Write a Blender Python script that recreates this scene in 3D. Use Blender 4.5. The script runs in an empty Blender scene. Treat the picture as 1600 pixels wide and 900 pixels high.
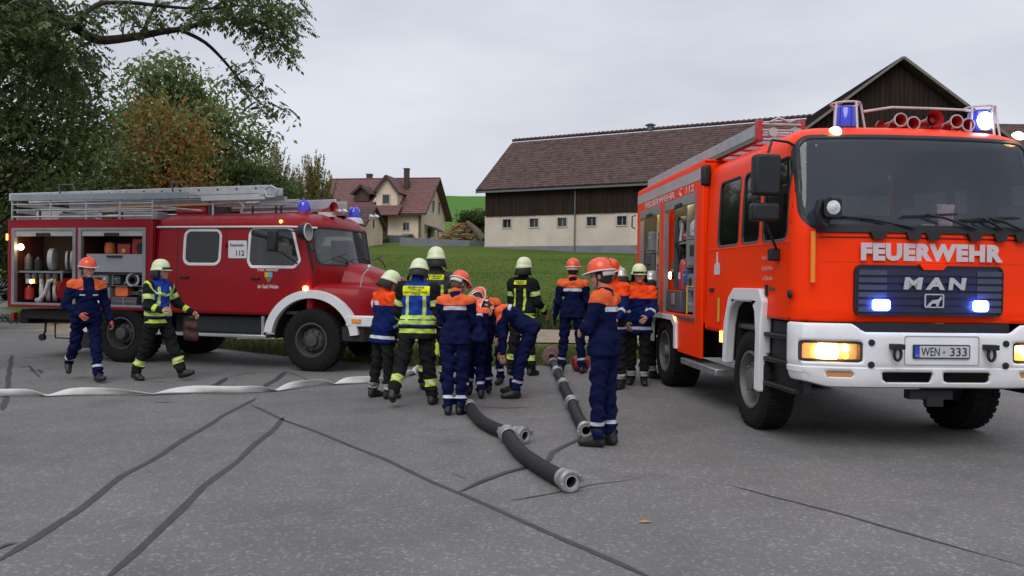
import bpy, bmesh, math, random
import numpy as np
from mathutils import Vector, Matrix, geometry
from mathutils.bvhtree import BVHTree
R = math.radians
random.seed(7); RNG = np.random.default_rng(7)
SC = bpy.context.scene; COL = SC.collection
# ---------------------------------------------------------------- camera
CAM_H = 1.5; FPX = 1256.0
cd = bpy.data.cameras.new('camera'); cam = bpy.data.objects.new('camera', cd); COL.objects.link(cam); SC.camera = cam
cd.sensor_width = 36.0; cd.lens = FPX / 1600 * 36.0; cd.clip_start = 0.05; cd.clip_end = 3000
CM = Matrix.Rotation(R(90 - 0.55), 4, 'X') @ Matrix.Rotation(R(0.8), 4, 'Z')
cam.matrix_world = Matrix.Translation((0, 0, CAM_H)) @ CM
# ---------------------------------------------------------------- sky, sun, exposure
SUN_EL, SUN_AZ = R(48), R(200)
w = bpy.data.worlds.new('World'); SC.world = w; w.use_nodes = True
nt = w.node_tree; nt.nodes.clear(); N = nt.nodes.new; L = nt.links.new
out = N('ShaderNodeOutputWorld'); bg = N('ShaderNodeBackground'); L(bg.outputs[0], out.inputs[0])
sky = N('ShaderNodeTexSky'); sky.sky_type = 'NISHITA'; sky.sun_disc = False
sky.sun_elevation = SUN_EL; sky.sun_rotation = SUN_AZ; sky.dust_density = 3
hsv = N('ShaderNodeHueSaturation'); hsv.inputs['Saturation'].default_value = 0.35; L(sky.outputs[0], hsv.inputs['Color'])
tc = N('ShaderNodeTexCoord'); mp = N('ShaderNodeMapping'); mp.inputs['Scale'].default_value = (1.1, 1.1, 3.6)
L(tc.outputs['Generated'], mp.inputs['Vector'])
nz = N('ShaderNodeTexNoise'); nz.inputs['Scale'].default_value = 1.6; nz.inputs['Detail'].default_value = 5; nz.inputs['Roughness'].default_value = .5
L(mp.outputs[0], nz.inputs['Vector'])
cr = N('ShaderNodeValToRGB'); cr.color_ramp.elements[0].position = .30; cr.color_ramp.elements[1].position = .70
cr.color_ramp.elements[0].color = (4.2, 4.5, 5.3, 1); cr.color_ramp.elements[1].color = (7.1, 7.35, 8.1, 1)
L(nz.outputs['Fac'], cr.inputs[0])
# an overcast sky grows brighter towards the zenith
sp = N('ShaderNodeSeparateXYZ'); L(tc.outputs['Generated'], sp.inputs[0])
mr = N('ShaderNodeMapRange'); mr.inputs[1].default_value = 0.12; mr.inputs[2].default_value = 1; mr.inputs[3].default_value = 1.0; mr.inputs[4].default_value = 1.5
L(sp.outputs['Z'], mr.inputs[0])
vm = N('ShaderNodeVectorMath'); vm.operation = 'SCALE'; L(cr.outputs[0], vm.inputs[0]); L(mr.outputs[0], vm.inputs['Scale'])
mx = N('ShaderNodeMix'); mx.data_type = 'RGBA'; mx.inputs[0].default_value = 0.9
L(hsv.outputs[0], mx.inputs[6]); L(vm.outputs[0], mx.inputs[7]); L(mx.outputs[2], bg.inputs[0]); bg.inputs[1].default_value = 0.1
sd = bpy.data.lights.new('sun', 'SUN'); sun = bpy.data.objects.new('sun', sd); COL.objects.link(sun)
sd.energy = 1.25; sd.angle = R(40); sd.color = (1, .97, .93)
sun.rotation_euler = (R(90) - SUN_EL, 0, R(180) - SUN_AZ + R(0)); sun.location = (-10, -20, 40)
SC.view_settings.view_transform = 'Standard'; SC.view_settings.look = 'None'; SC.view_settings.gamma = 1.0
SC.view_settings.exposure = 0.12
SC.cycles.max_bounces = 6; SC.cycles.transparent_max_bounces = 12; SC.cycles.sample_clamp_indirect = 4
SC.cycles.use_denoising = True

# ---------------------------------------------------------------- picture <-> place
def ray(u, v):
    return (CM.to_3x3() @ Vector(((u - 800) / FPX, (450 - v) / FPX, -1)))
def at(u, v, Y):
    d = ray(u, v); d = d / d.y * Y; return Vector((d.x, d.y, d.z + CAM_H))
def gr(u, v, z=0.0):
    d = ray(u, v); t = (z - CAM_H) / d.z; return Vector((d.x * t, d.y * t, z))

# ---------------------------------------------------------------- materials
MATS = {}
def pm(name, col, rough=.55, metal=0., var=.12, scale=6., bump=0., bscale=80., coat=0., emit=None, es=0., spec=.5, dirt=0., dirtcol=(.10, .085, .07), stretch=None, sheen=0.):
    if name in MATS: return MATS[name]
    m = bpy.data.materials.new(name); m.use_nodes = True; t = m.node_tree; b = t.nodes['Principled BSDF']; n = t.nodes.new; l = t.links.new
    b.inputs['Base Color'].default_value = (*col, 1); b.inputs['Roughness'].default_value = rough; b.inputs['Metallic'].default_value = metal
    b.inputs['Specular IOR Level'].default_value = spec; b.inputs['Coat Weight'].default_value = coat; b.inputs['Coat Roughness'].default_value = .08
    if sheen: b.inputs['Sheen Weight'].default_value = sheen
    c = n('ShaderNodeTexCoord'); src = c.outputs['Object']
    if stretch:
        q = n('ShaderNodeMapping'); q.inputs['Scale'].default_value = stretch; l(src, q.inputs[0]); src = q.outputs[0]
    last = None
    if var:
        z = n('ShaderNodeTexNoise'); z.inputs['Scale'].default_value = scale; z.inputs['Detail'].default_value = 6; l(src, z.inputs['Vector'])
        mr = n('ShaderNodeMapRange'); mr.inputs[1].default_value = .3; mr.inputs[2].default_value = .7; mr.inputs[3].default_value = 1 - var; mr.inputs[4].default_value = 1 + var
        l(z.outputs['Fac'], mr.inputs[0])
        mm = n('ShaderNodeVectorMath'); mm.operation = 'SCALE'; mm.inputs[0].default_value = col; l(mr.outputs[0], mm.inputs['Scale']); last = mm.outputs[0]
        r2 = n('ShaderNodeMapRange'); r2.inputs[3].default_value = max(0, rough - .08); r2.inputs[4].default_value = min(1, rough + .12); l(z.outputs['Fac'], r2.inputs[0]); l(r2.outputs[0], b.inputs['Roughness'])
    if dirt:
        z2 = n('ShaderNodeTexNoise'); z2.inputs['Scale'].default_value = scale * 1.7; z2.inputs['Detail'].default_value = 9; z2.inputs['Roughness'].default_value = .7; l(src, z2.inputs['Vector'])
        m2 = n('ShaderNodeMapRange'); m2.inputs[1].default_value = .5; m2.inputs[2].default_value = .75; m2.inputs[4].default_value = dirt; l(z2.outputs['Fac'], m2.inputs[0])
        x = n('ShaderNodeMix'); x.data_type = 'RGBA'; l(m2.outputs[0], x.inputs[0]); x.inputs[7].default_value = (*dirtcol, 1)
        if last: l(last, x.inputs[6])
        else: x.inputs[6].default_value = (*col, 1)
        last = x.outputs[2]
    if last: l(last, b.inputs['Base Color'])
    if bump:
        z3 = n('ShaderNodeTexNoise'); z3.inputs['Scale'].default_value = bscale; z3.inputs['Detail'].default_value = 4; l(src, z3.inputs['Vector'])
        bp = n('ShaderNodeBump'); bp.inputs['Strength'].default_value = bump; bp.inputs['Distance'].default_value = .02; l(z3.outputs['Fac'], bp.inputs['Height']); l(bp.outputs[0], b.inputs['Normal'])
    if emit: b.inputs['Emission Color'].default_value = (*emit, 1); b.inputs['Emission Strength'].default_value = es
    MATS[name] = m; return m
def glassmat(name, tint=(.25, .3, .33), haze=.1, hazecol=(.25, .28, .32), rough=.03):
    if name in MATS: return MATS[name]
    m = bpy.data.materials.new(name); m.use_nodes = True; t = m.node_tree; t.nodes.clear(); n = t.nodes.new; l = t.links.new
    o = n('ShaderNodeOutputMaterial'); tr = n('ShaderNodeBsdfTransparent'); tr.inputs[0].default_value = (*tint, 1)
    gl = n('ShaderNodeBsdfGlossy'); gl.inputs['Roughness'].default_value = rough; df = n('ShaderNodeBsdfDiffuse'); df.inputs[0].default_value = (*hazecol, 1)
    fr = n('ShaderNodeFresnel'); fr.inputs[0].default_value = 1.62
    a = n('ShaderNodeMixShader'); z = n('ShaderNodeTexNoise'); z.inputs['Scale'].default_value = 3
    mr = n('ShaderNodeMapRange'); mr.inputs[3].default_value = haze * .6; mr.inputs[4].default_value = haze * 1.4; l(z.outputs['Fac'], mr.inputs[0]); l(mr.outputs[0], a.inputs[0])
    l(tr.outputs[0], a.inputs[1]); l(df.outputs[0], a.inputs[2]); c = n('ShaderNodeMixShader'); l(fr.outputs[0], c.inputs[0]); l(a.outputs[0], c.inputs[1]); l(gl.outputs[0], c.inputs[2]); l(c.outputs[0], o.inputs[0])
    MATS[name] = m; return m

# ---------------------------------------------------------------- object helpers
def tag(o, label=None, cat=None, group=None, kind=None):
    if label: o['label'] = label
    if cat: o['category'] = cat
    if group: o['group'] = group
    if kind: o['kind'] = kind
    return o
def thing(name, label, cat, loc=(0, 0, 0), rz=0., group=None, mw=None):
    o = bpy.data.objects.new(name, None); COL.objects.link(o); o.empty_display_size = .2
    if mw is not None: o.matrix_world = mw
    else: o.location = loc; o.rotation_euler = (0, 0, rz)
    return tag(o, label, cat, group)
ORD = ['first', 'second', 'third', 'fourth', 'fifth', 'sixth', 'seventh', 'eighth']
def link(name, me, parent=None):
    o = bpy.data.objects.new(name, me); COL.objects.link(o)
    if parent is not None: o.parent = parent
    return o
def copy_tree(o, parent=None, label=None):
    c = o.copy(); COL.objects.link(c)
    if parent is not None: c.parent = parent
    if label: c['label'] = label
    for ch in list(o.children): copy_tree(ch, c)
    return c
def mats_of(m): return list(m) if isinstance(m, (list, tuple)) else [m]
def finish(me, smooth):
    if smooth is None: return
    for p in me.polygons: p.use_smooth = True
    if smooth < 179: me.set_sharp_from_angle(angle=R(smooth))
def npmesh(name, V, T, mat, parent=None, mi=None, smooth=None):
    """fast mesh from arrays of vertices and triangles / quads"""
    V = np.asarray(V, dtype=np.float32); T = np.asarray(T, dtype=np.int32); k = T.shape[1]
    me = bpy.data.meshes.new(name); me.vertices.add(len(V)); me.vertices.foreach_set('co', V.ravel())
    me.loops.add(T.size); me.loops.foreach_set('vertex_index', T.ravel())
    me.polygons.add(len(T)); me.polygons.foreach_set('loop_start', np.arange(0, T.size, k, dtype=np.int32)); me.polygons.foreach_set('loop_total', np.full(len(T), k, dtype=np.int32))
    if mi is not None: me.polygons.foreach_set('material_index', np.asarray(mi, dtype=np.int32))
    for q in mats_of(mat): me.materials.append(q)
    me.update(calc_edges=True)
    if smooth is not None:
        me.polygons.foreach_set('use_smooth', np.ones(len(T), dtype=bool))
        if smooth < 179: me.set_sharp_from_angle(angle=R(smooth))
    return link(name, me, parent)
def basis(d):
    d = Vector(d).normalized(); a = Vector((0, 0, 1)) if abs(d.z) < .9 else Vector((1, 0, 0))
    x = a.cross(d).normalized(); return x, d.cross(x), d
class MB:
    def __init__(s): s.v = []; s.f = []; s.m = []; s.cur = 0
    def face(s, pts):
        b = len(s.v); s.v += [tuple(p) for p in pts]; s.f.append(tuple(range(b, b + len(pts)))); s.m.append(s.cur); return s
    def add(s, V, F):
        b = len(s.v); s.v += [tuple(p) for p in V]
        for f in F: s.f.append(tuple(i + b for i in f)); s.m.append(s.cur)
        return s
    def box(s, c, d, M=None, taper=1.0):
        x, y, z = d[0] / 2, d[1] / 2, d[2] / 2; V = []
        for k in (-1, 1):
            q = taper if k > 0 else 1
            for (i, j) in ((-1, -1), (1, -1), (1, 1), (-1, 1)): V.append(Vector((i * x * q, j * y * q, k * z)))
        if M is not None: V = [M @ p for p in V]
        V = [p + Vector(c) for p in V]
        return s.add(V, [(3, 2, 1, 0), (4, 5, 6, 7), (0, 1, 5, 4), (1, 2, 6, 5), (2, 3, 7, 6), (3, 0, 4, 7)])
    def b2(s, a, b):
        return s.box([(a[i] + b[i]) / 2 for i in range(3)], [abs(b[i] - a[i]) for i in range(3)])
    def grid(s, P, close=False):
        n, m = len(P), len(P[0]); V = [p for r in P for p in r]; F = []
        for i in range(n - 1):
            for j in range(m if close else m - 1): F.append((i * m + j, i * m + (j + 1) % m, (i + 1) * m + (j + 1) % m, (i + 1) * m + j))
        return s.add(V, F)
    def tube(s, pts, r, n=8, caps=True, flat=1.0):
        pts = [Vector(p) for p in pts]; k = len(pts); rr = r if isinstance(r, (list, tuple)) else [r] * k
        P = []; x = None
        for i, p in enumerate(pts):
            d = (pts[min(i + 1, k - 1)] - pts[max(i - 1, 0)])
            if d.length < 1e-9: d = Vector((0, 0, 1))
            d.normalize()
            if x is None: x, y, _ = basis(d)
            else:
                x = (x - d * x.dot(d)); x = x.normalized() if x.length > 1e-6 else basis(d)[0]; y = d.cross(x)
            P.append([p + x * (math.cos(2 * math.pi * j / n) * rr[i]) + y * (math.sin(2 * math.pi * j / n) * rr[i] * flat) for j in range(n)])
        b = len(s.v); s.grid(P, True)
        if caps:
            s.f.append(tuple(b + j for j in reversed(range(n)))); s.m.append(s.cur)
            s.f.append(tuple(b + (k - 1) * n + j for j in range(n))); s.m.append(s.cur)
        return s
    def cyl(s, a, b, r0, r1=None, n=16): return s.tube([a, b], [r0, r0 if r1 is None else r1], n)
    def lathe(s, prof, c=(0, 0, 0), ax=(0, 0, 1), n=24, sx=1.0):
        x, y, d = basis(ax); c = Vector(c); P = []
        for (r, h) in prof: P.append([c + d * h + x * (math.cos(2 * math.pi * j / n) * r * sx) + y * (math.sin(2 * math.pi * j / n) * r) for j in range(n)])
        return s.grid(P, True)
    def prism(s, out, t, M, holes=()):
        """outline (a,b) extruded by t along c, placed by M (callable or Matrix)"""
        f = M if callable(M) else (lambda a, b, c: M @ Vector((a, b, c)))
        loops = [out] + list(holes); tes = geometry.tessellate_polygon([[Vector((a, b, 0)) for a, b in lp] for lp in loops])
        flat = [p for lp in loops for p in lp]; n = len(flat)
        V = [f(a, b, 0) for a, b in flat] + [f(a, b, t) for a, b in flat]
        F = []
        for tr in tes:
            (x0, y0), (x1, y1), (x2, y2) = [flat[i] for i in tr]
            ccw = (x1 - x0) * (y2 - y0) - (x2 - x0) * (y1 - y0) > 0
            tr = tuple(tr) if ccw else tuple(reversed(tr))
            F.append(tuple(reversed(tr))); F.append(tuple(i + n for i in tr))
        o = 0
        for k, lp in enumerate(loops):
            m = len(lp); A = sum(lp[i][0] * lp[(i + 1) % m][1] - lp[(i + 1) % m][0] * lp[i][1] for i in range(m)); pos = (A > 0) == (k == 0)
            for i in range(m):
                a, b = o + i, o + (i + 1) % m; q = (a, b, b + n, a + n); F.append(q if pos else tuple(reversed(q)))
            o += m
        return s.add(V, F)
    def build(s, name, mat, parent=None, bevel=0., smooth=40, seg=2, recalc=False):
        me = bpy.data.meshes.new(name); me.from_pydata(s.v, [], s.f)
        for q in mats_of(mat): me.materials.append(q)
        if len(mats_of(mat)) > 1: me.polygons.foreach_set('material_index', s.m)
        if recalc:
            bm = bmesh.new(); bm.from_mesh(me); bmesh.ops.remove_doubles(bm, verts=bm.verts, dist=1e-5); bmesh.ops.recalc_face_normals(bm, faces=bm.faces); bm.to_mesh(me); bm.free()
        me.update(); finish(me, smooth); o = link(name, me, parent)
        if bevel:
            md = o.modifiers.new('bevel', 'BEVEL'); md.width = bevel; md.segments = seg; md.limit_method = 'ANGLE'; md.angle_limit = R(40); md.harden_normals = False
        return o
def MXY(o, a, b, c):
    """matrix whose local axes a, b, c sit at o"""
    m = Matrix((Vector(a), Vector(b), Vector(c))).transposed().to_4x4(); m.translation = Vector(o); return m
def rrect(x0, y0, x1, y1, r, n=5):
    P = []
    for (cx, cy, a0) in ((x1 - r, y1 - r, 0), (x0 + r, y1 - r, 90), (x0 + r, y0 + r, 180), (x1 - r, y0 + r, 270)):
        for i in range(n + 1): a = R(a0 + 90 * i / n); P.append((cx + r * math.cos(a), cy + r * math.sin(a)))
    return P
def rect(x0, y0, x1, y1): return [(x0, y0), (x1, y0), (x1, y1), (x0, y1)]
def textmesh(name, s, size, mat, parent, M, ext=.002, off=0., width=None, sx=1.0, align='CENTER', space=1.0, shear=0.):
    c = bpy.data.curves.new(name, 'FONT'); c.body = s; c.size = size; c.extrude = ext; c.offset = off; c.align_x = align; c.align_y = 'CENTER'; c.space_character = space; c.resolution_u = 3; c.shear = shear; c.fill_mode = 'BOTH'
    o = bpy.data.objects.new(name, c); COL.objects.link(o); dg = bpy.context.evaluated_depsgraph_get(); dg.update()
    me = bpy.data.meshes.new_from_object(o.evaluated_get(dg)); bpy.data.objects.remove(o); bpy.data.curves.remove(c)
    xs = [v.co.x for v in me.vertices]
    if width and xs:
        wv = max(xs) - min(xs); sx = width / wv
    ys = [v.co.y for v in me.vertices]; cy = (max(ys) + min(ys)) / 2 if ys else 0; cx = (max(xs) + min(xs)) / 2 if xs and align == 'CENTER' else 0
    for v in me.vertices: v.co = M @ Vector(((v.co.x - cx) * sx, v.co.y - cy, v.co.z))
    me.name = name; me.materials.clear(); me.materials.append(mat); return link(name, me, parent)
# ---------------------------------------------------------------- cutting meshes by a scalar field
def cut(V, T, F, mi):
    """split triangles where field F(V) changes sign; returns V,T,mi,inside"""
    f = F(V); f = np.where(np.abs(f) < 1e-6, 1e-6, f); s = f[T] < 0; k = s.sum(1); whole = (k == 0) | (k == 3)
    T0 = T[whole]; m0 = mi[whole]; i0 = k[whole] == 3
    Tc = T[~whole]; mc = mi[~whole]; sc = s[~whole]; kc = k[~whole]
    if len(Tc) == 0: return V, T0, m0, i0
    odd = np.where(kc[:, None] == 1, sc, ~sc); r = odd.argmax(1); idx = (r[:, None] + np.arange(3)) % 3; Tc = np.take_along_axis(Tc, idx, 1)
    a, b, c = Tc.T
    def edge(p, q):
        lo = np.minimum(p, q); hi = np.maximum(p, q); return lo.astype(np.int64) * (len(V) + 1) + hi
    e = np.concatenate([edge(a, b), edge(a, c)]); ue, inv = np.unique(e, return_inverse=True)
    lo = ue // (len(V) + 1); hi = ue % (len(V) + 1); t = f[lo] / (f[lo] - f[hi]); nv = V[lo] + (V[hi] - V[lo]) * t[:, None]
    ab = inv[:len(Tc)] + len(V); ac = inv[len(Tc):] + len(V)
    T1 = np.stack([a, ab, ac], 1); T2 = np.stack([ab, b, c], 1); T3 = np.stack([ab, c, ac], 1); ins = kc == 1
    return (np.vstack([V, nv]), np.vstack([T0, T1, T2, T3]), np.concatenate([m0, mc, mc, mc]), np.concatenate([i0, ins, ~ins, ~ins]))
def layers(V, T, ls, base=0):
    V = np.asarray(V, float); T = np.asarray(T); mi = np.full(len(T), base)
    for F, m in ls:
        V, T, mi, ins = cut(V, T, F, mi); mi = np.where(ins & (mi >= 0) if m >= 0 else ins, m, mi)
    return V, T, mi
def compact(V, T):
    u, inv = np.unique(T, return_inverse=True); return V[u], inv.reshape(T.shape)
def gridtri(P):
    n, m = P.shape[:2]; i = np.arange(n * m).reshape(n, m); a, b, c, d = i[:-1, :-1].ravel(), i[:-1, 1:].ravel(), i[1:, 1:].ravel(), i[1:, :-1].ravel()
    return P.reshape(-1, 3), np.vstack([np.stack([a, b, c], 1), np.stack([a, c, d], 1)])
def sd_rr(x, y, x0, y0, x1, y1, r):
    qx = np.abs(x - (x0 + x1) / 2) - (x1 - x0) / 2 + r; qy = np.abs(y - (y0 + y1) / 2) - (y1 - y0) / 2 + r
    return np.minimum(np.maximum(qx, qy), 0) + np.hypot(np.maximum(qx, 0), np.maximum(qy, 0)) - r
def sd_poly(x, y, pts):
    d = np.full(x.shape, 1e9); s = np.ones(x.shape); n = len(pts)
    for i in range(n):
        ax, ay = pts[i]; bx, by = pts[i - 1]; ex, ey = bx - ax, by - ay; wx, wy = x - ax, y - ay
        t = np.clip((wx * ex + wy * ey) / (ex * ex + ey * ey), 0, 1); d = np.minimum(d, (wx - ex * t) ** 2 + (wy - ey * t) ** 2)
        c1 = y >= ay; c2 = y < by; c3 = ex * wy > ey * wx; flip = (c1 & c2 & c3) | (~c1 & ~c2 & ~c3); s = np.where(flip, -s, s)
    return s * np.sqrt(d)
def solid(o, t, off=-1):
    md = o.modifiers.new('thick', 'SOLIDIFY'); md.thickness = t; md.offset = off; return o
# ================================================================ GROUND
def asphalt_mat():
    m = bpy.data.materials.new('asphalt'); m.use_nodes = True; t = m.node_tree; b = t.nodes['Principled BSDF']; n = t.nodes.new; l = t.links.new
    c = n('ShaderNodeTexCoord')
    def noise(s, d=4, r=.6):
        z = n('ShaderNodeTexNoise'); z.inputs['Scale'].default_value = s; z.inputs['Detail'].default_value = d; z.inputs['Roughness'].default_value = r; l(c.outputs['Object'], z.inputs['Vector']); return z.outputs['Fac']
    def ramp(s, a, bb, c0, c1):
        q = n('ShaderNodeMapRange'); q.inputs[1].default_value = a; q.inputs[2].default_value = bb; q.inputs[3].default_value = c0; q.inputs[4].default_value = c1; l(s, q.inputs[0]); return q.outputs[0]
    def mul(a, bb):
        q = n('ShaderNodeMath'); q.operation = 'MULTIPLY'; l(a, q.inputs[0]); l(bb, q.inputs[1]); return q.outputs[0]
    big = ramp(noise(.22, 5), .3, .7, .76, 1.2); mid = ramp(noise(1.6, 7, .7), .3, .7, .86, 1.14); fine = ramp(noise(70, 3, .8), .32, .68, .78, 1.22)
    v = n('ShaderNodeTexVoronoi'); v.inputs['Scale'].default_value = 55; l(c.outputs['Object'], v.inputs['Vector'])
    st = n('ShaderNodeSeparateColor'); l(v.outputs['Color'], st.inputs[0]); stone = ramp(st.outputs[0], .80, 1.0, 1.0, 1.7)
    spot_ = ramp(noise(.9, 3, .5), .60, .72, 1.0, .78); f = mul(mul(mul(big, mid), mul(fine, stone)), spot_); s = n('ShaderNodeVectorMath'); s.operation = 'SCALE'; s.inputs[0].default_value = (.150, .145, .142); l(f, s.inputs['Scale']); l(s.outputs[0], b.inputs['Base Color'])
    b.inputs['Roughness'].default_value = .78; b.inputs['Specular IOR Level'].default_value = .35
    bp = n('ShaderNodeBump'); bp.inputs['Strength'].default_value = .5; bp.inputs['Distance'].default_value = .006; l(noise(110, 3, .7), bp.inputs['Height']); l(bp.outputs[0], b.inputs['Normal']); return m
ASPH = asphalt_mat()
EDGE = [(-70, 118), (-40, 66), (-27, 44), (-17, 27.5), (-12, 21.2), (-8.8, 17.8), (-6.4, 16.9), (-4, 15.0), (-1.75, 13.75), (-.6, 13.9), (.56, 14.15), (1.8, 15.0), (2.9, 15.9), (5, 18), (8, 19.3), (14, 20.5), (40, 22), (90, 24)]
ex = []
for i in range(len(EDGE) - 1):
    a, b = Vector(EDGE[i]), Vector(EDGE[i + 1]); k = max(1, int((b - a).length / .35)) if abs(a.x) < 12 else 4
    for j in range(k):
        p = a.lerp(b, j / k); ex.append((p.x + random.uniform(-.05, .05), p.y + random.uniform(-.07, .07)))
ex.append(EDGE[-1])
asph_out = ex + [(90, -40), (-90, -40), (-90, 118)]
mb = MB(); mb.prism(asph_out[::-1], .06, lambda a, b, c: Vector((a, b, c - .06))); asphalt = mb.build('asphalt_road', ASPH, smooth=None); tag(asphalt, kind='structure')

def edge_y(x): return np.interp(x, [p[0] for p in EDGE], [p[1] for p in EDGE])
def sst(a, b, x): t = np.clip((x - a) / (b - a), 0, 1); return t * t * (3 - 2 * t)
def hgt(x, y):
    x = np.asarray(x, float); y = np.asarray(y, float); yy = np.maximum(y, .1)
    h = .087 * np.clip(y - 26, 0, 70) + .45 * sst(24.6, 26.2, y) + .150 * np.clip(y - 96, 0, 108) + .01 * np.clip(y - 204, 0, 999)
    h = h * sst(-.62, -.42, x / yy)
    e = edge_y(x); h += np.where(y > e, .05 * sst(0, .8, y - e), 0) - .03 * (y <= e) - .25 * np.exp(-((y - 25.4) / .8) ** 2) * (np.abs(x) < 60)
    return h + .04 * np.sin(x * .7 + 1) * np.sin(y * .5) * sst(26, 30, y)
xs = np.unique(np.concatenate([np.linspace(-600, -40, 24), np.arange(-40, 40, .8), np.linspace(40, 600, 24)]))
ys = np.unique(np.concatenate([np.linspace(-300, 10, 12), np.arange(10, 30, .4), np.arange(30, 100, 1.5), np.arange(100, 230, 5), np.linspace(230, 1600, 20)]))
X, Y = np.meshgrid(xs, ys); V, T = gridtri(np.stack([X, Y, hgt(X, Y) - .02], 2))
def meadow_mat():
    m = bpy.data.materials.new('meadow_grass'); m.use_nodes = True; t = m.node_tree; b = t.nodes['Principled BSDF']; n = t.nodes.new; l = t.links.new
    c = n('ShaderNodeTexCoord'); z = n('ShaderNodeTexNoise'); z.inputs['Scale'].default_value = .25; z.inputs['Detail'].default_value = 8; z.inputs['Roughness'].default_value = .7; q = n('ShaderNodeMapping'); q.inputs['Scale'].default_value = (.5, 1.4, 1); l(c.outputs['Object'], q.inputs[0]); l(q.outputs[0], z.inputs['Vector'])
    r = n('ShaderNodeValToRGB'); e = r.color_ramp.elements; e[0].position = .3; e[0].color = (.050, .085, .012, 1); e[1].position = .72; e[1].color = (.125, .145, .032, 1); k = r.color_ramp.elements.new(.5); k.color = (.080, .125, .018, 1); l(z.outputs['Fac'], r.inputs[0])
    # the pasture on the far hill is a fresher green
    s = n('ShaderNodeSeparateXYZ'); l(c.outputs['Object'], s.inputs[0]); mr = n('ShaderNodeMapRange'); mr.inputs[1].default_value = 88; mr.inputs[2].default_value = 100; l(s.outputs['Y'], mr.inputs[0])
    x = n('ShaderNodeMix'); x.data_type = 'RGBA'; l(mr.outputs[0], x.inputs[0]); l(r.outputs[0], x.inputs[6]); x.inputs[7].default_value = (.075, .185, .028, 1); l(x.outputs[2], b.inputs['Base Color']); b.inputs['Roughness'].default_value = .9; b.inputs['Specular IOR Level'].default_value = .1
    z2 = n('ShaderNodeTexNoise'); z2.inputs['Scale'].default_value = 9; z2.inputs['Detail'].default_value = 5; l(c.outputs['Object'], z2.inputs['Vector']); bp = n('ShaderNodeBump'); bp.inputs['Strength'].default_value = .8; bp.inputs['Distance'].default_value = .12; l(z2.outputs['Fac'], bp.inputs['Height']); l(bp.outputs[0], b.inputs['Normal']); return m
ground = npmesh('meadow', V, T, meadow_mat(), smooth=180); tag(ground, kind='structure')
# gravel path beyond the verge
PTH = pm('path_gravel', (.27, .225, .165), rough=.95, var=.22, scale=3, bump=.5, bscale=60, spec=.1)
px_ = np.arange(-20, 40, 1.); P = np.zeros((len(px_), 6, 3))
for j, yy in enumerate(np.linspace(18.6, 24.2, 6)):
    jit = .15 * np.sin(px_ * 1.3 + j) if j in (0, 5) else 0
    P[:, j, 0] = px_; P[:, j, 1] = yy + jit + np.maximum(0, px_ - 3) * .3; P[:, j, 2] = hgt(px_, P[:, j, 1]) + .012
V, T = gridtri(P.transpose(1, 0, 2)); tag(npmesh('gravel_path', V, T, PTH, smooth=180), kind='structure')
# tar seams and cracks, sheets a few mm above the asphalt
SEAM = pm('tar_seam', (.055, .054, .060), rough=.6, var=.25, scale=9, bump=.3, bscale=60, spec=.35)
CRK = pm('asphalt_crack', (.06, .057, .054), rough=.9, var=.3, scale=14)
def seam(pts, wd, name='tar_seam', mat=SEAM, jit=.22, z=.004):
    P = [gr(u, v) for u, v in pts]; Q = []
    for i in range(len(P) - 1):
        k = max(2, int((P[i + 1] - P[i]).length / .07))
        for j in range(k): Q.append(P[i].lerp(P[i + 1], j / k))
    Q.append(P[-1]); rows = []; a = b = 0
    for i, p in enumerate(Q):
        d = (Q[min(i + 1, len(Q) - 1)] - Q[max(i - 1, 0)]).normalized(); nn = Vector((-d.y, d.x, 0)); a = a * .8 + random.uniform(-1, 1) * .45; b = b * .8 + random.uniform(-1, 1) * .45
        e = min(1, i / 4 + .15, (len(Q) - 1 - i) / 4 + .15); c = nn * (math.sin(i * .31) * wd * .15)
        rows.append([p + c + nn * wd * e * (.5 + jit * a * .5) + Vector((0, 0, z)), p + c - nn * wd * e * (.5 + jit * b * .5) + Vector((0, 0, z))])
    o = MB().grid(rows).build(name, mat, asphalt, smooth=None); return o
seam([(-10, 882), (60, 840), (125, 795), (190, 745), (235, 720), (280, 692), (345, 652), (400, 622)], .055)
seam([(158, 912), (220, 860), (272, 805), (320, 760), (370, 720), (420, 677), (445, 652)], .058)
seam([(392, 633), (440, 655), (520, 685), (600, 718), (680, 755), (760, 790), (840, 825), (930, 865), (1030, 910)], .042)
seam([(717, 770), (750, 755), (792, 739), (814, 733), (855, 720), (864, 707), (905, 687), (918, 680)], .05, z=.008)
seam([(410, 608), (425, 597), (448, 581)], .09); seam([(330, 608), (342, 600), (352, 590)], .10)
seam([(18, 555), (12, 600), (5, 642)], .06); seam([(-10, 862), (12, 852), (28, 850)], .05, z=.008)
seam([(30, 575), (45, 572), (62, 590)], .04); seam([(38, 580), (60, 578), (66, 584)], .05, z=.008); seam([(235, 597), (262, 597)], .10); seam([(240, 629), (268, 629)], .07)
seam([(1135, 757), (1200, 775), (1320, 805), (1440, 840), (1610, 888)], .02, 'asphalt_crack', CRK, .8)
seam([(790, 784), (860, 772), (930, 757), (1000, 748)], .018, 'asphalt_crack', CRK, .9)
seam([(700, 738), (725, 748), (760, 750)], .014, 'asphalt_crack', CRK, .9, z=.008); seam([(745, 636), (790, 638), (835, 636)], .03, 'asphalt_crack', CRK, .8)
seam([(352, 590), (385, 584), (412, 580)], .02, 'asphalt_crack', CRK, .9); seam([(448, 581), (500, 600), (560, 596)], .02, 'asphalt_crack', CRK, .9, z=.006)
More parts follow.
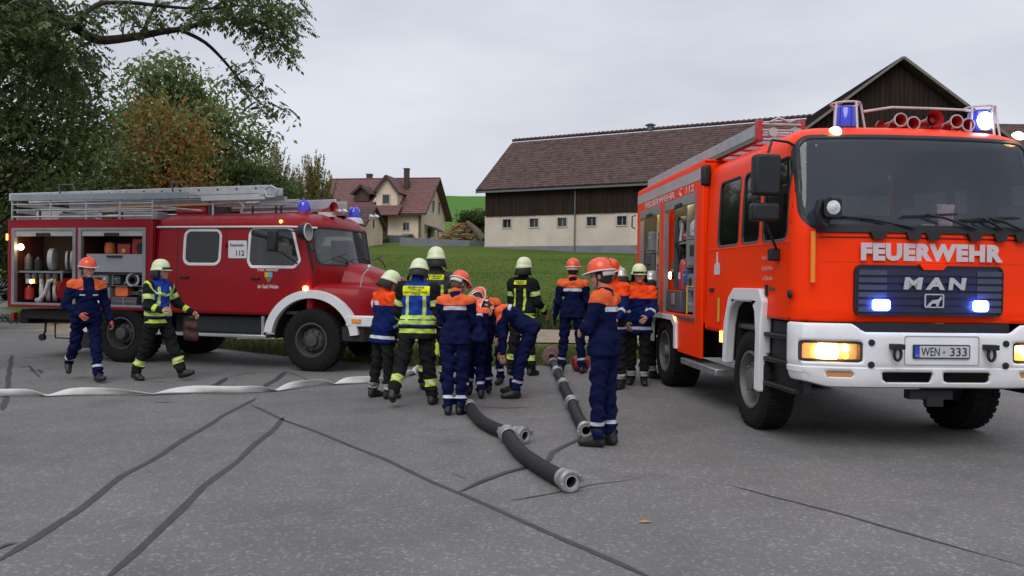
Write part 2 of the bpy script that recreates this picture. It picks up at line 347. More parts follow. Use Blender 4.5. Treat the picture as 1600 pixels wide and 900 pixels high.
# ---------------------------------------------------------------- grass and leaves
def leafmat(name, col, tr=.25, var=.3):
    if name in MATS: return MATS[name]
    m = bpy.data.materials.new(name); m.use_nodes = True; t = m.node_tree; b = t.nodes['Principled BSDF']; n = t.nodes.new; l = t.links.new
    g = n('ShaderNodeNewGeometry'); mr = n('ShaderNodeMapRange'); mr.inputs[3].default_value = 1 - var; mr.inputs[4].default_value = 1 + var; l(g.outputs['Random Per Island'], mr.inputs[0])
    s = n('ShaderNodeVectorMath'); s.operation = 'SCALE'; s.inputs[0].default_value = col; l(mr.outputs[0], s.inputs['Scale']); l(s.outputs[0], b.inputs['Base Color']); b.inputs['Roughness'].default_value = .6; b.inputs['Specular IOR Level'].default_value = .3
    tl = n('ShaderNodeBsdfTranslucent'); l(s.outputs[0], tl.inputs[0]); x = n('ShaderNodeMixShader'); x.inputs[0].default_value = tr; o = t.nodes['Material Output']; l(b.outputs[0], x.inputs[1]); l(tl.outputs[0], x.inputs[2]); l(x.outputs[0], o.inputs[0]); MATS[name] = m; return m
def blades(name, X, Y, h, wd, mat, lean=.35, mi=None):
    n = len(X); Z = hgt(X, Y) - .03; a = RNG.uniform(0, 2 * np.pi, n); hh = h * RNG.uniform(.45, 1.15, n); ww = wd * RNG.uniform(.6, 1.3, n)
    dx, dy = np.cos(a) * ww, np.sin(a) * ww; lx, ly = RNG.normal(0, lean, n) * hh, RNG.normal(0, lean, n) * hh
    B = np.stack([X, Y, Z], 1); V = np.stack([B - np.stack([dx, dy, 0 * dx], 1), B + np.stack([dx, dy, 0 * dx], 1), B + np.stack([lx * .5 + dx * .6, ly * .5 + dy * .6, hh * .6], 1), B + np.stack([lx, ly, hh], 1)], 1).reshape(-1, 3)
    i = np.arange(n)[:, None] * 4; T = np.vstack([i + np.array([[0, 1, 2]]), i + np.array([[0, 2, 3]])]); 
    return tag(npmesh(name, V, T, mat, mi=None if mi is None else np.concatenate([mi, mi])), kind='stuff')
G1, G2, G3 = leafmat('verge_grass', (.085, .105, .028)), leafmat('verge_grass_dry', (.15, .135, .055)), leafmat('bank_grass', (.028, .045, .014))
x = RNG.uniform(-14, 14, 34000); e = edge_y(x); y = e + np.abs(RNG.normal(0, 1.3, len(x))) - .05; k = y < 18.4 + np.maximum(0, x - 3) * .3; x, y = x[k], y[k]
blades('verge_grass', x, y, .13 + .10 * (np.sin(x * 2.1) * np.sin(y * 1.7) > .2), .009, [G1, G2], mi=(RNG.random(len(x)) < .22).astype(int))
x = RNG.uniform(-22, 22, 26000); y = 25.3 + RNG.normal(0, .55, len(x)); blades('bank_grass', x, y, .50 * (.75 + .35 * np.sin(x * .9) * np.sin(x * 2.3 + 1)), .02, [G3, G1], mi=(RNG.random(len(x)) < .2).astype(int))
G4, G5 = leafmat('meadow_blades', (.078, .132, .022)), leafmat('meadow_blades_dry', (.10, .12, .03))
y = 26.5 + 30 * RNG.random(60000) ** 1.8; x = RNG.normal(0, .30, len(y)) * y; blades('meadow_tufts', x, y, .085, .016, [G4, G5], mi=(RNG.random(len(x)) < .25).astype(int))
# ================================================================ BUILDINGS
CREAM = pm('cream_render', (.60, .52, .44), rough=.9, var=.10, scale=.6, bump=.15, bscale=20, spec=.1, dirt=.25, dirtcol=(.33, .28, .22))
PLINTH = pm('grey_plinth', (.20, .215, .25), rough=.9, var=.15, scale=1, spec=.1)
WOOD = pm('dark_weathered_boards', (.030, .020, .016), rough=.85, var=.35, scale=1.2, stretch=(6, 6, .4), spec=.15)
TILE = pm('brown_roof_tiles', (.098, .064, .058), rough=.8, var=.40, scale=2.2, bump=.4, bscale=14, spec=.15, dirt=.35, dirtcol=(.06, .045, .04))
HCREAM = pm('warm_cream_render', (.72, .58, .44), rough=.9, var=.08, scale=.8, spec=.1, dirt=.15, dirtcol=(.45, .36, .27))
TILER = pm('red_roof_tiles', (.175, .090, .085), rough=.75, var=.2, scale=3, bump=.3, bscale=12, spec=.15, dirt=.3, dirtcol=(.11, .07, .065))
TRIM = pm('grey_trim_board', (.28, .26, .24), rough=.8, var=.15); DTRIM = pm('dark_trim_board', (.06, .035, .028), rough=.7); DGLASS = pm('dark_window_pane', (.02, .022, .026), rough=.15, var=0, spec=.8)
WFRAME = pm('pale_window_frame', (.45, .43, .40), rough=.6); GMET = pm('zinc_pipe', (.16, .16, .17), rough=.5, metal=.5)
def roof_slab(name, M, w, h, mat, parent, course=.33, th=.10):
    """tiled slope: a = along the eave, b = up the slope, c = out; stepped courses over a slab"""
    mb = MB(); mb.prism(rect(0, 0, w, h), th, M)
    o = mb.build(name, mat, parent, smooth=None); mb = MB(); n = int(h / course); rows = []
    for k in range(n):
        b0, b1 = k * course, (k + 1) * course
        for a, c, in ((0, 0),):
            rows.append([M @ Vector((0, b0, th + .036)), M @ Vector((w, b0, th + .036))]); rows.append([M @ Vector((0, b1, th + .008)), M @ Vector((w, b1, th + .008))])
    mb.grid(rows); s = mb.build('roof_tile', mat, o, smooth=None); s['kind'] = 'stuff'; return o
# ---- long barn
O = at(757, 392, 70); O.z = 3.95; D = Vector((.875, -.485, 0)).normalized(); NB = Vector((-D.y, D.x, 0)); UP = Vector((0, 0, 1))
barn = thing('barn', 'long low barn with cream lower wall, dark boarded upper wall and brown tiled roof', 'barn', O, math.atan2(D.y, D.x))
LB, WB, EV = 34., 11.5, 5.7
mf = MXY((0, 0, 0), (1, 0, 0), (0, 0, 1), (0, -1, 0))
wins = [rect(2.2 + 2.62 * i - .42, 2.04, 2.2 + 2.62 * i + .42, 2.78) for i in range(6)]
MB().prism(rect(0, .45, LB, 3.1), .25, MXY((0, .25, 0), (1, 0, 0), (0, 0, 1), (0, -1, 0)), wins).build('wall', CREAM, barn, smooth=None)
mb = MB(); mb.b2((0, .25, .45), (.25, WB, 3.1)).b2((LB - .25, .25, .45), (LB, WB, 3.1)); mb.prism([(.0, 3.1), (WB, 3.1), (WB, EV), (WB / 2, EV + 4.6), (0, EV)], .12, MXY((.13, 0, 0), (0, 1, 0), (0, 0, 1), (-1, 0, 0))).prism([(.0, 3.1), (WB, 3.1), (WB, EV), (WB / 2, EV + 4.6), (0, EV)], .12, MXY((LB + .02, 0, 0), (0, 1, 0), (0, 0, 1), (-1, 0, 0))); mb.build('gable_wall', WOOD, barn, smooth=None)
MB().b2((-.06, -.06, -1.5), (LB + .06, WB, .45)).build('plinth', PLINTH, barn, smooth=None)
mb = MB(); x = 0.12
while x < LB: mb.b2((x, -.09 - .02 * random.random(), 3.06 - .03 * random.random()), (x + .215, -.02, EV)); x += .235
mb.b2((0.12, -.015, 3.1), (LB, .15, EV)); o = mb.build('board', WOOD, barn, smooth=None); o['kind'] = 'stuff'
for i in range(6):
    c = 2.2 + 2.62 * i; wf = MB().prism(rect(c - .50, 1.96, c + .50, 2.86), .05, MXY((0, -.003, 0), (1, 0, 0), (0, 0, 1), (0, -1, 0)), [rect(c - .40, 2.06, c + .40, 2.76)]).build('window', WFRAME, barn, smooth=None)
    MB().b2((c - .41, .12, 2.05), (c + .41, .14, 2.77)).build('pane', DGLASS, wf, smooth=None)
    MB().b2((c - .02, .09, 2.05), (c + .02, .118, 2.77)).build('glazing_bar', WFRAME, wf, smooth=None)
SP = 4.75; rh = 4.6 + .3; ang = math.atan2(4.6, WB / 2); sl = math.hypot(4.6, WB / 2) + .75
e0 = Vector((-.55, -.62, EV - .62 * math.tan(ang) + .0)); up = Vector((0, math.cos(ang), math.sin(ang)))
roof_slab('roof', MXY(e0, (1, 0, 0), up, Vector((0, -math.sin(ang), math.cos(ang)))), LB + 1, sl + .05, TILE, barn, .36, .14)
e1 = Vector((LB + .45, WB + .62, EV - .62 * math.tan(ang))); up2 = Vector((0, -math.cos(ang), math.sin(ang)))
roof_slab('roof', MXY(e1, (-1, 0, 0), up2, Vector((0, math.sin(ang), math.cos(ang)))), LB + 1, sl + .05, TILE, barn, .36, .14)
MB().b2((-.62, -.60, EV - .68), (-.56, -.5, EV - .3)).b2((-.55, -.64, EV - .66), (LB, -.58, EV - .5)).build('gutter', GMET, barn, smooth=None)
mb = MB(); zt = EV + 4.6 + .30
for i in range(int((LB + 1) / .42)): mb.tube([(-.55 + .42 * i, WB / 2, zt), (-.55 + .42 * i + .40, WB / 2, zt + .05)], [.13, .16], 6)
o = mb.build('ridge_tile', TILE, barn); o['kind'] = 'stuff'
MB().cyl((8.65, -.16, -.3), (8.65, -.16, EV - .5), .06, n=8).build('downpipe', GMET, barn)
mb = MB(); mb.cyl((12.9, WB / 2, zt - .1), (12.9, WB / 2, zt + .35), .28, n=10); mb.cyl((12.9, WB / 2, zt + .35), (12.9, WB / 2, zt + .50), .5, .2, n=10); mb.build('roof_vent', GMET, barn)
# ---- gabled barn behind the fire engine
O2 = at(1400, 300, 50); HW = 6.5
b2n = thing('barn', 'tall gabled barn of dark vertical boards rising behind the cab of the orange fire engine', 'barn', (O2.x, 50, 2.6), R(-3))
AP = 12.75; EZ = AP - HW * .76
mb = MB(); x = -HW + .1
while x < HW - .1:
    t = AP - abs(x + .14) * .76 - .1; mb.prism([(x, 3.0 - .05 * random.random()), (x + .27, 3.0), (x + .27, t - .12), (x, t - .12)], .03 + .03 * random.random(), MXY((0, -.02, 0), (1, 0, 0), (0, 0, 1), (0, -1, 0))); x += .295
o = mb.build('board', WOOD, b2n, smooth=None); o['kind'] = 'stuff'
MB().prism([(-HW, 2.9), (HW, 2.9), (HW, EZ), (0, AP - .1), (-HW, EZ)], .2, MXY((0, .2, 0), (1, 0, 0), (0, 0, 1), (0, -1, 0))).build('gable_wall', WOOD, b2n, smooth=None)
MB().b2((-HW, .02, -1.5), (HW, 16, 2.88)).build('wall', CREAM, b2n, smooth=None)
MB().b2((-HW + .01, .25, 2.89), (-HW + .2, 16, EZ)).build('side_wall', WOOD, b2n, smooth=None); MB().b2((HW - .2, .25, 2.89), (HW - .01, 16, EZ)).build('side_wall', WOOD, b2n, smooth=None)
a2 = math.atan(.76)
for sg in (-1, 1):
    e = Vector((sg * (HW + .5), -.7 if sg < 0 else 16.5, EZ - .35)); u2 = Vector((-sg * math.cos(a2), 0, math.sin(a2))); nn = Vector((sg * math.sin(a2), 0, math.cos(a2)))
    roof_slab('roof', MXY(e, (0, -sg, 0), u2, nn) if sg > 0 else MXY(e, (0, 1, 0), u2, nn) if False else MXY(Vector((sg * (HW + .5), 16.5 if sg < 0 else -.7, EZ - .35)), (0, -1 if sg < 0 else 1, 0), u2, nn), 17.2, (HW + .5) / math.cos(a2) + .06, TILE, b2n, .36, .16)
    MB().prism([(0, 0), ((HW + .52) / math.cos(a2), 0), ((HW + .52) / math.cos(a2), .16), (0, .16)], .06, MXY(Vector((sg * (HW + .52), -.72, EZ - .36)), u2, nn if sg < 0 else nn, Vector((0, -1, 0)))).build('verge_board', pm('weathered_verge_board', (.17, .155, .14), rough=.8), b2n, smooth=None)
b3 = thing('shed', 'low shed with brown tiled roof at the right edge behind the orange fire engine', 'shed', (36, 52, 2.6), 0)
MB().b2((-3, .0, -1.), (14, 9, 7.4)).build('wall', CREAM, b3, smooth=None); roof_slab('roof', MXY((-3.4, -.6, 7.2), (1, 0, 0), Vector((0, .86, .5)).normalized(), Vector((0, -.5, .86)).normalized()), 18, 6.2, TILE, b3, .36)
# ---- farmhouse
YA = R(-11); OH = at(657, 377, 84)
house = thing('farmhouse', 'cream farmhouse with red tiled roof, two dormers and a white-walled gable end', 'house', OH, YA)
HL, HD, HE, HR = 11.6, 9.2, 3.25, 7.0        # origin at front right corner, house runs towards -x
fm = MXY((0, .3, 0), (1, 0, 0), (0, 0, 1), (0, -1, 0))
MB().prism(rect(-HL, -.6, 0, HE), .3, fm, [rect(-1.95, 1.1, -1.2, 2.0), rect(-5.0, .55, -3.6, 2.9)]).build('wall', HCREAM, house, smooth=None)
gm = MXY((-.3, 0, 0), (0, 1, 0), (0, 0, 1), (1, 0, 0))
gwin = [rect(1.5, 3.5, 2.0, 4.4), rect(4.0, 3.4, 4.7, 4.7), rect(6.3, 3.4, 7.0, 4.7), rect(1.3, 1.0, 2.0, 1.9)]
MB().prism([(0, -.6), (HD, -.6), (HD, HE), (HD / 2, HR - .15), (0, HE)], .3, gm, gwin).build('gable_wall', HCREAM, house, smooth=None)
MB().prism([(0, -.6), (HD, -.6), (HD, HE), (HD / 2, HR - .15), (0, HE)], .3, MXY((-HL + .01, 0, 0), (0, 1, 0), (0, 0, 1), (1, 0, 0))).build('gable_wall', HCREAM, house, smooth=None)
MB().b2((-HL, HD - .3, -.6), (-.3, HD, HE)).build('wall', HCREAM, house, smooth=None)
def window(parent, M, x0, z0, x1, z1, fr=.07, bars=1, depth=.14):
    wf = MB().prism(rect(x0 - .02, z0 - .02, x1 + .02, z1 + .02), .06, M, [rect(x0 + fr, z0 + fr, x1 - fr, z1 - fr)]).build('window', WFRAME, parent, smooth=None)
    M2 = M @ Matrix.Translation((0, 0, -depth)); MB().prism(rect(x0, z0, x1, z1), .02, M2).build('pane', DGLASS, wf, smooth=None)
    for b in range(bars): xx = x0 + (x1 - x0) * (b + 1) / (bars + 1); MB().prism(rect(xx - .03, z0, xx + .03, z1), .03, M2 @ Matrix.Translation((0, 0, .03))).build('glazing_bar', WFRAME, wf, smooth=None)
fo = MXY((0, -.004, 0), (1, 0, 0), (0, 0, 1), (0, -1, 0)); go = MXY((.004, 0, 0), (0, 1, 0), (0, 0, 1), (1, 0, 0))
window(house, fo, -1.95, 1.1, -1.2, 2.0)
for g in gwin: window(house, go, g[0][0], g[0][1], g[2][0], g[2][1])
MB().b2((-5.0, .18, .55), (-3.6, .22, 2.9)).build('door', DTRIM, house, smooth=None)
ah = math.atan2(HR - HE, HD / 2); slh = math.hypot(HR - HE, HD / 2)
for sg in (0, 1):
    ov = .6; ee = Vector((-HL - .6, -ov, HE - ov * math.tan(ah))) if sg == 0 else Vector((.7, HD + ov, HE - ov * math.tan(ah)))
    uu = Vector((0, math.cos(ah), math.sin(ah))) if sg == 0 else Vector((0, -math.cos(ah), math.sin(ah)))
    roof_slab('roof', MXY(ee, (1, 0, 0) if sg == 0 else (-1, 0, 0), uu, Vector((0, -math.sin(ah), math.cos(ah))) if sg == 0 else Vector((0, math.sin(ah), math.cos(ah)))), HL + 1.3, slh + ov / math.cos(ah) + .05, TILER, house, .33, .12)
    MB().prism(rect(0, -.05, slh + ov / math.cos(ah) + .05, .16), .05, MXY(ee + (Vector((HL + 1.305, 0, 0)) if sg == 0 else Vector((.005, 0, 0))), uu, Vector((0, -math.sin(ah), math.cos(ah))) if sg == 0 else Vector((0, math.sin(ah), math.cos(ah))), (1, 0, 0))).build('verge_board', DTRIM, house, smooth=None)
MB().tube([(-HL - .6, HD / 2, HR + .17), (.7, HD / 2, HR + .17)], .10, 6).build('ridge_tile', TILER, house)
MB().tube([(-.08, -.1, .0), (-.08, -.1, HE - .35)], .05, 6).build('downpipe', DTRIM, house); MB().b2((-HL - .6, -.72, HE - .58), (.7, -.60, HE - .46)).build('gutter', DTRIM, house, smooth=None)
def dormer(cx, wd, y0, z0, he, hr, depth, wallm, name='dormer', win=True):
    w2 = wd / 2; d = MB().prism([(cx - w2, z0), (cx + w2, z0), (cx + w2, z0 + he), (cx, z0 + hr - .08), (cx - w2, z0 + he)], depth, MXY((0, y0, 0), (1, 0, 0), (0, 0, 1), (0, -1, 0)) @ Matrix.Translation((0, 0, -depth))).build(name, wallm, house, smooth=None)
    a = math.atan2(hr - he, w2); s = math.hypot(hr - he, w2) + .45
    for sg in (-1, 1):
        u2 = Vector((-sg * math.cos(a), 0, math.sin(a))); nn = Vector((sg * math.sin(a), 0, math.cos(a))); base = Vector((cx + sg * (w2 + .45 * math.cos(a)), 0, z0 + he - .45 * math.sin(a)))
        base.y = y0 - .35 if sg > 0 else y0 + depth; MB().prism(rect(0, 0, depth + .35, s), .10, MXY(base, (0, 1 if sg > 0 else -1, 0), u2, nn)).build('dormer_roof', TILER if wallm is HCREAM else DTRIM, d, smooth=None)
        MB().prism(rect(0, -.14, s, .11), .05, MXY(Vector((base.x, y0 - .36, base.z)), u2, nn, (0, -1, 0))).build('verge_board', DTRIM, d, smooth=None)
    if win: 
        wf = MB().prism(rect(cx - .55, z0 + .25, cx + .40, z0 + 1.35), .05, MXY((0, y0 - .004, 0), (1, 0, 0), (0, 0, 1), (0, -1, 0)), [rect(cx - .43, z0 + .34, cx + .28, z0 + 1.26)]).build('dormer_window', WFRAME, d, smooth=None); MB().b2((cx - .44, y0 - .02, z0 + .33), (cx + .29, y0 - .006, z0 + 1.27)).build('pane', DGLASS, d, smooth=None)
    return d
dormer(-3.7, 2.3, -.15, 3.6, 1.75, 3.25, 4.2, HCREAM); dormer(-6.9, 1.6, .9, 4.3, 1.0, 1.7, 2.6, DTRIM, win=False)
roof_slab('porch_roof', MXY((-5.3, -1.55, 2.55), (1, 0, 0), Vector((0, .8, .6)), Vector((0, -.6, .8))), 3.3, 2.0, TILER, house, .33)
MB().b2((-5.2, -1.3, -.5), (-2.6, -.02, .45)).build('terrace', PLINTH, house, smooth=None)
for cx, cy, z1, s in ((-7.6, HD / 2 + .3, HR + .65, .55), (-2.6, HD / 2 - 1.6, HR + .95, .5)):
    MB().b2((cx - s / 2, cy - s / 2, HR - 2), (cx + s / 2, cy + s / 2, z1)).b2((cx - s / 2 - .06, cy - s / 2 - .06, z1 + .001), (cx + s / 2 + .06, cy + s / 2 + .06, z1 + .1)).build('chimney', DTRIM, house, smooth=None)
MB().prism(rect(0, 0, .55, .8), .06, MXY((-5.45, .55, HE + .72), (1, 0, 0), Vector((0, math.cos(ah), math.sin(ah))), Vector((0, -math.sin(ah), math.cos(ah)))) @ Matrix.Translation((0, 0, .2))).build('skylight', WFRAME, house, smooth=None)
mb = MB().tube([(.5, 3.2, HR - 3), (.5, 3.2, HR - .6)], .03, 5).tube([(.2, 3.2, HR - .7), (.95, 3.2, HR - .7)], .02, 5)
for k in range(4): mb.tube([(.3 + .2 * k, 3.0, HR - .7), (.3 + .2 * k, 3.4, HR - .7)], .012, 4)
mb.build('aerial', TRIM, house)
pr = MB().prism(rect(0, 0, 3.2, 1.5), .08, MXY((.05, 2.0, 1.75), (0, 1, 0), Vector((.9, 0, -.42)).normalized(), Vector((.42, 0, .9)).normalized())).build('lean_to_roof', DTRIM, house, smooth=None)
mb = MB()
for yy in (2.1, 5.0): MB().b2((1.2, yy, -.5), (1.32, yy + .12, 1.25)).build('post', DTRIM, house, smooth=None)
MB().b2((.02, 2.5, -.3), (.06, 3.5, 1.5)).build('door', DTRIM, house, smooth=None)
# ---- small outbuilding in front of the house
OO = at(568, 391, 68); ob = thing('outbuilding', 'small cream outbuilding with steep brown roof standing in front of the farmhouse', 'outbuilding', OO, YA)
MB().prism([(0, -.8), (4.6, -.8), (4.6, 2.2), (2.3, 3.75), (0, 2.2)], 7.5, MXY((-7.5, 0, 0), (0, 1, 0), (0, 0, 1), (1, 0, 0)), []).build('wall', HCREAM, ob, smooth=None)
MB().b2((-7.52, -.03, -.9), (.03, 4.63, .32)).build('plinth', PLINTH, ob, smooth=None)
ao = math.atan2(1.55, 2.3)
for sg in (0, 1):
    ee = Vector((-7.8, -.35, 2.2 - .35 * math.tan(ao))) if sg == 0 else Vector((.3, 4.95, 2.2 - .35 * math.tan(ao))); uu = Vector((0, (1 if sg == 0 else -1) * math.cos(ao), math.sin(ao)))
    roof_slab('roof', MXY(ee, (1, 0, 0) if sg == 0 else (-1, 0, 0), uu, Vector((0, (-1 if sg == 0 else 1) * math.sin(ao), math.cos(ao)))), 8.1, math.hypot(1.55, 2.3) + .44, TILE, ob, .33, .12)
MB().b2((.002, 2.15, 2.0), (.04, 2.4, 2.75)).build('vent_slit', DTRIM, ob, smooth=None)
# ---- garden walls, bins, shrubs, log pile
A, B = at(625, 391, 72), at(733, 390, 72); B.z = A.z
wl = MB().prism([(0, -1), ((B - A).length, -1), ((B - A).length, .95), (0, 1.15)], .3, MXY((0, 0, 0), (B - A).normalized(), (0, 0, 1), (B - A).normalized().cross(Vector((0, 0, 1))))).build('garden_wall', PLINTH, None, smooth=None); wl.location = A
tag(wl, 'long grey garden wall on the lawn below the farmhouse', 'wall')
w2 = MB().b2((0, 0, -1), (3.2, .3, .8)).build('garden_wall', PLINTH, None, smooth=None); w2.location = at(734, 389, 72.3); w2.rotation_euler.z = R(35); tag(w2, 'short grey wall stub running back towards the left corner of the long barn', 'wall')
def leaves(P, size, nrm_up=.3, aspect=.5):
    """diamond leaves at points P"""
    n = len(P); d = RNG.normal(0, 1, (n, 3)); d[:, 2] -= nrm_up; d /= np.linalg.norm(d, axis=1)[:, None]; q = RNG.normal(0, 1, (n, 3)); s = np.cross(d, q); s /= np.linalg.norm(s, axis=1)[:, None]
    L = (size * RNG.uniform(.6, 1.4, n))[:, None]; u = np.cross(s, d) * L * .12
    V = np.stack([P - d * L * .5, P + s * L * aspect * .5 + u, P + d * L * .5, P - s * L * aspect * .5 + u], 1).reshape(-1, 3); i = np.arange(n)[:, None] * 4
    return V, np.vstack([i + np.array([[0, 1, 2]]), i + np.array([[0, 2, 3]])])
BARK = pm('bark', (.045, .036, .028), rough=.95, var=.35, scale=5, bump=.7, bscale=20, stretch=(1, 1, .25), spec=.1)
def tree(name, label, base, blobs, trunk_h, tr, mats, wts, nsub, per, ls, group=None, spread=.55, cat='tree', up=.3, aspect=.5, trunk_to=None, shell=.5, seed=1, parent_loc=None):
    """blobs: (centre, radii) in world space"""
    rg = np.random.default_rng(seed); root = thing(name, label, cat, base, 0, group); B0 = np.array(base, float); C = []; W = np.array([b[1][0] * b[1][1] * b[1][2] for b in blobs]) ** .67; W /= W.sum()
    for (c, r), wt in zip(blobs, W):
        k = max(2, int(nsub * wt)); d = rg.normal(0, 1, (k, 3)); d /= np.linalg.norm(d, axis=1)[:, None]; rad = (shell + (1 - shell) * rg.random(k)) ** .6 * rg.uniform(.75, 1.12, k)
        C.append(np.array(c) + d * rad[:, None] * np.array(r))
    C = np.vstack(C) - B0; n = len(C); P = np.repeat(C, per, 0) + rg.normal(0, 1, (n * per, 3)) * np.array([spread, spread, spread * .62]) * np.repeat(rg.uniform(.6, 1.25, n), per)[:, None]
    tone = np.repeat(rg.choice(len(mats), n, p=wts), per); fl = rg.random(len(P)) < .15; tone[fl] = rg.integers(0, len(mats), fl.sum())
    V, T = leaves(P, ls, up, aspect); npmesh('crown', V, T, mats, root, mi=np.concatenate([tone, tone]))
    mb = MB(); top = Vector(trunk_to) - Vector(base) if trunk_to else Vector((0, 0, trunk_h)); pts = [Vector((0, 0, -.3)), top * .25 + Vector((.06, .03, 0)), top * .55, top * .8 + Vector((-.08, .1, 0)), top]
    mb.tube(pts, [tr * 1.5, tr, tr * .85, tr * .6, tr * .25], 10)
    for c in C[rg.permutation(n)[:min(n, 46)]]:
        c = Vector(c); t = min(.95, max(.3, (c.z - 1.0) / max(top.z, .1) * .75)); s = top * t; m = s.lerp(c, .5) + Vector((rg.normal(0, .2), rg.normal(0, .2), -.25 + rg.normal(0, .15))); mb.tube([s, m, c], [tr * .28, tr * .15, tr * .04], 5, caps=False)
    mb.build('trunk', BARK, root); return root
LG = [leafmat('leaf_dark', (.058, .080, .026), .5), leafmat('leaf_mid', (.11, .155, .048), .5), leafmat('leaf_light', (.21, .255, .09), .5), leafmat('leaf_orange', (.34, .155, .035), .4), leafmat('leaf_rust', (.24, .12, .03), .4), leafmat('leaf_olive', (.30, .235, .075), .5), leafmat('leaf_grey', (.16, .225, .10), .5)]
def W3(u, v, Y): p = at(u, v, Y); return (p.x, p.y, p.z)
def blob(u, v, Y, ru, rv, rd=None): s = Y / FPX; return (W3(u, v, Y), (ru * s, (rd or ru) * s, rv * s))
def gb(x, y): return (x, y, float(hgt(x, y)))
tree('deciduous_tree', 'dense dark green tree filling the upper left corner above the rear of the red truck', gb(-14.5, 21), [blob(20, 120, 21, 110, 130), blob(-60, 200, 22, 120, 150), blob(110, 170, 22, 62, 70), blob(60, 270, 22, 95, 60), blob(120, 215, 23, 60, 55), blob(-40, 20, 20, 140, 90)], 5.5, .42, [LG[0], LG[1], LG[2]], [.40, .42, .18], 330, 50, .17, 'trees beyond the road', .42, seed=3, trunk_to=(-14.3, 21, 7))
tree('deciduous_tree', 'broad dark tree standing behind the orange one, left of the tall grey-green crown', gb(-17.5, 32), [blob(135, 215, 31, 65, 70), blob(95, 290, 32, 90, 50), blob(170, 280, 31, 50, 55), blob(40, 300, 33, 90, 60), blob(60, 330, 31, 160, 60)], 5, .35, [LG[0], LG[1], LG[2]], [.30, .46, .24], 270, 50, .19, 'trees beyond the road', .5, seed=5)
tree('deciduous_tree', 'tall loose-crowned green tree rising behind the orange-leaved tree', gb(-18.5, 43), [blob(268, 125, 43, 40, 42), blob(225, 150, 43, 42, 42), blob(310, 165, 43, 48, 45), blob(262, 200, 43, 75, 45), blob(355, 205, 43, 48, 40), blob(385, 225, 43, 28, 22), blob(300, 255, 43, 95, 50), blob(210, 230, 43, 40, 60)], 9, .40, [LG[1], LG[6], LG[2]], [.22, .40, .38], 270, 46, .30, 'trees beyond the road', .62, seed=8, shell=.3, trunk_to=(-18.2, 43, 11))
tree('autumn_tree', 'small tree with orange autumn leaves above the rear of the red truck', gb(-14.7, 34), [blob(238, 172, 34, 20, 18), blob(208, 222, 34, 26, 24), blob(282, 200, 34, 30, 24), blob(240, 250, 34, 50, 26), blob(225, 300, 34, 76, 30), blob(302, 240, 34, 26, 18), blob(290, 285, 34, 36, 20)], 6, .2, [LG[3], LG[4], LG[2]], [.36, .32, .32], 150, 56, .20, 'trees beyond the road', .62, seed=11, shell=.1)
tree('deciduous_tree', 'low round green tree directly behind the ladder of the red truck', gb(-16.5, 47), [blob(375, 275, 47, 55, 32), blob(330, 290, 47, 60, 32), blob(400, 300, 46, 60, 30)], 4, .25, [LG[1], LG[0], LG[6]], [.5, .25, .25], 220, 55, .22, 'trees beyond the road', .45, seed=13)
tree('hedge_trees', 'dark undergrowth of mixed bushes filling the gap behind the trees on the left', gb(-24, 52), [blob(60, 345, 52, 120, 50), blob(200, 340, 52, 110, 55), blob(330, 335, 52, 80, 45), blob(430, 330, 54, 60, 36), blob(10, 310, 52, 80, 70)], 3, .2, [LG[0], LG[1]], [.6, .4], 420, 55, .30, None, .7, seed=41)
tree('bush', 'low green bush beside the road left of the red truck', gb(-18.5, 27), [blob(12, 395, 27, 50, 45), blob(-30, 380, 27, 60, 60), blob(60, 410, 28, 50, 30)], 1.2, .1, [LG[0], LG[1]], [.6, .4], 130, 55, .15, None, .35, 'bush', seed=43)
def spiky(root_lab, base, cx, wd, h, n, seed):
    rg = np.random.default_rng(seed); root = thing('willow_shrub', root_lab, 'shrub', base, 0, 'upright olive shrubs by the farmhouse'); P = []; mb = MB()
    for i in range(n):
        a = rg.uniform(0, 2 * math.pi); r = rg.random() ** .6 * wd; tip = np.array([math.cos(a) * r, math.sin(a) * r, h * (1 - .38 * (r / wd) ** 2) * rg.uniform(.82, 1.05)]); s = tip * np.array([.25, .25, .05])
        t = rg.random(95) ** .7; P.append(s + (tip - s) * t[:, None] + rg.normal(0, .16, (95, 3)) * (1.15 - t[:, None])); mb.tube([Vector(s), Vector(tip * .98)], [.03, .006], 4, caps=False)
    P = np.vstack(P); V, T = leaves(P, .20, -.9, .35); npmesh('crown', V, T, [LG[5], LG[2], LG[4]], root, mi=np.tile(rg.choice(3, len(P), p=[.5, .32, .18]), 2)); mb.build('trunk', BARK, root)
spiky('upright olive shrub with pointed tips, nearest the green tree', gb(-17.6, 58), 0, 2.5, 8.0, 150, 21); spiky('upright yellowish shrub with pointed tips beside the farmhouse roof', gb(-14.9, 60), 0, 2.0, 7.3, 130, 23)
bs = at(737, 372, 78); tree('bush', 'dark bushy tree growing beside the left corner of the long barn', (bs.x, 78, float(hgt(bs.x, 78))), [blob(742, 342, 78, 20, 14), blob(728, 348, 78, 14, 12), blob(752, 350, 78, 10, 18)], 1.5, .12, [LG[0], LG[1]], [.6, .4], 70, 45, .28, None, .35, 'bush', seed=31)
for i, (u, v, Y, r, lab) in enumerate(((638, 378, 80, .75, 'round clipped bush behind the grey garden wall'), (597, 379, 77, .8, 'round clipped bush by the outbuilding corner'))):
    p = at(u, v, Y); tree('bush', lab, (p.x, Y, p.z - .6), [((p.x, Y, p.z), (r, r, r))], .4, .05, [LG[0], LG[1]], [.7, .3], 40, 60, .14, None, .2, 'bush', seed=33 + i)
BR = pm('cut_branch_wood', (.30, .20, .09), rough=.9, var=.3, scale=4); lp = thing('branch_pile', 'heap of yellowish cut branches behind the grey garden wall', 'branch pile', at(716, 374, 76)); mb = MB()
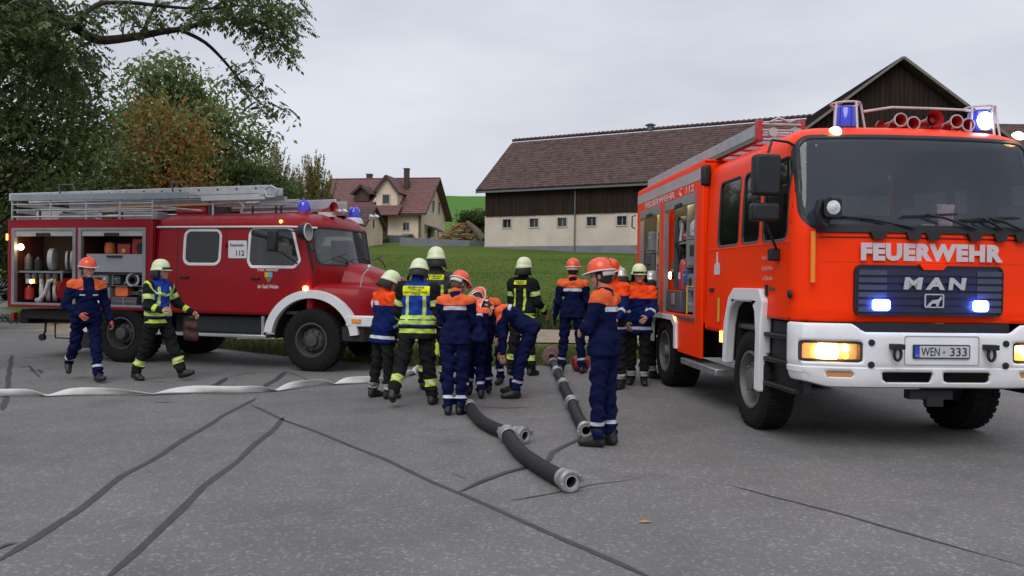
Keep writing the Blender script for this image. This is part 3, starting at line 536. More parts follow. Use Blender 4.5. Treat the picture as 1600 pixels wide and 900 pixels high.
for i in range(240):
    x = random.gauss(0, 1.15); z = random.random() ** 1.3 * max(.1, 1.7 - abs(x) * .85); a = random.uniform(-.6, .6); l = random.uniform(.5, 1.1); y = random.uniform(-1, 1); mb.tube([(x - l * math.cos(a) / 2, y, z - .1 - l * math.sin(a) / 2), (x + l * math.cos(a) / 2, y + random.uniform(-.5, .5), z + l * math.sin(a) / 2)], random.uniform(.025, .06), 4, caps=False)
o = mb.build('branch', BR, lp, smooth=None); o['kind'] = 'stuff'
lg = MB().tube([at(729, 347, 75), at(742, 358, 75), at(756, 374, 74.6)], [.22, .3, .35], 8).build('felled_trunk', pm('felled_trunk_bark', (.16, .13, .10), rough=.95, var=.3), None); tag(lg, 'thick felled trunk leaning beside the dark bush', 'log')
MB_ = MB().b2((-.9, -.4, 0), (.9, .4, .75)); o = MB_.build('bin_store', pm('slate_box', (.07, .08, .10), rough=.7), None, bevel=.03); o.location = at(617, 380, 78); tag(o, 'dark grey box on the lawn beside the farmhouse terrace', 'box')
# ---------------------------------------------------------------- the overhanging branch, top left
root = thing('overhanging_tree', 'tree at the left edge whose long leafy branch crosses the sky', 'tree', (-12.5, 9.5, 0)); ro = Vector((-12.5, 9.5, 0)); mb = MB()
def limb(pts, r0, r1, Y):
    P = [Vector(at(u, v, Y + (k * .25))) - ro for k, (u, v) in enumerate(pts)]; n = len(P)
    Q = []
    for i in range(n - 1):
        for j in range(3):
            t = j / 3; a = P[max(i - 1, 0)]; b = P[i]; c = P[i + 1]; d = P[min(i + 2, n - 1)]; Q.append(.5 * ((2 * b) + (c - a) * t + (2 * a - 5 * b + 4 * c - d) * t * t + (3 * b - a - 3 * c + d) * t ** 3))
    Q.append(P[-1]); mb.tube(Q, [r0 + (r1 - r0) * i / (len(Q) - 1) for i in range(len(Q))], 8); return P
mb.tube([(0, 0, -.3), (.1, 0, 2), (0, .1, 4), (.5, .3, 5.6)], [.5, .4, .33, .2], 14)
tw = []
main = limb([(-330, 60), (-180, -40), (-60, -30), (20, 2), (80, 22), (118, 42), (150, 62), (200, 59), (250, 50), (290, 44), (340, 30), (400, 34), (450, 50)], .12, .014, 10.2)
tw += [limb([(285, 48), (320, 66), (350, 95), (380, 132), (405, 160), (428, 172)], .035, .008, 12.3), limb([(120, 40), (150, 8), (200, 4), (260, 10), (320, 14), (390, 8), (440, 20)], .038, .010, 11.2), limb([(222, 55), (232, 30), (245, 0), (250, -30)], .035, .012, 11.8), limb([(80, 22), (70, -20), (90, -70)], .08, .03, 11), limb([(190, 60), (196, 30), (205, 0)], .012, .006, 11.8), limb([(400, 34), (440, 40), (468, 60)], .012, .005, 12.6), limb([(150, 62), (120, 75), (100, 90), (125, 100)], .02, .006, 11.8), limb([(330, 14), (380, -12), (440, -10)], .02, .008, 12), limb([(40, 8), (60, 60), (110, 90), (150, 100)], .04, .008, 11)]
mb.tube([(.5, .3, 5.4), Vector(main[0]).lerp(Vector((.5, .3, 5.6)), .5) + Vector((0, 0, .3)), main[0], main[1]], [.20, .16, .13, .10], 8); mb.tube([(.4, .2, 5.0), (-.8, .5, 6.6), (-1.6, .6, 8.4)], [.2, .12, .04], 8)
mb.build('trunk', BARK, root)
def compound(P, D, L, n=5):
    """pinnate leaf: leaflets in pairs along a drooping stalk; returns verts, tris"""
    V = []; T = []; D = D.normalized(); side = D.cross(Vector((random.gauss(0, .5), random.gauss(0, .5), 1))).normalized(); base = Vector(P)
    for i in range(n):
        t = .3 + .7 * i / (n - 1); c = base + D * (L * t) + Vector((0, 0, -.35 * L * t * t))
        for sg in ((-1, 1) if i < n - 1 else (0,)):
            d = (D * .55 + side * sg * .9 + Vector((0, 0, -.55))).normalized() if sg else (D + Vector((0, 0, -.6))).normalized(); l = L * .42 * random.uniform(.8, 1.2); s = d.cross(Vector((random.gauss(0, .4), random.gauss(0, .4), 1))).normalized() * l * .23
            b = len(V); V += [c, c + d * l * .45 + s, c + d * l, c + d * l * .45 - s]; T += [(b, b + 1, b + 2), (b, b + 2, b + 3)]
    return V, T
VV = []; TT = []; MI = []
for (u, v, ru, rv, Y, n, mi) in ((370, 8, 70, 24, 12.3, 135, 1), (420, 22, 45, 30, 12.6, 125, 1), (452, 40, 24, 34, 12.6, 62, 2), (330, 8, 50, 24, 12.2, 70, 1), (405, 52, 34, 18, 12.6, 40, 1), (430, 72, 18, 14, 12.6, 16, 2), (452, 84, 12, 9, 12.6, 8, 1), (250, 14, 60, 22, 12, 50, 1), (170, 30, 40, 18, 11.6, 26, 0), (175, 12, 50, 14, 11.8, 34, 1), (60, 45, 80, 40, 11, 220, 0), (10, 30, 70, 50, 10.8, 200, 0), (115, 92, 45, 22, 11.6, 60, 0), (70, 100, 60, 35, 11.4, 120, 0), (140, 96, 22, 14, 11.6, 18, 1), (372, 110, 26, 16, 12.6, 14, 1), (392, 122, 24, 14, 13, 16, 1), (405, 140, 20, 12, 13, 16, 2), (420, 165, 20, 9, 13.2, 20, 2), (438, 170, 12, 6, 13.2, 9, 1), (395, 92, 8, 6, 13, 4, 1), (355, 120, 16, 10, 12.8, 8, 1), (-80, 60, 90, 90, 10.8, 260, 0), (-420, -20, 190, 170, 10.6, 420, 0), (-260, -60, 120, 110, 10.6, 200, 1), (240, 38, 30, 8, 12.2, 8, 1), (90, 130, 60, 30, 12, 60, 0)):
    for k in range(n):
        p = at(u + random.uniform(-1, 1) * ru, v + random.uniform(-1, 1) * rv, Y + random.gauss(0, .35)) - ro; a = random.uniform(0, 2 * math.pi); Vk, Tk = compound(p, Vector((math.cos(a), math.sin(a), random.uniform(-.7, .2))), random.uniform(.15, .25)); b = len(VV); VV += [tuple(q) for q in Vk]; TT += [(i + b, j + b, k2 + b) for i, j, k2 in Tk]; m_ = mi if random.random() < .7 else random.randrange(3); MI += [m_] * len(Tk)
npmesh('crown', VV, TT, [LG[0], leafmat('leaf_near', (.095, .135, .050), .5), leafmat('leaf_near_light', (.17, .225, .09), .5)], root, mi=MI)
# fallen leaf on the road
p = gr(1008, 817); lf = MB(); lf.face([p + Vector(q) for q in ((-.045, 0, .006), (-.01, .018, .014), (.05, .006, .008), (.0, -.02, .010))]); o = lf.build('fallen_leaf', pm('dry_leaf', (.42, .21, .10), rough=.8), None, smooth=None); tag(o, 'single dry brown leaf lying on the asphalt in the foreground', 'leaf')

# grit and small fallen leaves along the verge
x = RNG.uniform(-12, 10, 700); y = edge_y(x) - np.abs(RNG.normal(0, .35, 700)) + .05; Vg = []; Tg = []
for a, b in zip(x, y):
    r = RNG.uniform(.006, .018); k = len(Vg); Vg += [(a - r, b, .001), (a + r, b - r * .4, .001), (a + r * .2, b + r, .001), (a, b, r * 1.1)]; Tg += [(k, k + 1, k + 3), (k + 1, k + 2, k + 3), (k + 2, k, k + 3)]
tag(npmesh('verge_grit', Vg, Tg, pm('pale_grit', (.24, .22, .19), rough=.9, var=.3)), kind='stuff')
n = 150; x = RNG.uniform(-9, 7, n); y = edge_y(x) - np.abs(RNG.normal(0, .9, n)); Vl, Tl = leaves(np.stack([x, y, np.full(n, .018)], 1), .05, 0, .6); Vl[:, 2] = np.clip(.004 + (Vl[:, 2] - .018) * .35 + .010, .004, .03); tag(npmesh('fallen_leaves', Vl, Tl, [pm('dry_leaf', (.42, .21, .10)), leafmat('fallen_yellow', (.30, .24, .07))], mi=RNG.integers(0, 2, len(Tl))), kind='stuff')
# ================================================================ ORANGE FIRE ENGINE (front to the camera)
ORG = pm('fluorescent_orange_paint', (1.0, .042, .002), rough=.36, var=.03, scale=2, coat=.06, spec=.12, dirt=.10, dirtcol=(.45, .05, .02))
WHT = pm('white_bumper_paint', (.80, .80, .81), rough=.38, var=.05, coat=.2, dirt=.16, dirtcol=(.45, .43, .41)); BLK = pm('black_plastic', (.014, .015, .017), rough=.5, var=.2, spec=.4)
RUB = pm('tyre_rubber', (.012, .011, .011), rough=.9, var=.25, scale=12, bump=.3, bscale=60, dirt=.35, dirtcol=(.028, .023, .020), spec=.2); SEAL = pm('black_rubber_seal', (.010, .011, .014), rough=.45, var=0)
GRIL = pm('dark_grille_led_tint', (.014, .017, .060), rough=.4, var=.1); GRIL2 = pm('grille_slat', (.050, .058, .095), rough=.4, var=.1); SILV = pm('silver_letter', (.52, .52, .54), rough=.35, metal=.3, var=.03)  # GRIL: dark grille, glow of the blue flash LEDs tinted into its colour
RFL = pm('reflective_letter_white', (.60, .50, .52), rough=.5, var=.05); ALU = pm('brushed_aluminium', (.45, .46, .47), rough=.38, metal=.75, var=.12, scale=9, dirt=.25, dirtcol=(.2, .2, .2)); GALV = pm('grey_ladder_metal', (.42, .44, .46), rough=.45, metal=.35, var=.15, scale=8, dirt=.35, dirtcol=(.18, .19, .2))
DARK = pm('dark_underbody', (.012, .012, .013), rough=.8, var=.2); GRY = pm('grey_enclosure', (.20, .21, .22), rough=.6, var=.15); GRYD = pm('dark_grey_box', (.07, .075, .08), rough=.55, var=.2)
GLW = glassmat('windscreen_glass', (.86, .89, .93), .21, (.10, .125, .18)); GLS = glassmat('side_glass', (.22, .24, .25), .06, (.1, .1, .1)); RIM = pm('rim_paint', (.15, .14, .135), rough=.55, metal=.2, var=.2, dirt=.4, dirtcol=(.10, .09, .08))
LAMPW = pm('headlamp_lit', (1, .9, .7), rough=.3, var=0, emit=(1, .74, .36), es=16); LAMPH = pm('headlamp_reflector', (.9, .6, .28), rough=.3, metal=.5, var=0, emit=(1, .52, .16), es=.35); LAMPO = pm('orange_lamp_lit', (1, .4, .05), var=0, emit=(1, .42, .08), es=4); LENS = pm('amber_lens', (.55, .24, .08), rough=.25, var=0)
BLED = pm('blue_flash_lit', (.3, .4, 1), var=0, emit=(.10, .18, 1.0), es=26); BLEDC = pm('blue_flash_core', (.9, .95, 1), var=0, emit=(.62, .78, 1), es=9); WHITEL = pm('white_flash_lit', (1, 1, 1), var=0, emit=(.85, .92, 1), es=9)
BDOME = pm('blue_beacon_dome', (.010, .014, .42), rough=.12, var=.0, spec=.8, coat=.6, emit=(.01, .02, .5), es=.25); WARM = pm('locker_lamp_lit', (1, .9, .6), var=0, emit=(1, .80, .42), es=7); REDP = pm('red_enamel', (.38, .018, .020), rough=.4, var=.1, coat=.3)
YEL = pm('yellow_paint', (.62, .44, .05), rough=.5, var=.1); MIRR = pm('clear_lens', (.75, .77, .8), rough=.12, metal=.9, var=.1, scale=20); BRS = pm('skin_coloured_hose_end', (.3, .3, .31), rough=.4, metal=.6)
MX0 = 3.785; MYAW = math.atan(.07)
man = thing('fire_engine', 'bright orange fire engine facing the camera with white bumper, lit headlights and blue lights', 'fire engine', (MX0, 7.22, 0), MYAW)
HALF = 1.205; ARCH = [(.88, .30), (.87, 1.0), (.84, 1.30), (.92, 1.43), (1.64, 1.43), (1.80, 1.34), (1.91, 1.1), (1.97, .30)]
def ring_man(z, L=2.78, n_side=46, n_front=44):
    """plan outline of the cab at height z, from rear left corner round the front to rear right"""
    t = max(0, z - 1.95); hw = HALF - .045 * (t / .95) ** 1.4 if t > 0 else HALF - .012 * max(0, (1.35 - z)); y0 = .05 + (.20 * (t / .93) ** 1.15 if t > 0 else 0) + .02 * (z < 1.2)
    zt = 2.80; s = 0
    if z > zt: s = 1 - math.sqrt(max(0, 1 - ((z - zt) / .235) ** 2)); hw -= s * .42; y0 += s * .42
    cr = .16; P = []
    for i in range(n_side): P.append((-hw, L - (L - y0 - .10 - cr) * i / n_side, z))
    for i in range(9):
        a = R(90 * i / 8); P.append((-hw + cr - cr * math.cos(a), y0 + .10 + cr - cr * math.sin(a) * 1.0, z))
    X1 = hw - cr
    for i in range(1, n_front): x = -X1 + 2 * X1 * i / n_front; P.append((x, y0 + .10 * abs(x / X1) ** 2.4, z))
    for i in range(9):
        a = R(90 - 90 * i / 8); P.append((hw - cr + cr * math.cos(a), y0 + .10 + cr - cr * math.sin(a), z))
    for i in range(1, n_side + 1): P.append((hw, y0 + .10 + cr + (L - y0 - .10 - cr) * i / n_side, z))
    return P
zs = list(np.linspace(.93, 1.95, 24)) + list(np.linspace(2.0, 2.78, 22)) + [2.80 + .235 * math.sin(R(a)) for a in np.linspace(8, 90, 12)]
P = np.array([ring_man(z) for z in zs]); V, T = gridtri(P)
side = lambda V: np.abs(V[:, 0]) - 1.02     # >0 on the sides
def on_side(F): return lambda V: np.maximum(F(V), -(side(V)))
def front_only(F): return lambda V: np.maximum(F(V), V[:, 1] - .62)
arch = lambda V: sd_poly(V[:, 1], V[:, 2], ARCH)
frontlow = lambda V: np.maximum(V[:, 2] - 1.165, V[:, 1] - .87)
WSH = (-1.12, 2.035, 1.12, 2.865, .15)
ws = lambda V: sd_rr(V[:, 0], V[:, 2], *WSH); SW = [(.38, 1.93, .96, 2.68, .07), (1.08, 1.94, 1.55, 2.66, .05), (1.68, 1.94, 2.34, 2.66, .05)]
QW = [(.24, 2.0), (.36, 1.93), (.375, 2.68), (.30, 2.62), (.36, 2.66)]
def side_win(V): return np.minimum.reduce([sd_rr(V[:, 1], V[:, 2], *q) for q in SW])
doorF = lambda V: sd_rr(V[:, 1], V[:, 2], .30, 1.02, 1.02, 2.76, .06); doorR = lambda V: sd_rr(V[:, 1], V[:, 2], 1.62, 1.0, 2.66, 2.76, .06)
gap = lambda V: np.minimum(np.abs(doorF(V)), np.abs(doorR(V))) - .006
ls = [(on_side(lambda V: gap(V)), 1), (on_side(lambda V: side_win(V) - .028), 1), (front_only(lambda V: ws(V) - .042), 1), (on_side(arch), 5), (frontlow, 5), (on_side(side_win), 3), (front_only(ws), 2)]
V, T, mi = layers(V, T, ls)
def sub(V, T, mi, k, name, mat, parent, push=0., **kw):
    s = mi == k if not isinstance(k, tuple) else np.isin(mi, k)
    if not s.any(): return None
    V2, T2 = compact(V, T[s]); return npmesh(name, V2 + push, T2, mat, parent, smooth=180, **kw)
keep = np.isin(mi, (0, 1)); V2, T2 = compact(V, T[keep]); cab = npmesh('cab', V2, T2, [ORG, SEAL], man, mi=mi[keep], smooth=50)
md_ = solid(cab, .03, -1).modifiers['thick']; md_.material_offset = 1; md_.material_offset_rim = 1
V2, T2 = compact(V, T[mi == 2]); g = npmesh('windscreen', V2 + np.array([0, .012, 0]), T2, GLW, man, smooth=180)
for sgn in (-1, 1):
    for q in SW:
        s = (mi == 3) & (sgn * V[T].mean(1)[:, 0] > 0) & (V[T].mean(1)[:, 1] > q[0] - .02) & (V[T].mean(1)[:, 1] < q[2] + .02); V2, T2 = compact(V, T[s]); npmesh('side_window', V2 - np.array([sgn * .015, 0, 0]), T2, GLS if sgn < 0 else glassmat('clear_side_glass', (.82, .84, .85), .05), man, smooth=180)
MB().face([(-.72, .78, 3.0345), (.72, .78, 3.0345), (.72, 2.78, 3.0345), (-.72, 2.78, 3.0345)]).build('roof_panel', ORG, cab, smooth=None)
MB().prism([(-HALF, .95), (HALF, .95), (HALF - .01, 2), (1.12, 2.8), (.95, 3.0), (-.95, 3.0), (-1.12, 2.8), (-HALF + .01, 2)], .04, MXY((0, 2.78, 0), (1, 0, 0), (0, 0, 1), (0, -1, 0))).build('rear_wall', ORG, cab, smooth=None)
# interior
MB().b2((-.93, .8, 2.985), (.93, 2.7, 3.0)).build('headliner', GRYD, man, smooth=None); MB().b2((-1.05, 2.69, 1.07), (1.05, 2.72, 2.97)).build('rear_lining', GRYD, man, smooth=None)
mb = MB(); mb.b2((-1.12, .35, 1.0), (1.12, 2.72, 1.06)); mb.b2((-1.10, .26, 1.5), (1.10, .62, 1.99)); mb.build('dashboard', GRYD, man, bevel=.02)
for (x, y) in ((-.62, 1.05), (.62, 1.05), (-.7, 2.0), (0, 2.0), (.7, 2.0)):
    s = MB().box((x, y, 1.5), (.5, .48, .16)).build('seat', GRYD, man, bevel=.04); MB().box((x, y + .24, 1.95), (.46, .12, .75)).build('backrest', GRYD, s, bevel=.05)
mb = MB(); mb.tube([(.62 + .22 * math.cos(a), .72 + .06 * math.sin(a), 2.02 + .2 * math.sin(a)) for a in np.linspace(0, 2 * math.pi, 20)], .014, 6); mb.build('steering_wheel', BLK, man)
MB().b2((-1.05, 2.64, 2.02), (-.3, 2.66, 2.6)).b2((.3, 2.64, 2.02), (1.05, 2.66, 2.6)).build('window_daylight_panel', pm('pale_window_daylight', (.70, .71, .74), rough=.7), man, smooth=None)  # opaque pale panels, their colour stands in for daylight in the cab windows
MB().prism([(-.09, 0), (.09, 0), (.07, -.2), (0, -.26), (-.07, -.2)], .01, MXY((.36, .42, 2.28), (1, 0, 0), (0, 0, 1), (0, -1, 0))).build('pennant', pm('pink_white_pennant', (.75, .45, .5), var=.5, scale=14), man, smooth=None)
MB().b2((.44, .40, 2.0), (.55, .46, 2.12)).build('pennant_holder', BLK, man)
for (x, w_) in ((-.86, .05), (-.42, .08), (-.26, .06), (.08, .12), (.75, .10)): MB().b2((x, .33, 2.0), (x + w_, .36, 2.0 + w_ * .7)).build('paper_note', pm('paper_white', (.6, .6, .58), var=.05), man, smooth=None)
MB().b2((.62, .45, 2.0), (1.02, .7, 2.10)).build('radio_unit', BLK, man, bevel=.01)
# front trim under the windscreen and wipers
def fy(x, z):
    t = max(0, z - 1.95); return .05 + (.20 * (t / .93) ** 1.15 if t > 0 else 0) + .10 * min(1, abs(x) / 1.04) ** 2.4
def fpanel(name, out, t, mat, parent=man, off=.0, holes=(), bevel=0., smooth=None): return MB().prism(out, t, lambda a, b, c: Vector((a, fy(a, b) - off - c, b)), holes).build(name, mat, parent, bevel=bevel, smooth=smooth)
def strip(name, x0, x1, z0, z1, t, mat, parent=man, off=0., n=24, bevel=0.):
    rows = []
    for i in range(n + 1):
        x = x0 + (x1 - x0) * i / n; rows.append([(x, fy(x, z0) - off, z0), (x, fy(x, z0) - off - t, z0), (x, fy(x, z1) - off - t, z1), (x, fy(x, z1) - off, z1)])
    m = MB().grid(rows, True); m.face(rows[0]); m.face(rows[-1][::-1]); return m.build(name, mat, parent, bevel=bevel, smooth=None, recalc=True)
strip('wiper_cowl', -1.03, 1.03, 1.975, 2.045, .035, BLK)
for x in (-.50, -.18, .0, .40, .66, .88): fpanel('wiper_pivot', [(x - .075, 1.985), (x + .075, 1.985), (x + .045, 1.915), (x - .045, 1.915)], .045, BLK, off=.003)
for (x0, z0, x1, z1) in ((-.18, 2.02, -.95, 2.12), (.40, 2.02, -.20, 2.145), (.66, 2.02, 0.34, 2.125), (.88, 2.02, .40, 2.12)):
    ww = MB().tube([(x0, fy(x0, z0) - .06, z0), ((x0 + x1) / 2, fy(x1, z1) - .08, (z0 + z1) / 2 + .03), (x1 + .15, fy(x1, z1) - .05, z1)], .012, 6).build('wiper', BLK, man)
    MB().tube([(x1 - .22 + .15, fy(x1, z1 - .03) - .02, z1 - .02), (x1 + .3 + .15, fy(x1, z1) - .02, z1 + .012)], .011, 5).build('wiper_blade', BLK, ww)
strip('panel_seam', -1.02, 1.02, 1.925, 1.932, .004, SEAL); 
for x0, x1 in ((-.98, -.58), (-.42, -.24), (-.10, .30), (.46, .60), (.74, .82)): strip('vent_lip', x0, x1, 1.938, 1.965, .016, ORG, n=6)
# lettering
def frontM(x, z, off=.006): return MXY((x, fy(x, z) - off, z), (1, 0, 0), (0, 0, 1), (0, -1, 0))
textmesh('lettering', 'FEUERWEHR', .195, RFL, man, frontM(.013, 1.802, .003), ext=.002, off=.0125, width=1.335, space=1.12)
ny = .058
grille = strip('grille', -.685, .685, 1.24, 1.67, .022, GRIL, n=30)
MB().prism([(-.13, 1.695), (-.09, 1.645), (.09, 1.645), (.13, 1.695)], .05, lambda a, b, c: Vector((a, fy(a, b) - .0 - c, b))).build('grille_notch', ORG, grille, smooth=None)
for i in range(6):
    z = 1.262 + .066 * i
    for (x0, x1, mt) in ((-.675, -.42, GRIL2), (-.42, .42, GRIL), (.42, .675, GRIL2)):
        pass
        strip('slat', x0 + .002, x1 - .002, z, z + .044, .020 if mt is GRIL2 else .014, mt, grille, off=.022, n=12)
strip('grille_edge', -.66, .66, 1.665, 1.682, .03, SEAL, grille, n=30); strip('grille_edge', -.66, .66, 1.228, 1.245, .03, SEAL, grille, n=30); MB().prism(rrect(-.70, 1.225, .70, 1.685, .065, 5), .032, lambda a, b, c: Vector((a, fy(a, b) - c if abs(a) > .5 else fy(.635, b) - c, b)), [rrect(-.685, 1.24, .685, 1.67, .055, 5)]).build('grille_surround', SEAL, grille, smooth=None)
for ch, x, wd in (('M', -.190, .180), ('A', .012, .180), ('N', .222, .170)): textmesh('letter', ch, .142, SILV, grille, frontM(x, 1.522, .052), ext=.006, off=.0065, width=wd, shear=.10)
MB().prism(rrect(-.083, 1.305, .097, 1.430, .014, 3), .012, MXY((0, ny - .075, 0), (1, 0, 0), (0, 0, 1), (0, -1, 0)) @ Matrix.Translation((0, 0, -.02)), [rrect(-.073, 1.315, .087, 1.420, .010, 3)]).build('badge_frame', SILV, grille, smooth=None)
MB().prism([(-.070, 1.318), (-.035, 1.318), (-.022, 1.343), (.018, 1.345), (.022, 1.318), (.038, 1.318), (.045, 1.352), (.062, 1.375), (.074, 1.398), (.066, 1.408), (.040, 1.382), (-.012, 1.374), (-.040, 1.350)], .012, MXY((.003, ny - .06, 0), (1, 0, 0), (0, 0, 1), (0, -1, 0))).build('badge_animal', SILV, grille, smooth=None)
for x0, x1 in ((-.555, -.405), (.385, .515)):
    b = MB().prism(rrect(x0, 1.275, x1, 1.375, .03), .035, MXY((0, ny - .035, 0), (1, 0, 0), (0, 0, 1), (0, -1, 0))).build('flash_light', BLED, man); MB().prism(rrect(x0 + .02, 1.295, x1 - .02, 1.355, .02), .01, MXY((0, ny - .071, 0), (1, 0, 0), (0, 0, 1), (0, -1, 0))).build('light_core', BLEDC, b)
strip('panel_seam', -1.0, 1.0, 1.705, 1.7085, .002, pm('seam_shadow_orange', (.35, .02, .01), var=0)); 
# bumper with curved ends
def bplan(x): a = abs(x); return -.10 + (0 if a < .62 else .12 * ((a - .62) / .57) ** 1.6)
U = [(-1.235, .26), (-1.245, .22), (-1.245, .18), (-1.235, .12), (-1.22, .07)] + [(x, bplan(x)) for x in np.linspace(-1.19, 1.19, 60)] + [(1.22, .07), (1.235, .12), (1.245, .18), (1.245, .22), (1.235, .26)]
prof = [(1.045, .09), (1.072, .05), (1.085, .028), (1.075, .008), (1.06, .0), (1.03, .0), (.98, .0), (.9, 0), (.84, .0), (.79, .002), (.775, .012), (.765, .0), (.72, .003), (.67, .01), (.63, .02), (.60, .035), (.585, .07)]
ctr = np.array([0, .8]); P = []
for z, o in prof:
    row = []
    for i, (x, y) in enumerate(U):
        a = np.array(U[min(i + 1, len(U) - 1)]) - np.array(U[max(i - 1, 0)]); nrm = np.array([-a[1], a[0]]); nrm = nrm / np.linalg.norm(nrm); zz = z + (.045 * sst(.95, 1.2, abs(x)) if z < .7 else 0) + (.075 * float(sst(.66, .80, abs(x))) if z > 1.04 else 0); row.append((x + nrm[0] * o, y + nrm[1] * o, zz))
    P.append(row)
P = np.array(P); Vb, Tb = gridtri(P[::1, ::1])
# refine once for clean cuts
hl = lambda V: np.minimum(sd_rr(V[:, 0], V[:, 2], -1.215, .815, -.69, 1.005, .03), sd_rr(V[:, 0], V[:, 2], .69, .815, 1.215, 1.005, .03))
fg = lambda V: np.minimum(sd_rr(V[:, 0], V[:, 2], -1.0, .675, -.76, .735, .01), sd_rr(V[:, 0], V[:, 2], .76, .675, 1.0, .735, .01))
sl = lambda V: np.minimum(sd_poly(V[:, 0], V[:, 2], [(-.52, .735), (-.04, .735), (-.06, .635), (-.50, .635)]), sd_poly(V[:, 0], V[:, 2], [(.04, .735), (.50, .735), (.48, .635), (.06, .635)]))
fr = lambda V: V[:, 1] - .3
Vb, Tb, mb_ = layers(Vb, Tb, [(lambda V: np.maximum(np.minimum(hl(V), sl(V)), fr(V)), 5), (lambda V: np.maximum(fg(V), fr(V)), 5)])
V2, T2 = compact(Vb, Tb[mb_ == 0]); bump = npmesh('bumper', V2, T2, WHT, man, smooth=35); solid(bump, .03, 1)
MB().b2((-.72, .0, .98), (.72, .045, 1.162)).build('air_slot', DARK, man, smooth=None)
MB().b2((-1.15, .16, .60), (1.15, .2, .80)).build('slot_backing', DARK, bump, smooth=None)
for sg in (-1, 1):
    xa, xb = sorted((sg * .69, sg * 1.215)); h = MB().grid([[(x, bplan(x) + .075, z) for x in np.linspace(xa, xb, 14)] for z in (.80, 1.02)]).build('headlight', LAMPH, man, smooth=180)
    cx = sg * 1.02; MB().lathe([(0, -.03), (.065, -.026), (.10, -.008), (.110, .01)], (cx - sg * .06, bplan(cx) + .045, .905), (0, 1, 0), 24).build('bulb', LAMPW, h)
    for dz in (-.035, .035): MB().lathe([(0, -.02), (.024, -.012), (.03, 0)], (sg * .815, bplan(.8) + .055, .905 + dz), (0, 1, 0), 14).build('bulb', LAMPW if dz > 0 else LAMPO, h)
    MB().grid([[(x, bplan(x) + .012, z) for x in np.linspace(xa, xb, 14)] for z in (.815, 1.005)]).build('lamp_glass', glassmat('lamp_glass', (.95, .9, .8), .03), h, smooth=180)
    MB().prism(rrect(xa, .815, xb, 1.005, .03), .05, lambda a, b, c: Vector((a, bplan(a) + .062 - c, b)), [rrect(xa + .025, .84, xb - .025, .98, .02)]).build('lamp_bezel', pm('dark_bezel', (.05, .035, .03), var=0), h, smooth=None)
    xa, xb = sorted((sg * .76, sg * 1.0)); MB().prism(rect(xa, .675, xb, .735), .02, lambda a, b, c: Vector((a, bplan(a) + .03 - c, b))).build('fog_lamp', LENS, man)
    x = sg * .43 + .02; hk = MB(); hk.box((x, -.14, .965), (.10, .10, .045)).cyl((x - .055, -.15, .955), (x + .055, -.15, .955), .018, n=10); hk.tube([(x + .032 * math.cos(a), -.155, .90 + .055 * math.sin(a)) for a in np.linspace(R(60), R(480 - 60 + 60), 18)], .014, 8); hk.build('tow_hook', BLK, man)
    for z in (.995, .80): MB().lathe([(.03, 0), (.028, -.012), (0, -.014)], (sg * .62, -.10, z), (0, 1, 0), 12).build('bolt_cap', BLK, bump)
MB().prism(rrect(-.32, .80, .37, 1.06, .02), .006, MXY((0, -.101, 0), (1, 0, 0), (0, 0, 1), (0, -1, 0)), [rrect(-.314, .806, .364, 1.054, .018)]).build('plate_recess', pm('bumper_groove', (.35, .35, .36), var=0), bump, smooth=None)
pl = MB().prism(rrect(-.245, .858, .278, .982, .01), .012, MXY((0, -.105, 0), (1, 0, 0), (0, 0, 1), (0, -1, 0))).build('number_plate', pm('plate_black_border', (.02, .02, .025), var=0), man)
MB().prism(rect(-.188, .869, .267, .971), .003, MXY((0, -.117, 0), (1, 0, 0), (0, 0, 1), (0, -1, 0))).build('plate_face', pm('plate_white', (.50, .50, .52), rough=.4, var=.03), pl, smooth=None)
MB().prism(rect(-.235, .869, -.190, .971), .003, MXY((0, -.117, 0), (1, 0, 0), (0, 0, 1), (0, -1, 0))).build('blue_band', pm('plate_blue', (.02, .06, .42), var=0), pl, smooth=None)
TXB = pm('print_black', (.015, .015, .02), var=0); textmesh('characters', 'WEN', .105, TXB, pl, MXY((-.09, -.1205, .920), (1, 0, 0), (0, 0, 1), (0, -1, 0)), ext=.001, off=.001, width=.17); textmesh('characters', '333', .105, TXB, pl, MXY((.168, -.1205, .920), (1, 0, 0), (0, 0, 1), (0, -1, 0)), ext=.001, off=.001, width=.155)
MB().lathe([(0, .002), (.014, .002), (.014, 0)], (.035, -.1195, .915), (0, -1, 0), 14).build('seal_disc', GRY, pl); textmesh('characters', 'D', .03, pm('plate_white', (.5,) * 3), pl, MXY((-.212, -.1205, .886), (1, 0, 0), (0, 0, 1), (0, -1, 0)), ext=.0005)
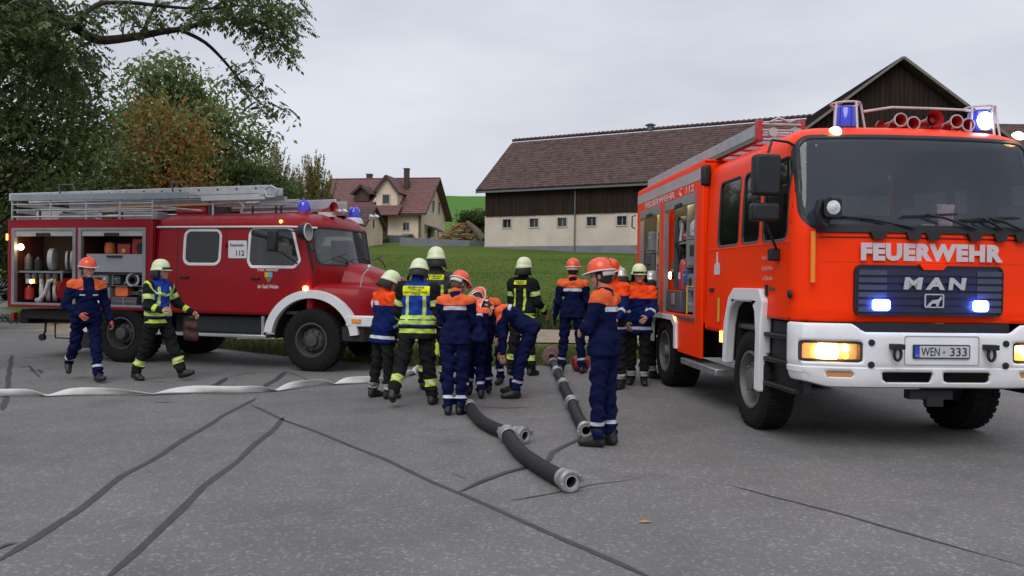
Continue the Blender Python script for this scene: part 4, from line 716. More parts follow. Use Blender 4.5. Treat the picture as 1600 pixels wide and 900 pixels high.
# steps, wheel arches, doors' details
for sg in (-1, 1):
    st = MB(); st.b2((sg * 1.06, .10, .50), (sg * 1.14, .86, 1.15)); 
    for z in (.50, .74, .98): st.b2((sg * 1.13, .16, z), (sg * 1.225, .85, z + .045))
    st.build('step', BLK, man, bevel=.01)
    inner = [(a * .86 + 1.37 * .14, b - .11 if b > .4 else b) for a, b in ARCH]; inn = [(.80, .28), (.81, 1.0), (.92, 1.24), (1.02, 1.31), (1.66, 1.31), (1.80, 1.24), (1.90, 1.05), (1.955, .58)]; outr = [(.68, .42), (.70, 1.0), (.82, 1.34), (.97, 1.45), (1.73, 1.45), (1.90, 1.35), (2.01, 1.1), (2.04, .60)]
    inn[0] = (.80, .42); inn[-1] = (1.965, .60); inn = [(1.00, .42), (.985, 1.0), (1.02, 1.22), (1.10, 1.31), (1.58, 1.31), (1.74, 1.23), (1.84, 1.04), (1.90, .60)]; outr = [(.87, .42), (.855, 1.0), (.80, 1.33), (.88, 1.45), (1.65, 1.45), (1.81, 1.35), (1.925, 1.1), (1.96, .60)]
    MB().prism(outr + inn[::-1], .12, MXY((sg * 1.145, 0, 0), (0, 1, 0), (0, 0, 1), (sg, 0, 0))).build('wheel_arch', WHT, man, bevel=.02, smooth=40)
    MB().prism([(.70, .95), (.80, 1.30), (1.0, 1.43), (1.72, 1.43), (1.95, 1.15), (1.97, .45), (1.95, .45), (1.93, 1.1), (1.70, 1.39), (1.0, 1.39), (.82, 1.26), (.72, .95)], .58, MXY((sg * .55, -.08, 0), (0, 1, 0), (0, 0, 1), (sg, 0, 0))).build('wheel_well', DARK, man, smooth=None)
def wheel(parent, c, rad, wd, sg, rim=.30, knobs=True, ax='x', rimmat=RIM, hub=.12):
    """tyre + rim, axis along local x (or y) pointing outwards by sg"""
    A = Vector((sg, 0, 0)) if ax == 'x' else Vector((0, sg, 0)); c = Vector(c); w_ = wd / 2
    prof = [(rim, -w_ * .8), (rim + .05, -w_), (rad - .07, -w_ * 1.02), (rad - .02, -w_ * .92), (rad - .004, -w_ * .75), (rad, -w_ * .4)]; prof = prof + [(r, -h) for r, h in prof[::-1]]
    t = MB().lathe(prof, c, A, 48).build('tyre', RUB, parent, smooth=50)
    if knobs:
        mb = MB(); x, y, d = basis(A)
        for i in range(36):
            for k, hh in enumerate((-.62, 0, .62)):
                a = 2 * math.pi * (i + .5 * (k % 2)) / 36; rd = x * math.cos(a) + y * math.sin(a); tg = d.cross(rd); M = Matrix((tg, d, rd)).transposed(); mb.box(c + rd * (rad - .004) + d * (hh * w_), (.055, w_ * .50, .022), M)
        o = mb.build('tread_block', RUB, t, smooth=None); o['kind'] = 'stuff'
    r = MB().lathe([(rim + .012, w_ * .86), (rim + .012, w_ * .95), (rim - .012, w_ * .97), (rim - .03, w_ * .7), (rim - .06, w_ * .1), (hub + .09, w_ * .25), (hub + .05, w_ * .55), (hub, w_ * .62), (hub - .01, w_ * .98), (hub * .6, w_ * 1.02), (0, w_ * 1.02)], c, A, 32).build('rim', rimmat, parent, smooth=35)
    x, y, d = basis(A); mb = MB()
    for i in range(8):
        a = 2 * math.pi * i / 8; p = c + (x * math.cos(a) + y * math.sin(a)) * (hub + .045) + d * w_ * .5; mb.cyl(p, p + d * .05, .014, n=6)
    o = mb.build('wheel_nut', rimmat, r); o['kind'] = 'stuff'; return t
def wheelthing(parent, name, *a, **k):
    e = bpy.data.objects.new('wheel', None); COL.objects.link(e); e.parent = parent; wheel(e, *a, **k); return e
for (x, y, sg) in ((-1.06, 1.26, -1), (1.06, 1.26, 1)): wheelthing(man, 'wheel', (x, y, .50), .50, .30, sg, .29)
for (x, y, sg) in ((-1.02, 4.60, -1), (1.02, 4.60, 1)): wheelthing(man, 'wheel', (x, y, .50), .50, .44, sg, .29, hub=.10)
mb = MB(); mb.b2((-.42, .3, .55), (-.32, 6.0, .8)).b2((.32, .3, .55), (.42, 6.0, .8)); mb.cyl((-1, 1.26, .5), (1, 1.26, .5), .07).cyl((-.9, 4.60, .5), (.9, 4.60, .5), .09).lathe([(0, -.2), (.2, -.12), (.2, .12), (0, .2)], (0, 4.60, .5)).b2((-.75, .5, .62), (.75, 2.3, .95)).b2((-.9, 2.85, .55), (.9, 6.1, .9)); mb.build('chassis', DARK, man, smooth=None)
MB().b2((-1.26, 2.2, .42), (-.98, 3.65, .50)).build('side_step', ALU, man, bevel=.01); MB().b2((-.2, .0, .48), (.2, .1, .56)).b2((-.05, -.02, .42), (.1, .02, .5)).build('tow_coupling', DARK, man)
# side details: handles, text, mirror, small mirror
for y in (.94, 2.52): MB().box((-1.215, y, 1.42), (.03, .13, .05)).build('door_handle', BLK, man, bevel=.01)
MB().b2((-1.222, .80, 1.38), (-1.20, .85, 1.49)).build('door_lock', BLK, man); sideM = lambda y, z, off=.004: MXY((-HALF - off, y, z), (0, -1, 0), (0, 0, 1), (-1, 0, 0))
PALE = pm('side_print_pale', (.75, .42, .38), rough=.5, var=0)
for k, (s, wd) in enumerate((('Freiw. Feuerwehr', .30), ('der Stadt Weiden', .29), ('i. d. Oberpfalz', .26))): textmesh('lettering', s, .062, PALE, man, sideM(.82, 1.76 - .105 * k), ext=.001, width=wd)
MB().prism([(0, 0), (.2, 0), (.2, .13), (.13, .14), (.12, .25), (.10, .27), (.08, .25), (.07, .14), (0, .11)], .004, sideM(2.45, 1.60)).build('town_emblem', pm('emblem_pale', (.62, .56, .6), var=.2, scale=30), man, smooth=None)
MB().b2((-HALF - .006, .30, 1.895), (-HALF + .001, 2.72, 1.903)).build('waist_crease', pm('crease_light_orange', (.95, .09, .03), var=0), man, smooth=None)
MB().b2((-HALF - .010, .62, 1.44), (-HALF, .76, 1.47)).build('model_badge', GRYD, man)
m_ = MB().box((-1.42, .36, 2.51), (.25, .13, .38)).build('mirror', BLK, man, bevel=.03, seg=3); MB().box((-1.43, .36, 2.165), (.26, .13, .17)).build('wide_angle_mirror', BLK, m_, bevel=.03, seg=3); MB().tube([(-1.12, .42, 2.80), (-1.2, .40, 2.83), (-1.36, .37, 2.84), (-1.40, .36, 2.72)], .013, 6).build('mirror_arm', BLK, m_); MB().tube([(-1.42, .37, 2.10), (-1.38, .37, 2.0), (-1.24, .52, 1.83)], .013, 6).build('mirror_arm', BLK, m_)
MB().box((-1.25, .56, 1.78), (.10, .09, .12)).build('kerb_mirror', BLK, m_, bevel=.015); m2 = MB().box((1.42, .36, 2.50), (.255, .13, .43)).build('mirror', BLK, man, bevel=.03); MB().tube([(1.12, .42, 2.80), (1.36, .37, 2.84), (1.40, .36, 2.72)], .013, 6).build('mirror_arm', BLK, m2)
sp_ = MB().lathe([(0, .10), (.075, .09), (.10, .03), (.10, -.03), (.092, -.035)], (-.965, .02, 2.185), (0, 1, 0), 4).build('searchlight', BLK, man, smooth=None); sp_.location = (0, 0, 0)
MB().prism(rrect(-1.045, 2.10, -.885, 2.265, .03), .10, MXY((0, .05, 0), (1, 0, 0), (0, 0, 1), (0, -1, 0))).build('lamp_housing', BLK, sp_, bevel=.01); MB().lathe([(0, 0.02), (.03, .012), (.062, 0)], (-.962, -.052, 2.183), (0, -1, 0), 20).build('lens', pm('pale_lamp_lens', (.62, .62, .63), rough=.25, var=.25, scale=30), sp_)
MB().tube([(-1.06, .0, 2.24), (-1.09, .0, 2.15), (-1.06, -.0, 2.05), (-1.0, .03, 2.02)], .035, 8).build('bracket', BLK, sp_)
MB().tube([(-1.075, .10, 1.98), (-1.072, .10, 1.52)], .022, 8).build('marker_rod', pm('amber_rod', (.85, .26, .02), rough=.4, var=0), man)
MB().lathe([(0, .02), (.035, .015), (.045, -.0)], (-1.216, .25, 1.41), (-1, 0, 0), 12).build('fuel_cap', BLK, man)
for x in (-.76, 1.03): MB().lathe([(0, .035), (.035, .028), (.05, 0)], (x, .36, 2.935), (0, -.8, .6), 16, sx=1.2).build('marker_light', pm('marker_lit', (1, .8, .4), var=0, emit=(1, .72, .3), es=7), man)
# beacons, guards, horns
for sg, cx in ((-1, -.48), (1, .90)):
    lit = sg > 0; b = MB().lathe([(.125, 0), (.125, .05), (.11, .06)], (cx, .74, 2.985), (0, 0, 1), 28).build('beacon', BLK, man)
    MB().lathe([(.11, .05), (.105, .24), (.09, .265), (0, .27)], (cx, .74, 2.985), (0, 0, 1), 28).build('dome', BDOME, b, smooth=60)
    gd = MB(); gd.tube([(cx + .135 * math.cos(a), .74 + .135 * math.sin(a), 3.275) for a in np.linspace(0, 2 * math.pi, 25)], .011, 6, flat=1)
    for a in (-150, -75, -10, 90): gd.tube([(cx + .145 * math.cos(R(a)), .74 + .145 * math.sin(R(a)), 3.275), (cx + .17 * math.cos(R(a)) + (.03 if a == -10 else 0), .74 + .17 * math.sin(R(a)), 2.98)], .011, 6)
    gd.build('beacon_guard', pm('pale_guard_tube', (.55, .50, .50), rough=.45, metal=.3), b)
    if lit: MB().lathe([(0, .018), (.06, .014), (.088, 0)], (cx - .015, .624, 3.13), (0, -1, 0), 24).build('flash', WHITEL, b)
MB().tube([(-.32, .70, 3.20), (-.02, .72, 3.255), (.4, .74, 3.26), (.80, .72, 3.25)], .013, 8).build('roof_rail', pm('pale_guard_tube', (.55, .5, .5)), man)
for x in (.03, .16, .60, .72): 
    h = MB().lathe([(.062, -.16), (.052, -.13), (.034, -.06), (.022, .02), (.02, .14)], (x, .80, 3.10 - (.01 if x in (.16, .72) else -.02)), (0, 1, 0), 20).build('horn', REDP, man); MB().lathe([(.056, -.165), (.068, -.165), (.068, -.15), (.058, -.15)], (x, .80, 3.10 - (.01 if x in (.16, .72) else -.02)), (0, 1, 0), 20).build('horn_rim', GALV, h)
    MB().b2((x - .03, .80, 2.99), (x + .03, .95, 3.09)).build('horn_bracket', REDP, h); MB().lathe([(.03, 0), (.05, -.03), (.05, -.05)], (x - .13, .84, 3.09), (-.3, 1, 0), 14).build('horn_driver', REDP, h)
h = MB().lathe([(.085, -.14), (.08, -.13), (.05, -.06), (.03, 0), (.03, .1)], (.37, .76, 3.135), (0, 1, 0), 24).build('loudspeaker', REDP, man); MB().lathe([(.03, -.10), (.03, -.08), (0, -.08)], (.37, .76, 3.135), (0, 1, 0), 10).build('speaker_cone', pm('red_cone', (.3, .03, .03)), h); MB().prism([(.27, 2.99), (.46, 2.99), (.46, 3.08), (.35, 3.14), (.27, 3.06)], .08, MXY((0, .92, 0), (1, 0, 0), (0, 0, 1), (0, -1, 0))).build('speaker_bracket', REDP, h)
# ---- body box
BX = 1.25; Y0, Y1 = 2.82, 6.40; B2 = (3.09, 4.63); B1 = (4.87, 6.18); ZB, ZT = 1.08, 2.66
body = MB()
sill = [(Y0, .56), (3.85, .56), (3.87, 1.02), (4.03, 1.05), (5.17, 1.05), (5.31, .98), (5.33, .62), (Y1, .62), (Y1, 3.0), (Y0, 3.0)]
for sg in (-1, 1):
    hl_ = [rect(B2[0], ZB, B2[1], ZT), rect(B1[0], ZB, B1[1], ZT)] if sg < 0 else []
    body.prism(sill, .04, MXY((sg * (BX - .04), 0, 0), (0, 1, 0), (0, 0, 1), (sg, 0, 0)), hl_)
body.b2((-BX + .04, Y0, 1.0), (BX - .04, Y0 + .04, 2.99)).b2((-BX + .04, Y1 - .04, .62), (BX - .04, Y1, 2.99)).b2((-BX + .02, Y0, 3.002), (BX - .02, Y1, 3.03))
body.build('body', ORG, man, bevel=.008, smooth=40)
bi = pm('locker_interior', (.16, .155, .145), rough=.6, var=.15, metal=.2); lk = MB()
lk.b2((-.88, Y0 + .05, 1.0), (-.84, Y1 - .05, 2.98)).b2((-BX + .05, Y0 + .05, 1.03), (-.88, Y1 - .05, 1.075)).b2((-BX + .05, Y0 + .05, 2.70), (-.88, Y1 - .05, 2.74)); lk.build('locker_back', bi, man, smooth=None)
for y in (B2[0] - .05, B2[1] + .05, B1[0] - .06, B1[1] + .04): MB().b2((-BX + .05, y - .02, 1.08), (-.885, y + .02, 2.7)).build('locker_side', ORG if 4.6 < y < 4.75 else bi, man, smooth=None)
for (a, b) in (B2, B1):
    MVG = pm('mauve_grey_rail', (.30, .22, .22), rough=.5, metal=.3); MB().b2((-BX - .008, a - .02, ZB - .03), (-BX + .06, a + .035, ZT + .03)).build('shutter_rail', MVG, man, smooth=None); MB().b2((-BX - .008, b - .035, ZB - .03), (-BX + .06, b + .02, ZT + .03)).build('shutter_rail', MVG, man, smooth=None)
    sh = MB().b2((-BX - .002, a + .036, ZT - .13), (-BX + .045, b - .036, ZT + .0)).build('roller_shutter', ALU, man, bevel=.004); MB().b2((-BX - .03, (a + b) / 2 - .15, ZT - .14), (-BX - .003, (a + b) / 2 + .15, ZT - .09)).build('shutter_handle', BLK, sh)
    MB().b2((-BX - .012, a - .02, ZB - .075), (-BX + .06, b + .02, ZB - .032)).build('sill_rail', GRYD, man, smooth=None)
mb = MB(); mb.b2((-BX - .004, Y0 + .02, 2.79), (-BX - .0, Y1 - .02, 2.93)); mb.build('reflective_band', pm('grey_band', (.40, .38, .37), rough=.5, var=.1), man, smooth=None)
textmesh('lettering', 'FEUERWEHR', .125, RFL, man, MXY((-BX - .004, 4.95, 2.722), (0, -1, 0), (0, 0, 1), (-1, 0, 0)), ext=.001, off=.004, width=1.75); textmesh('lettering', '112', .125, RFL, man, MXY((-BX - .004, 3.36, 2.722), (0, -1, 0), (0, 0, 1), (-1, 0, 0)), ext=.001, off=.003, width=.36)
mb = MB(); mb.tube([(-BX - .004, 3.76 - .05 * math.cos(a), 2.722 + .045 * math.sin(a)) for a in np.linspace(R(70), R(290), 12)], .012, 5); mb.build('telephone_symbol', RFL, man)
MB().b2((-BX - .01, Y0 - .03, 2.70), (-BX + .1, Y0 + .09, 2.96)).build('corner_guard', BLK, man, bevel=.03)
ar = [(a + .17, b) for a, b in [(3.68 + 0, .60), (3.70, .95), (3.86, 1.05), (5.0, 1.05), (5.14, .95), (5.16, .60)]]; ai = [(a + .17, b) for a, b in [(3.78, .60), (3.80, .90), (3.93, .98), (4.92, .98), (5.05, .9), (5.07, .60)]]
MB().prism(ar + ai[::-1], .06, MXY((-BX + .03, 0, 0), (0, 1, 0), (0, 0, 1), (-1, 0, 0))).build('wheel_arch', WHT, man, smooth=None)
MB().b2((-BX - .02, 3.89, 1.0), (-BX - .001, 4.03, 1.03)).build('side_marker', LAMPO, man); MB().b2((-HALF - .02, 2.12, .82), (-HALF, 2.18, .95)).build('side_marker', LAMPO, man); MB().prism(rect(0, 0, .06, .28), .004, sideM(2.30, 1.05)).build('yellow_decal', YEL, man, smooth=None)
MB().tube([(-BX - .03, 6.42, 2.4), (-BX - .08, 6.44, 2.42), (-BX - .08, 6.44, 2.6), (-BX - .02, 6.42, 2.62)], .012, 5).build('grab_handle', BLK, man)
def area(name, loc, rot, sx, sy, e, col):
    l = bpy.data.lights.new(name, 'AREA'); l.shape = 'RECTANGLE'; l.size = sx; l.size_y = sy; l.energy = e; l.color = col; o = bpy.data.objects.new(name, l); COL.objects.link(o); return o
for (a, b, e) in ((B2[0], B2[1], 5.0), (B1[0], B1[1], 5.0)):
    MB().b2((-BX + .10, a + .12, 2.60), (-BX + .16, b - .12, 2.63)).build('locker_lamp', WARM, man)
    l = area('locker_lamp_light', (-1.12, (a + b) / 2, 2.57), 0, .3, b - a - .2, e * 1.3, (1, .76, .42)); l.parent = man
# shelves inside
mb = MB(); sh = [(B2[0], 3.81, 2.10), (B2[0], 3.81, 1.72), (3.85, 4.30, 2.05), (B1[0], B1[1], 1.98), (B1[0], B1[1], 1.55)]
for a, b, z in sh: MB().b2((-BX + .10, a, z - .015), (-.885, b, z + .015)).build('shelf', ALU, man, smooth=None)
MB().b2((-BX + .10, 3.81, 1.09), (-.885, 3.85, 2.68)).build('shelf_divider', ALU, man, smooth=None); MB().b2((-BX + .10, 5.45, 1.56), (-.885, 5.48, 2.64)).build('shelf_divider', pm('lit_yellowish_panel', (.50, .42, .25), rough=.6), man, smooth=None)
LM = man.matrix_world.copy() if False else Matrix.Translation((MX0, 7.22, 0)) @ Matrix.Rotation(MYAW, 4, 'Z')
def inman(name, label, cat, p, group=None): return thing(name, label, cat, mw=LM @ Matrix.Translation((p[0] - .03, p[1] + .25, p[2])), group=group)
MB().b2((-BX + .06, 4.30, 1.42), (-.885, 4.33, 2.60)).build('tool_board', GRYD, man, smooth=None)
# things stowed in the lockers
t = inman('radio_case', 'light grey equipment case with square opening on the middle shelf of the orange engine', 'case', (-1.05, 3.16, 1.735)); MB().prism(rrect(-.24, 0, .24, .33, .02), .26, MXY((-.12, 0, 0), (0, 1, 0), (0, 0, 1), (1, 0, 0))).build('case', GRY, t, bevel=.01); MB().prism(rect(-.07, .12, .10, .26), .008, MXY((-.121, 0, 0), (0, -1, 0), (0, 0, 1), (-1, 0, 0))).build('opening', BLK, t, smooth=None)
t = inman('radio_case', 'small light grey case with square opening low in the front locker of the orange engine', 'case', (-1.05, 3.2, 1.40)); MB().prism(rrect(-.17, 0, .17, .22, .02), .26, MXY((-.12, 0, 0), (0, 1, 0), (0, 0, 1), (1, 0, 0))).build('case', GRY, t, bevel=.01); MB().prism(rect(-.06, .05, .06, .16), .008, MXY((-.121, 0, 0), (0, -1, 0), (0, 0, 1), (-1, 0, 0))).build('opening', BLK, t, smooth=None)
t = inman('tool_chest', 'wide dark grey plastic chest at the bottom of the front locker', 'chest', (-1.0, 3.93, 1.09)); MB().prism([(-.38, 0), (.38, 0), (.36, .30), (-.36, .30)], .36, MXY((-.2, 0, 0), (0, 1, 0), (0, 0, 1), (1, 0, 0))).build('chest', GRYD, t, bevel=.015); MB().b2((-.215, -.1, .1), (-.2, .04, .26)).build('latch', GRY, t, bevel=.004)
t = inman('yellow_frame_basket', 'small yellow tube frame rack in the bottom corner of the front locker', 'rack', (-1.05, 3.14, 1.09)); mb = MB()
for y in (-.22, .2): mb.tube([(-.12, y, 0), (-.12, y, .36)], .012, 6).tube([(.15, y, 0), (.15, y, .36)], .012, 6)
for x in (-.12, .15): mb.tube([(x, -.22, .36), (x, .2, .36)], .012, 6)
mb.build('frame', YEL, t); MB().lathe([(0, 0), (.08, .02), (.09, .2), (.05, .26), (0, .27)], (0, -.02, 0), n=14).build('steel_pot', BRS, t)
t = inman('fire_extinguisher', 'red fire extinguisher standing upright in the front locker of the orange engine', 'extinguisher', (-1.10, 3.72, 1.40)); MB().lathe([(0, 0), (.075, .005), (.075, .34), (.05, .41), (.02, .43)], n=18).build('cylinder', REDP, t); MB().b2((-.03, -.02, .43), (.03, .05, .48)).build('valve', BLK, t); MB().tube([(0, .03, .45), (-.06, .09, .38), (-.07, .08, .2)], .01, 5).build('hose', BLK, t); MB().b2((-.077, -.04, .15), (-.07, .04, .24)).build('label_band', pm('paper_white', (.6,) * 3), t)
t = inman('work_lamp', 'lit round work lamp low beside the red side wall of the front locker', 'lamp', (-1.20, 4.08, 1.60)); MB().lathe([(0, -.05), (.05, -.04), (.06, 0)], ax=(-1, 0, 0), n=16).build('housing', BLK, t); MB().lathe([(.055, .0), (.045, .02), (0, .03)], ax=(-1, 0, 0), n=16).build('lens', WARM, t)
for k, (y, z) in enumerate(((3.82, 2.28), (4.02, 1.93))):
    t = inman('hose_reel', ('black and silver reel hanging high' if k == 0 else 'black coiled cable hanging at mid height') + ' in the front locker of the orange engine', 'reel', (-1.08, y, z)); MB().lathe([(.13, -.05), (.15, -.05), (.15, .05), (.13, .05)], ax=(1, 0, .2), n=22).build('coil', BLK, t, smooth=50); MB().lathe([(0, -.03), (.07, -.03), (.11, -.045)], ax=(1, 0, .2), n=18).build('disc', GALV if k == 0 else BLK, t)
for k in range(7):
    y = 2.93 + .085 * k; t = inman('branch_pipe', ORD[6 - k] + ' from the left of the thin dark nozzles hanging in the front locker', 'nozzle', (-1.02, y, 2.15), 'nozzles hanging in the upper front locker'); MB().tube([(0, 0, .45), (-.02, 0, .22), (-.09, .02, .02)], [.018, .022, .012], 8).build('barrel', BLK if k % 2 else GRYD, t); MB().lathe([(.03, 0), (.033, .05), (.02, .07)], (0, 0, .40), n=10).build('coupling', GALV, t)
for k in range(6):
    y = 4.72 + .10 * k; t = inman('nozzle', ORD[5 - k] + ' from the left of the slanting pale tools in the rear locker', 'tool', (-1.05, y, 1.65), 'tools hanging in the rear locker'); MB().tube([(-.02, 0, 0), (0, .20, .55)], .014, 6).build('shaft', pm('ash_wood', (.45, .34, .2)), t); MB().lathe([(0, 0), (.035, 0), (.03, .08), (0, .1)], (-.02, 0, -.05), n=10).build('head', GALV, t)
for k in range(6):
    z = 1.09 + .16 * (k % 3); t = inman('equipment_box', ('bottom', 'middle', 'top')[k % 3] + ' grey box of the ' + ('right' if k < 3 else 'left') + ' stack low in the rear locker', 'box', (-1.0, 5.08 + .48 * (k // 3), z), 'stacked boxes in the rear locker'); MB().b2((-.16, -.22, 0), (.2, .22, .15)).build('box', GRYD if k % 2 else GRY, t, bevel=.01); MB().b2((-.175, -.05, .06), (-.16, .05, .10)).build('handle', BLK, t)
t = inman('dark_case', 'tall dark grey case standing in the rear part of the rear locker', 'case', (-.95, 5.62, 1.57)); MB().b2((-.2, -.28, 0), (.25, .28, .38)).build('case', GRYD, t, bevel=.02); MB().b2((-.215, -.08, .2), (-.2, .08, .23)).build('handle', BLK, t)
GCOL = {'black': BLK, 'grey': GRY, 'dark grey': GRYD, 'yellow': YEL, 'red': REDP, 'pale': GALV, 'blue': pm('blue_plastic', (.03, .08, .25))}
GEAR = [(4.72, 2.05, .14, .30, 'grey', 'canister'), (4.90, 2.05, .12, .38, 'pale', 'pipe bundle'), (5.06, 2.0, .12, .26, 'black', 'box'), (5.26, 2.02, .16, .32, 'yellow', 'case'), (5.46, 2.0, .14, .42, 'dark grey', 'pipe bundle'), (5.66, 2.0, .16, .30, 'grey', 'box'), (5.84, 2.0, .14, .36, 'black', 'canister'), (4.72, 1.57, .15, .30, 'dark grey', 'canister'), (5.1, 1.57, .16, .22, 'red', 'box'), (5.0, 1.10, .2, .22, 'blue', 'crate'), (3.98, 2.08, .12, .22, 'red', 'canister'), (4.08, 2.08, .10, .34, 'pale', 'pipe bundle'), (3.93, 1.75, .12, .24, 'black', 'canister'), (4.07, 1.42, .12, .30, 'grey', 'canister'), (3.20, 2.12, .14, .16, 'yellow', 'box'), (3.42, 2.12, .14, .20, 'dark grey', 'box'), (3.64, 2.12, .14, .24, 'pale', 'canister'), (3.70, 1.73, .12, .28, 'black', 'canister'), (3.2, 1.47, .12, .22, 'dark grey', 'box'), (3.68, 1.10, .16, .34, 'grey', 'canister'), (3.66, 1.47, .14, .2, 'blue', 'box')]
for k, (y, z, w_, h_, cn, kind) in enumerate(GEAR):
    t = thing('stowed_gear', ('short ' if k == 17 else 'slim ' if k == 19 else '') + cn + ' ' + kind + ' stowed ' + ('high' if z > 1.9 else 'halfway up' if z > 1.5 else 'low') + ' in the ' + ('rear' if y > 4.6 else 'forward') + ' locker of the orange engine', 'gear', mw=LM @ Matrix.Translation((-1.05 - .04 * (k % 3), y, z)))
    if kind in ('box', 'case', 'crate'): MB().b2((-.09, -w_ / 2, 0), (.14, w_ / 2, h_)).build('box', GCOL[cn], t, bevel=.01); MB().b2((-.10, -w_ * .3, h_ * .62), (-.09, w_ * .3, h_ * .72)).build('handle', GALV if cn != 'pale' else BLK, t)
    elif kind == 'canister': MB().lathe([(0, 0), (w_ * .5, .01), (w_ * .5, h_ * .7), (w_ * .3, h_ * .85), (w_ * .15, h_ * .9), (w_ * .15, h_)], n=14).build('tank', GCOL[cn], t); MB().lathe([(w_ * .505, h_ * .3), (w_ * .515, h_ * .35), (w_ * .505, h_ * .4)], n=14).build('strap', GALV, t)
    else:
        for q in range(4): MB().tube([(-.04 + .03 * (q % 2), -w_ * .35 + w_ * .24 * q, 0), (0, -w_ * .3 + w_ * .2 * q, h_)], .014, 6).build('pipe', GCOL[cn], t)
# ladders on the roof
def ladder(name, label, M, L_, W_, rails=.03, hgt_=.09, nr=12, mat=GALV, ends=None, group=None, double=False, holes=False):
    t = thing(name, label, 'ladder', mw=M, group=group)
    for y in (0, W_): MB().b2((0, y - rails / 2, 0), (L_, y + rails / 2, hgt_)).build('rail', mat, t, bevel=.006)
    for i in range(nr): xx = L_ * (i + .5) / nr; MB().cyl((xx, rails / 2, hgt_ / 2), (xx, W_ - rails / 2, hgt_ / 2), .016, n=8).build('rung', mat, t)
    return t
LA = LM @ MXY((-1.06, 1.48, 3.085), (0, 1, 0), (1, 0, 0), (0, 0, 1)); t = ladder('roof_ladder', 'long grey ladder lying on top along the left roof edge of the orange fire engine', LA, 4.95, .46, .035, .13, 13)
for y in (0, .46): MB().b2((-.02, y - .04, -.05), (.04, y + .04, .17)).build('end_cap', REDP, t, bevel=.01)
MB().b2((.02, -.03, -.05), (4.9, .00, -.012)).build('lower_rail', pm('grey_weathered', (.16, .16, .15), rough=.7), t)
LB2 = LM @ MXY((-1.02, 1.70, 3.035), (0, 1, 0), (1, 0, 0), (0, 0, 1)); t2 = ladder('roof_ladder', 'red ladder with pale rungs under the grey one on the orange fire engine', LB2, 4.5, .40, .04, .045, 12, REDP)
mb = MB(); 
for z in (.0, .055, .12): MB().tube([(-.03, .02, z), (-.03, .44, z)], .013, 6).build('end_bar', GALV, t)
MB().tube([(-.04, .1, .14), (-.03, .2, .19), (-.02, .32, .15), (-.02, .40, .18)], .014, 6).build('hook', GALV, t)
for x in (.13, .40): MB().lathe([(0, -.02), (.05, -.02), (.05, .02), (0, .02)], (-.05, x, .03), (1, 0, 0), 16).build('roller', GALV, t)
MB().tube([(-1.0, 3.0, 3.0), (-1.04, 3.0, 3.24)], .02, 6).build('ladder_bracket', BLK, man)
# ================================================================ OLD RED FIRE TRUCK (side on, bonnet to the right)
RED = pm('dark_red_paint', (.265, .005, .009), rough=.36, var=.05, scale=2, coat=.12, spec=.2, dirt=.12, dirtcol=(.22, .015, .015)); CHR = pm('white_trim', (.66, .67, .68), rough=.4, var=.05)
RP = gr(487, 580.5); RYAW = R(-15); MRED = Matrix.Translation(RP) @ Matrix.Rotation(RYAW, 4, 'Z')
red = thing('fire_truck', 'older dark red round-bonneted fire truck side-on at left with ladders on its roof', 'fire truck', RP, RYAW)
NY = -.05; FW = 2.30
# ---- crew cab, lofted plan rings
def ring_red(z):
    t = max(0, z - 1.45); yn = .0 + .07 * (t / 1.0) ** 1.5; x1 = -.02 - .10 * (max(0, z - 1.6) / .8); bul = .34 - .12 * (max(0, z - 1.6) / .8); zt = 2.33; s = 0
    if z > zt: s = 1 - math.sqrt(max(0, 1 - ((z - zt) / .24) ** 2)); yn += s * .40; x1 -= s * .30
    yf = FW - yn; P = []; xr = -2.95 + s * .25; nb = 60
    for i in range(nb): P.append((xr + (x1 - .10 - xr) * i / nb, yn, z))
    for i in range(9): a = R(90 * i / 8); P.append((x1 - .10 + .12 * math.sin(a), yn + .12 - .12 * math.cos(a), z))
    for i in range(1, 40):
        u = i / 40; y = yn + .12 + (yf - yn - .24) * u; P.append((x1 + .02 + bul * (1 - abs(2 * u - 1) ** 2.6), y, z))
    for i in range(9): a = R(90 - 90 * i / 8); P.append((x1 - .10 + .12 * math.sin(a), yf - .12 + .12 * math.cos(a), z))
    for i in range(1, nb + 1): P.append((x1 - .10 + (xr - x1 + .10) * i / nb, yf, z))
    return P
zs = list(np.linspace(.88, 1.7, 16)) + list(np.linspace(1.75, 2.31, 20)) + [2.33 + .24 * math.sin(R(a)) for a in np.linspace(8, 90, 10)]
V, T = gridtri(np.array([ring_red(z) for z in zs]))
near = lambda V: V[:, 0] + .10      # <0 : flank
flank = lambda F: (lambda V: np.maximum(F(V), near(V)))
W1 = (-2.38, 1.72, -1.74, 2.24, .09); WF = [(-1.10, 1.715), (-.36, 1.715), (-.30, 1.78), (-.43, 2.20), (-.50, 2.25), (-1.06, 2.25), (-1.12, 2.19), (-1.13, 1.77)]
w1 = lambda V: sd_rr(V[:, 0], V[:, 2], *W1); wf = lambda V: sd_poly(V[:, 0], V[:, 2], WF) - .03
fpan = lambda V: np.maximum(np.maximum(sd_rr(V[:, 1], V[:, 2], .15, 1.72, FW - .15, 2.30, .12), -(V[:, 0] + .16)), 0 * V[:, 0] - 1)
archr = lambda V: np.hypot(V[:, 0] - .0, V[:, 2] - .50) - .72
seamsx = [-2.93, -2.53, -1.62, -1.13, -.30]
gp = lambda V: np.maximum(np.minimum.reduce([np.abs(V[:, 0] - s) for s in (-2.53, -1.62, -1.13, -.27)]) - .012, V[:, 2] - 2.29)
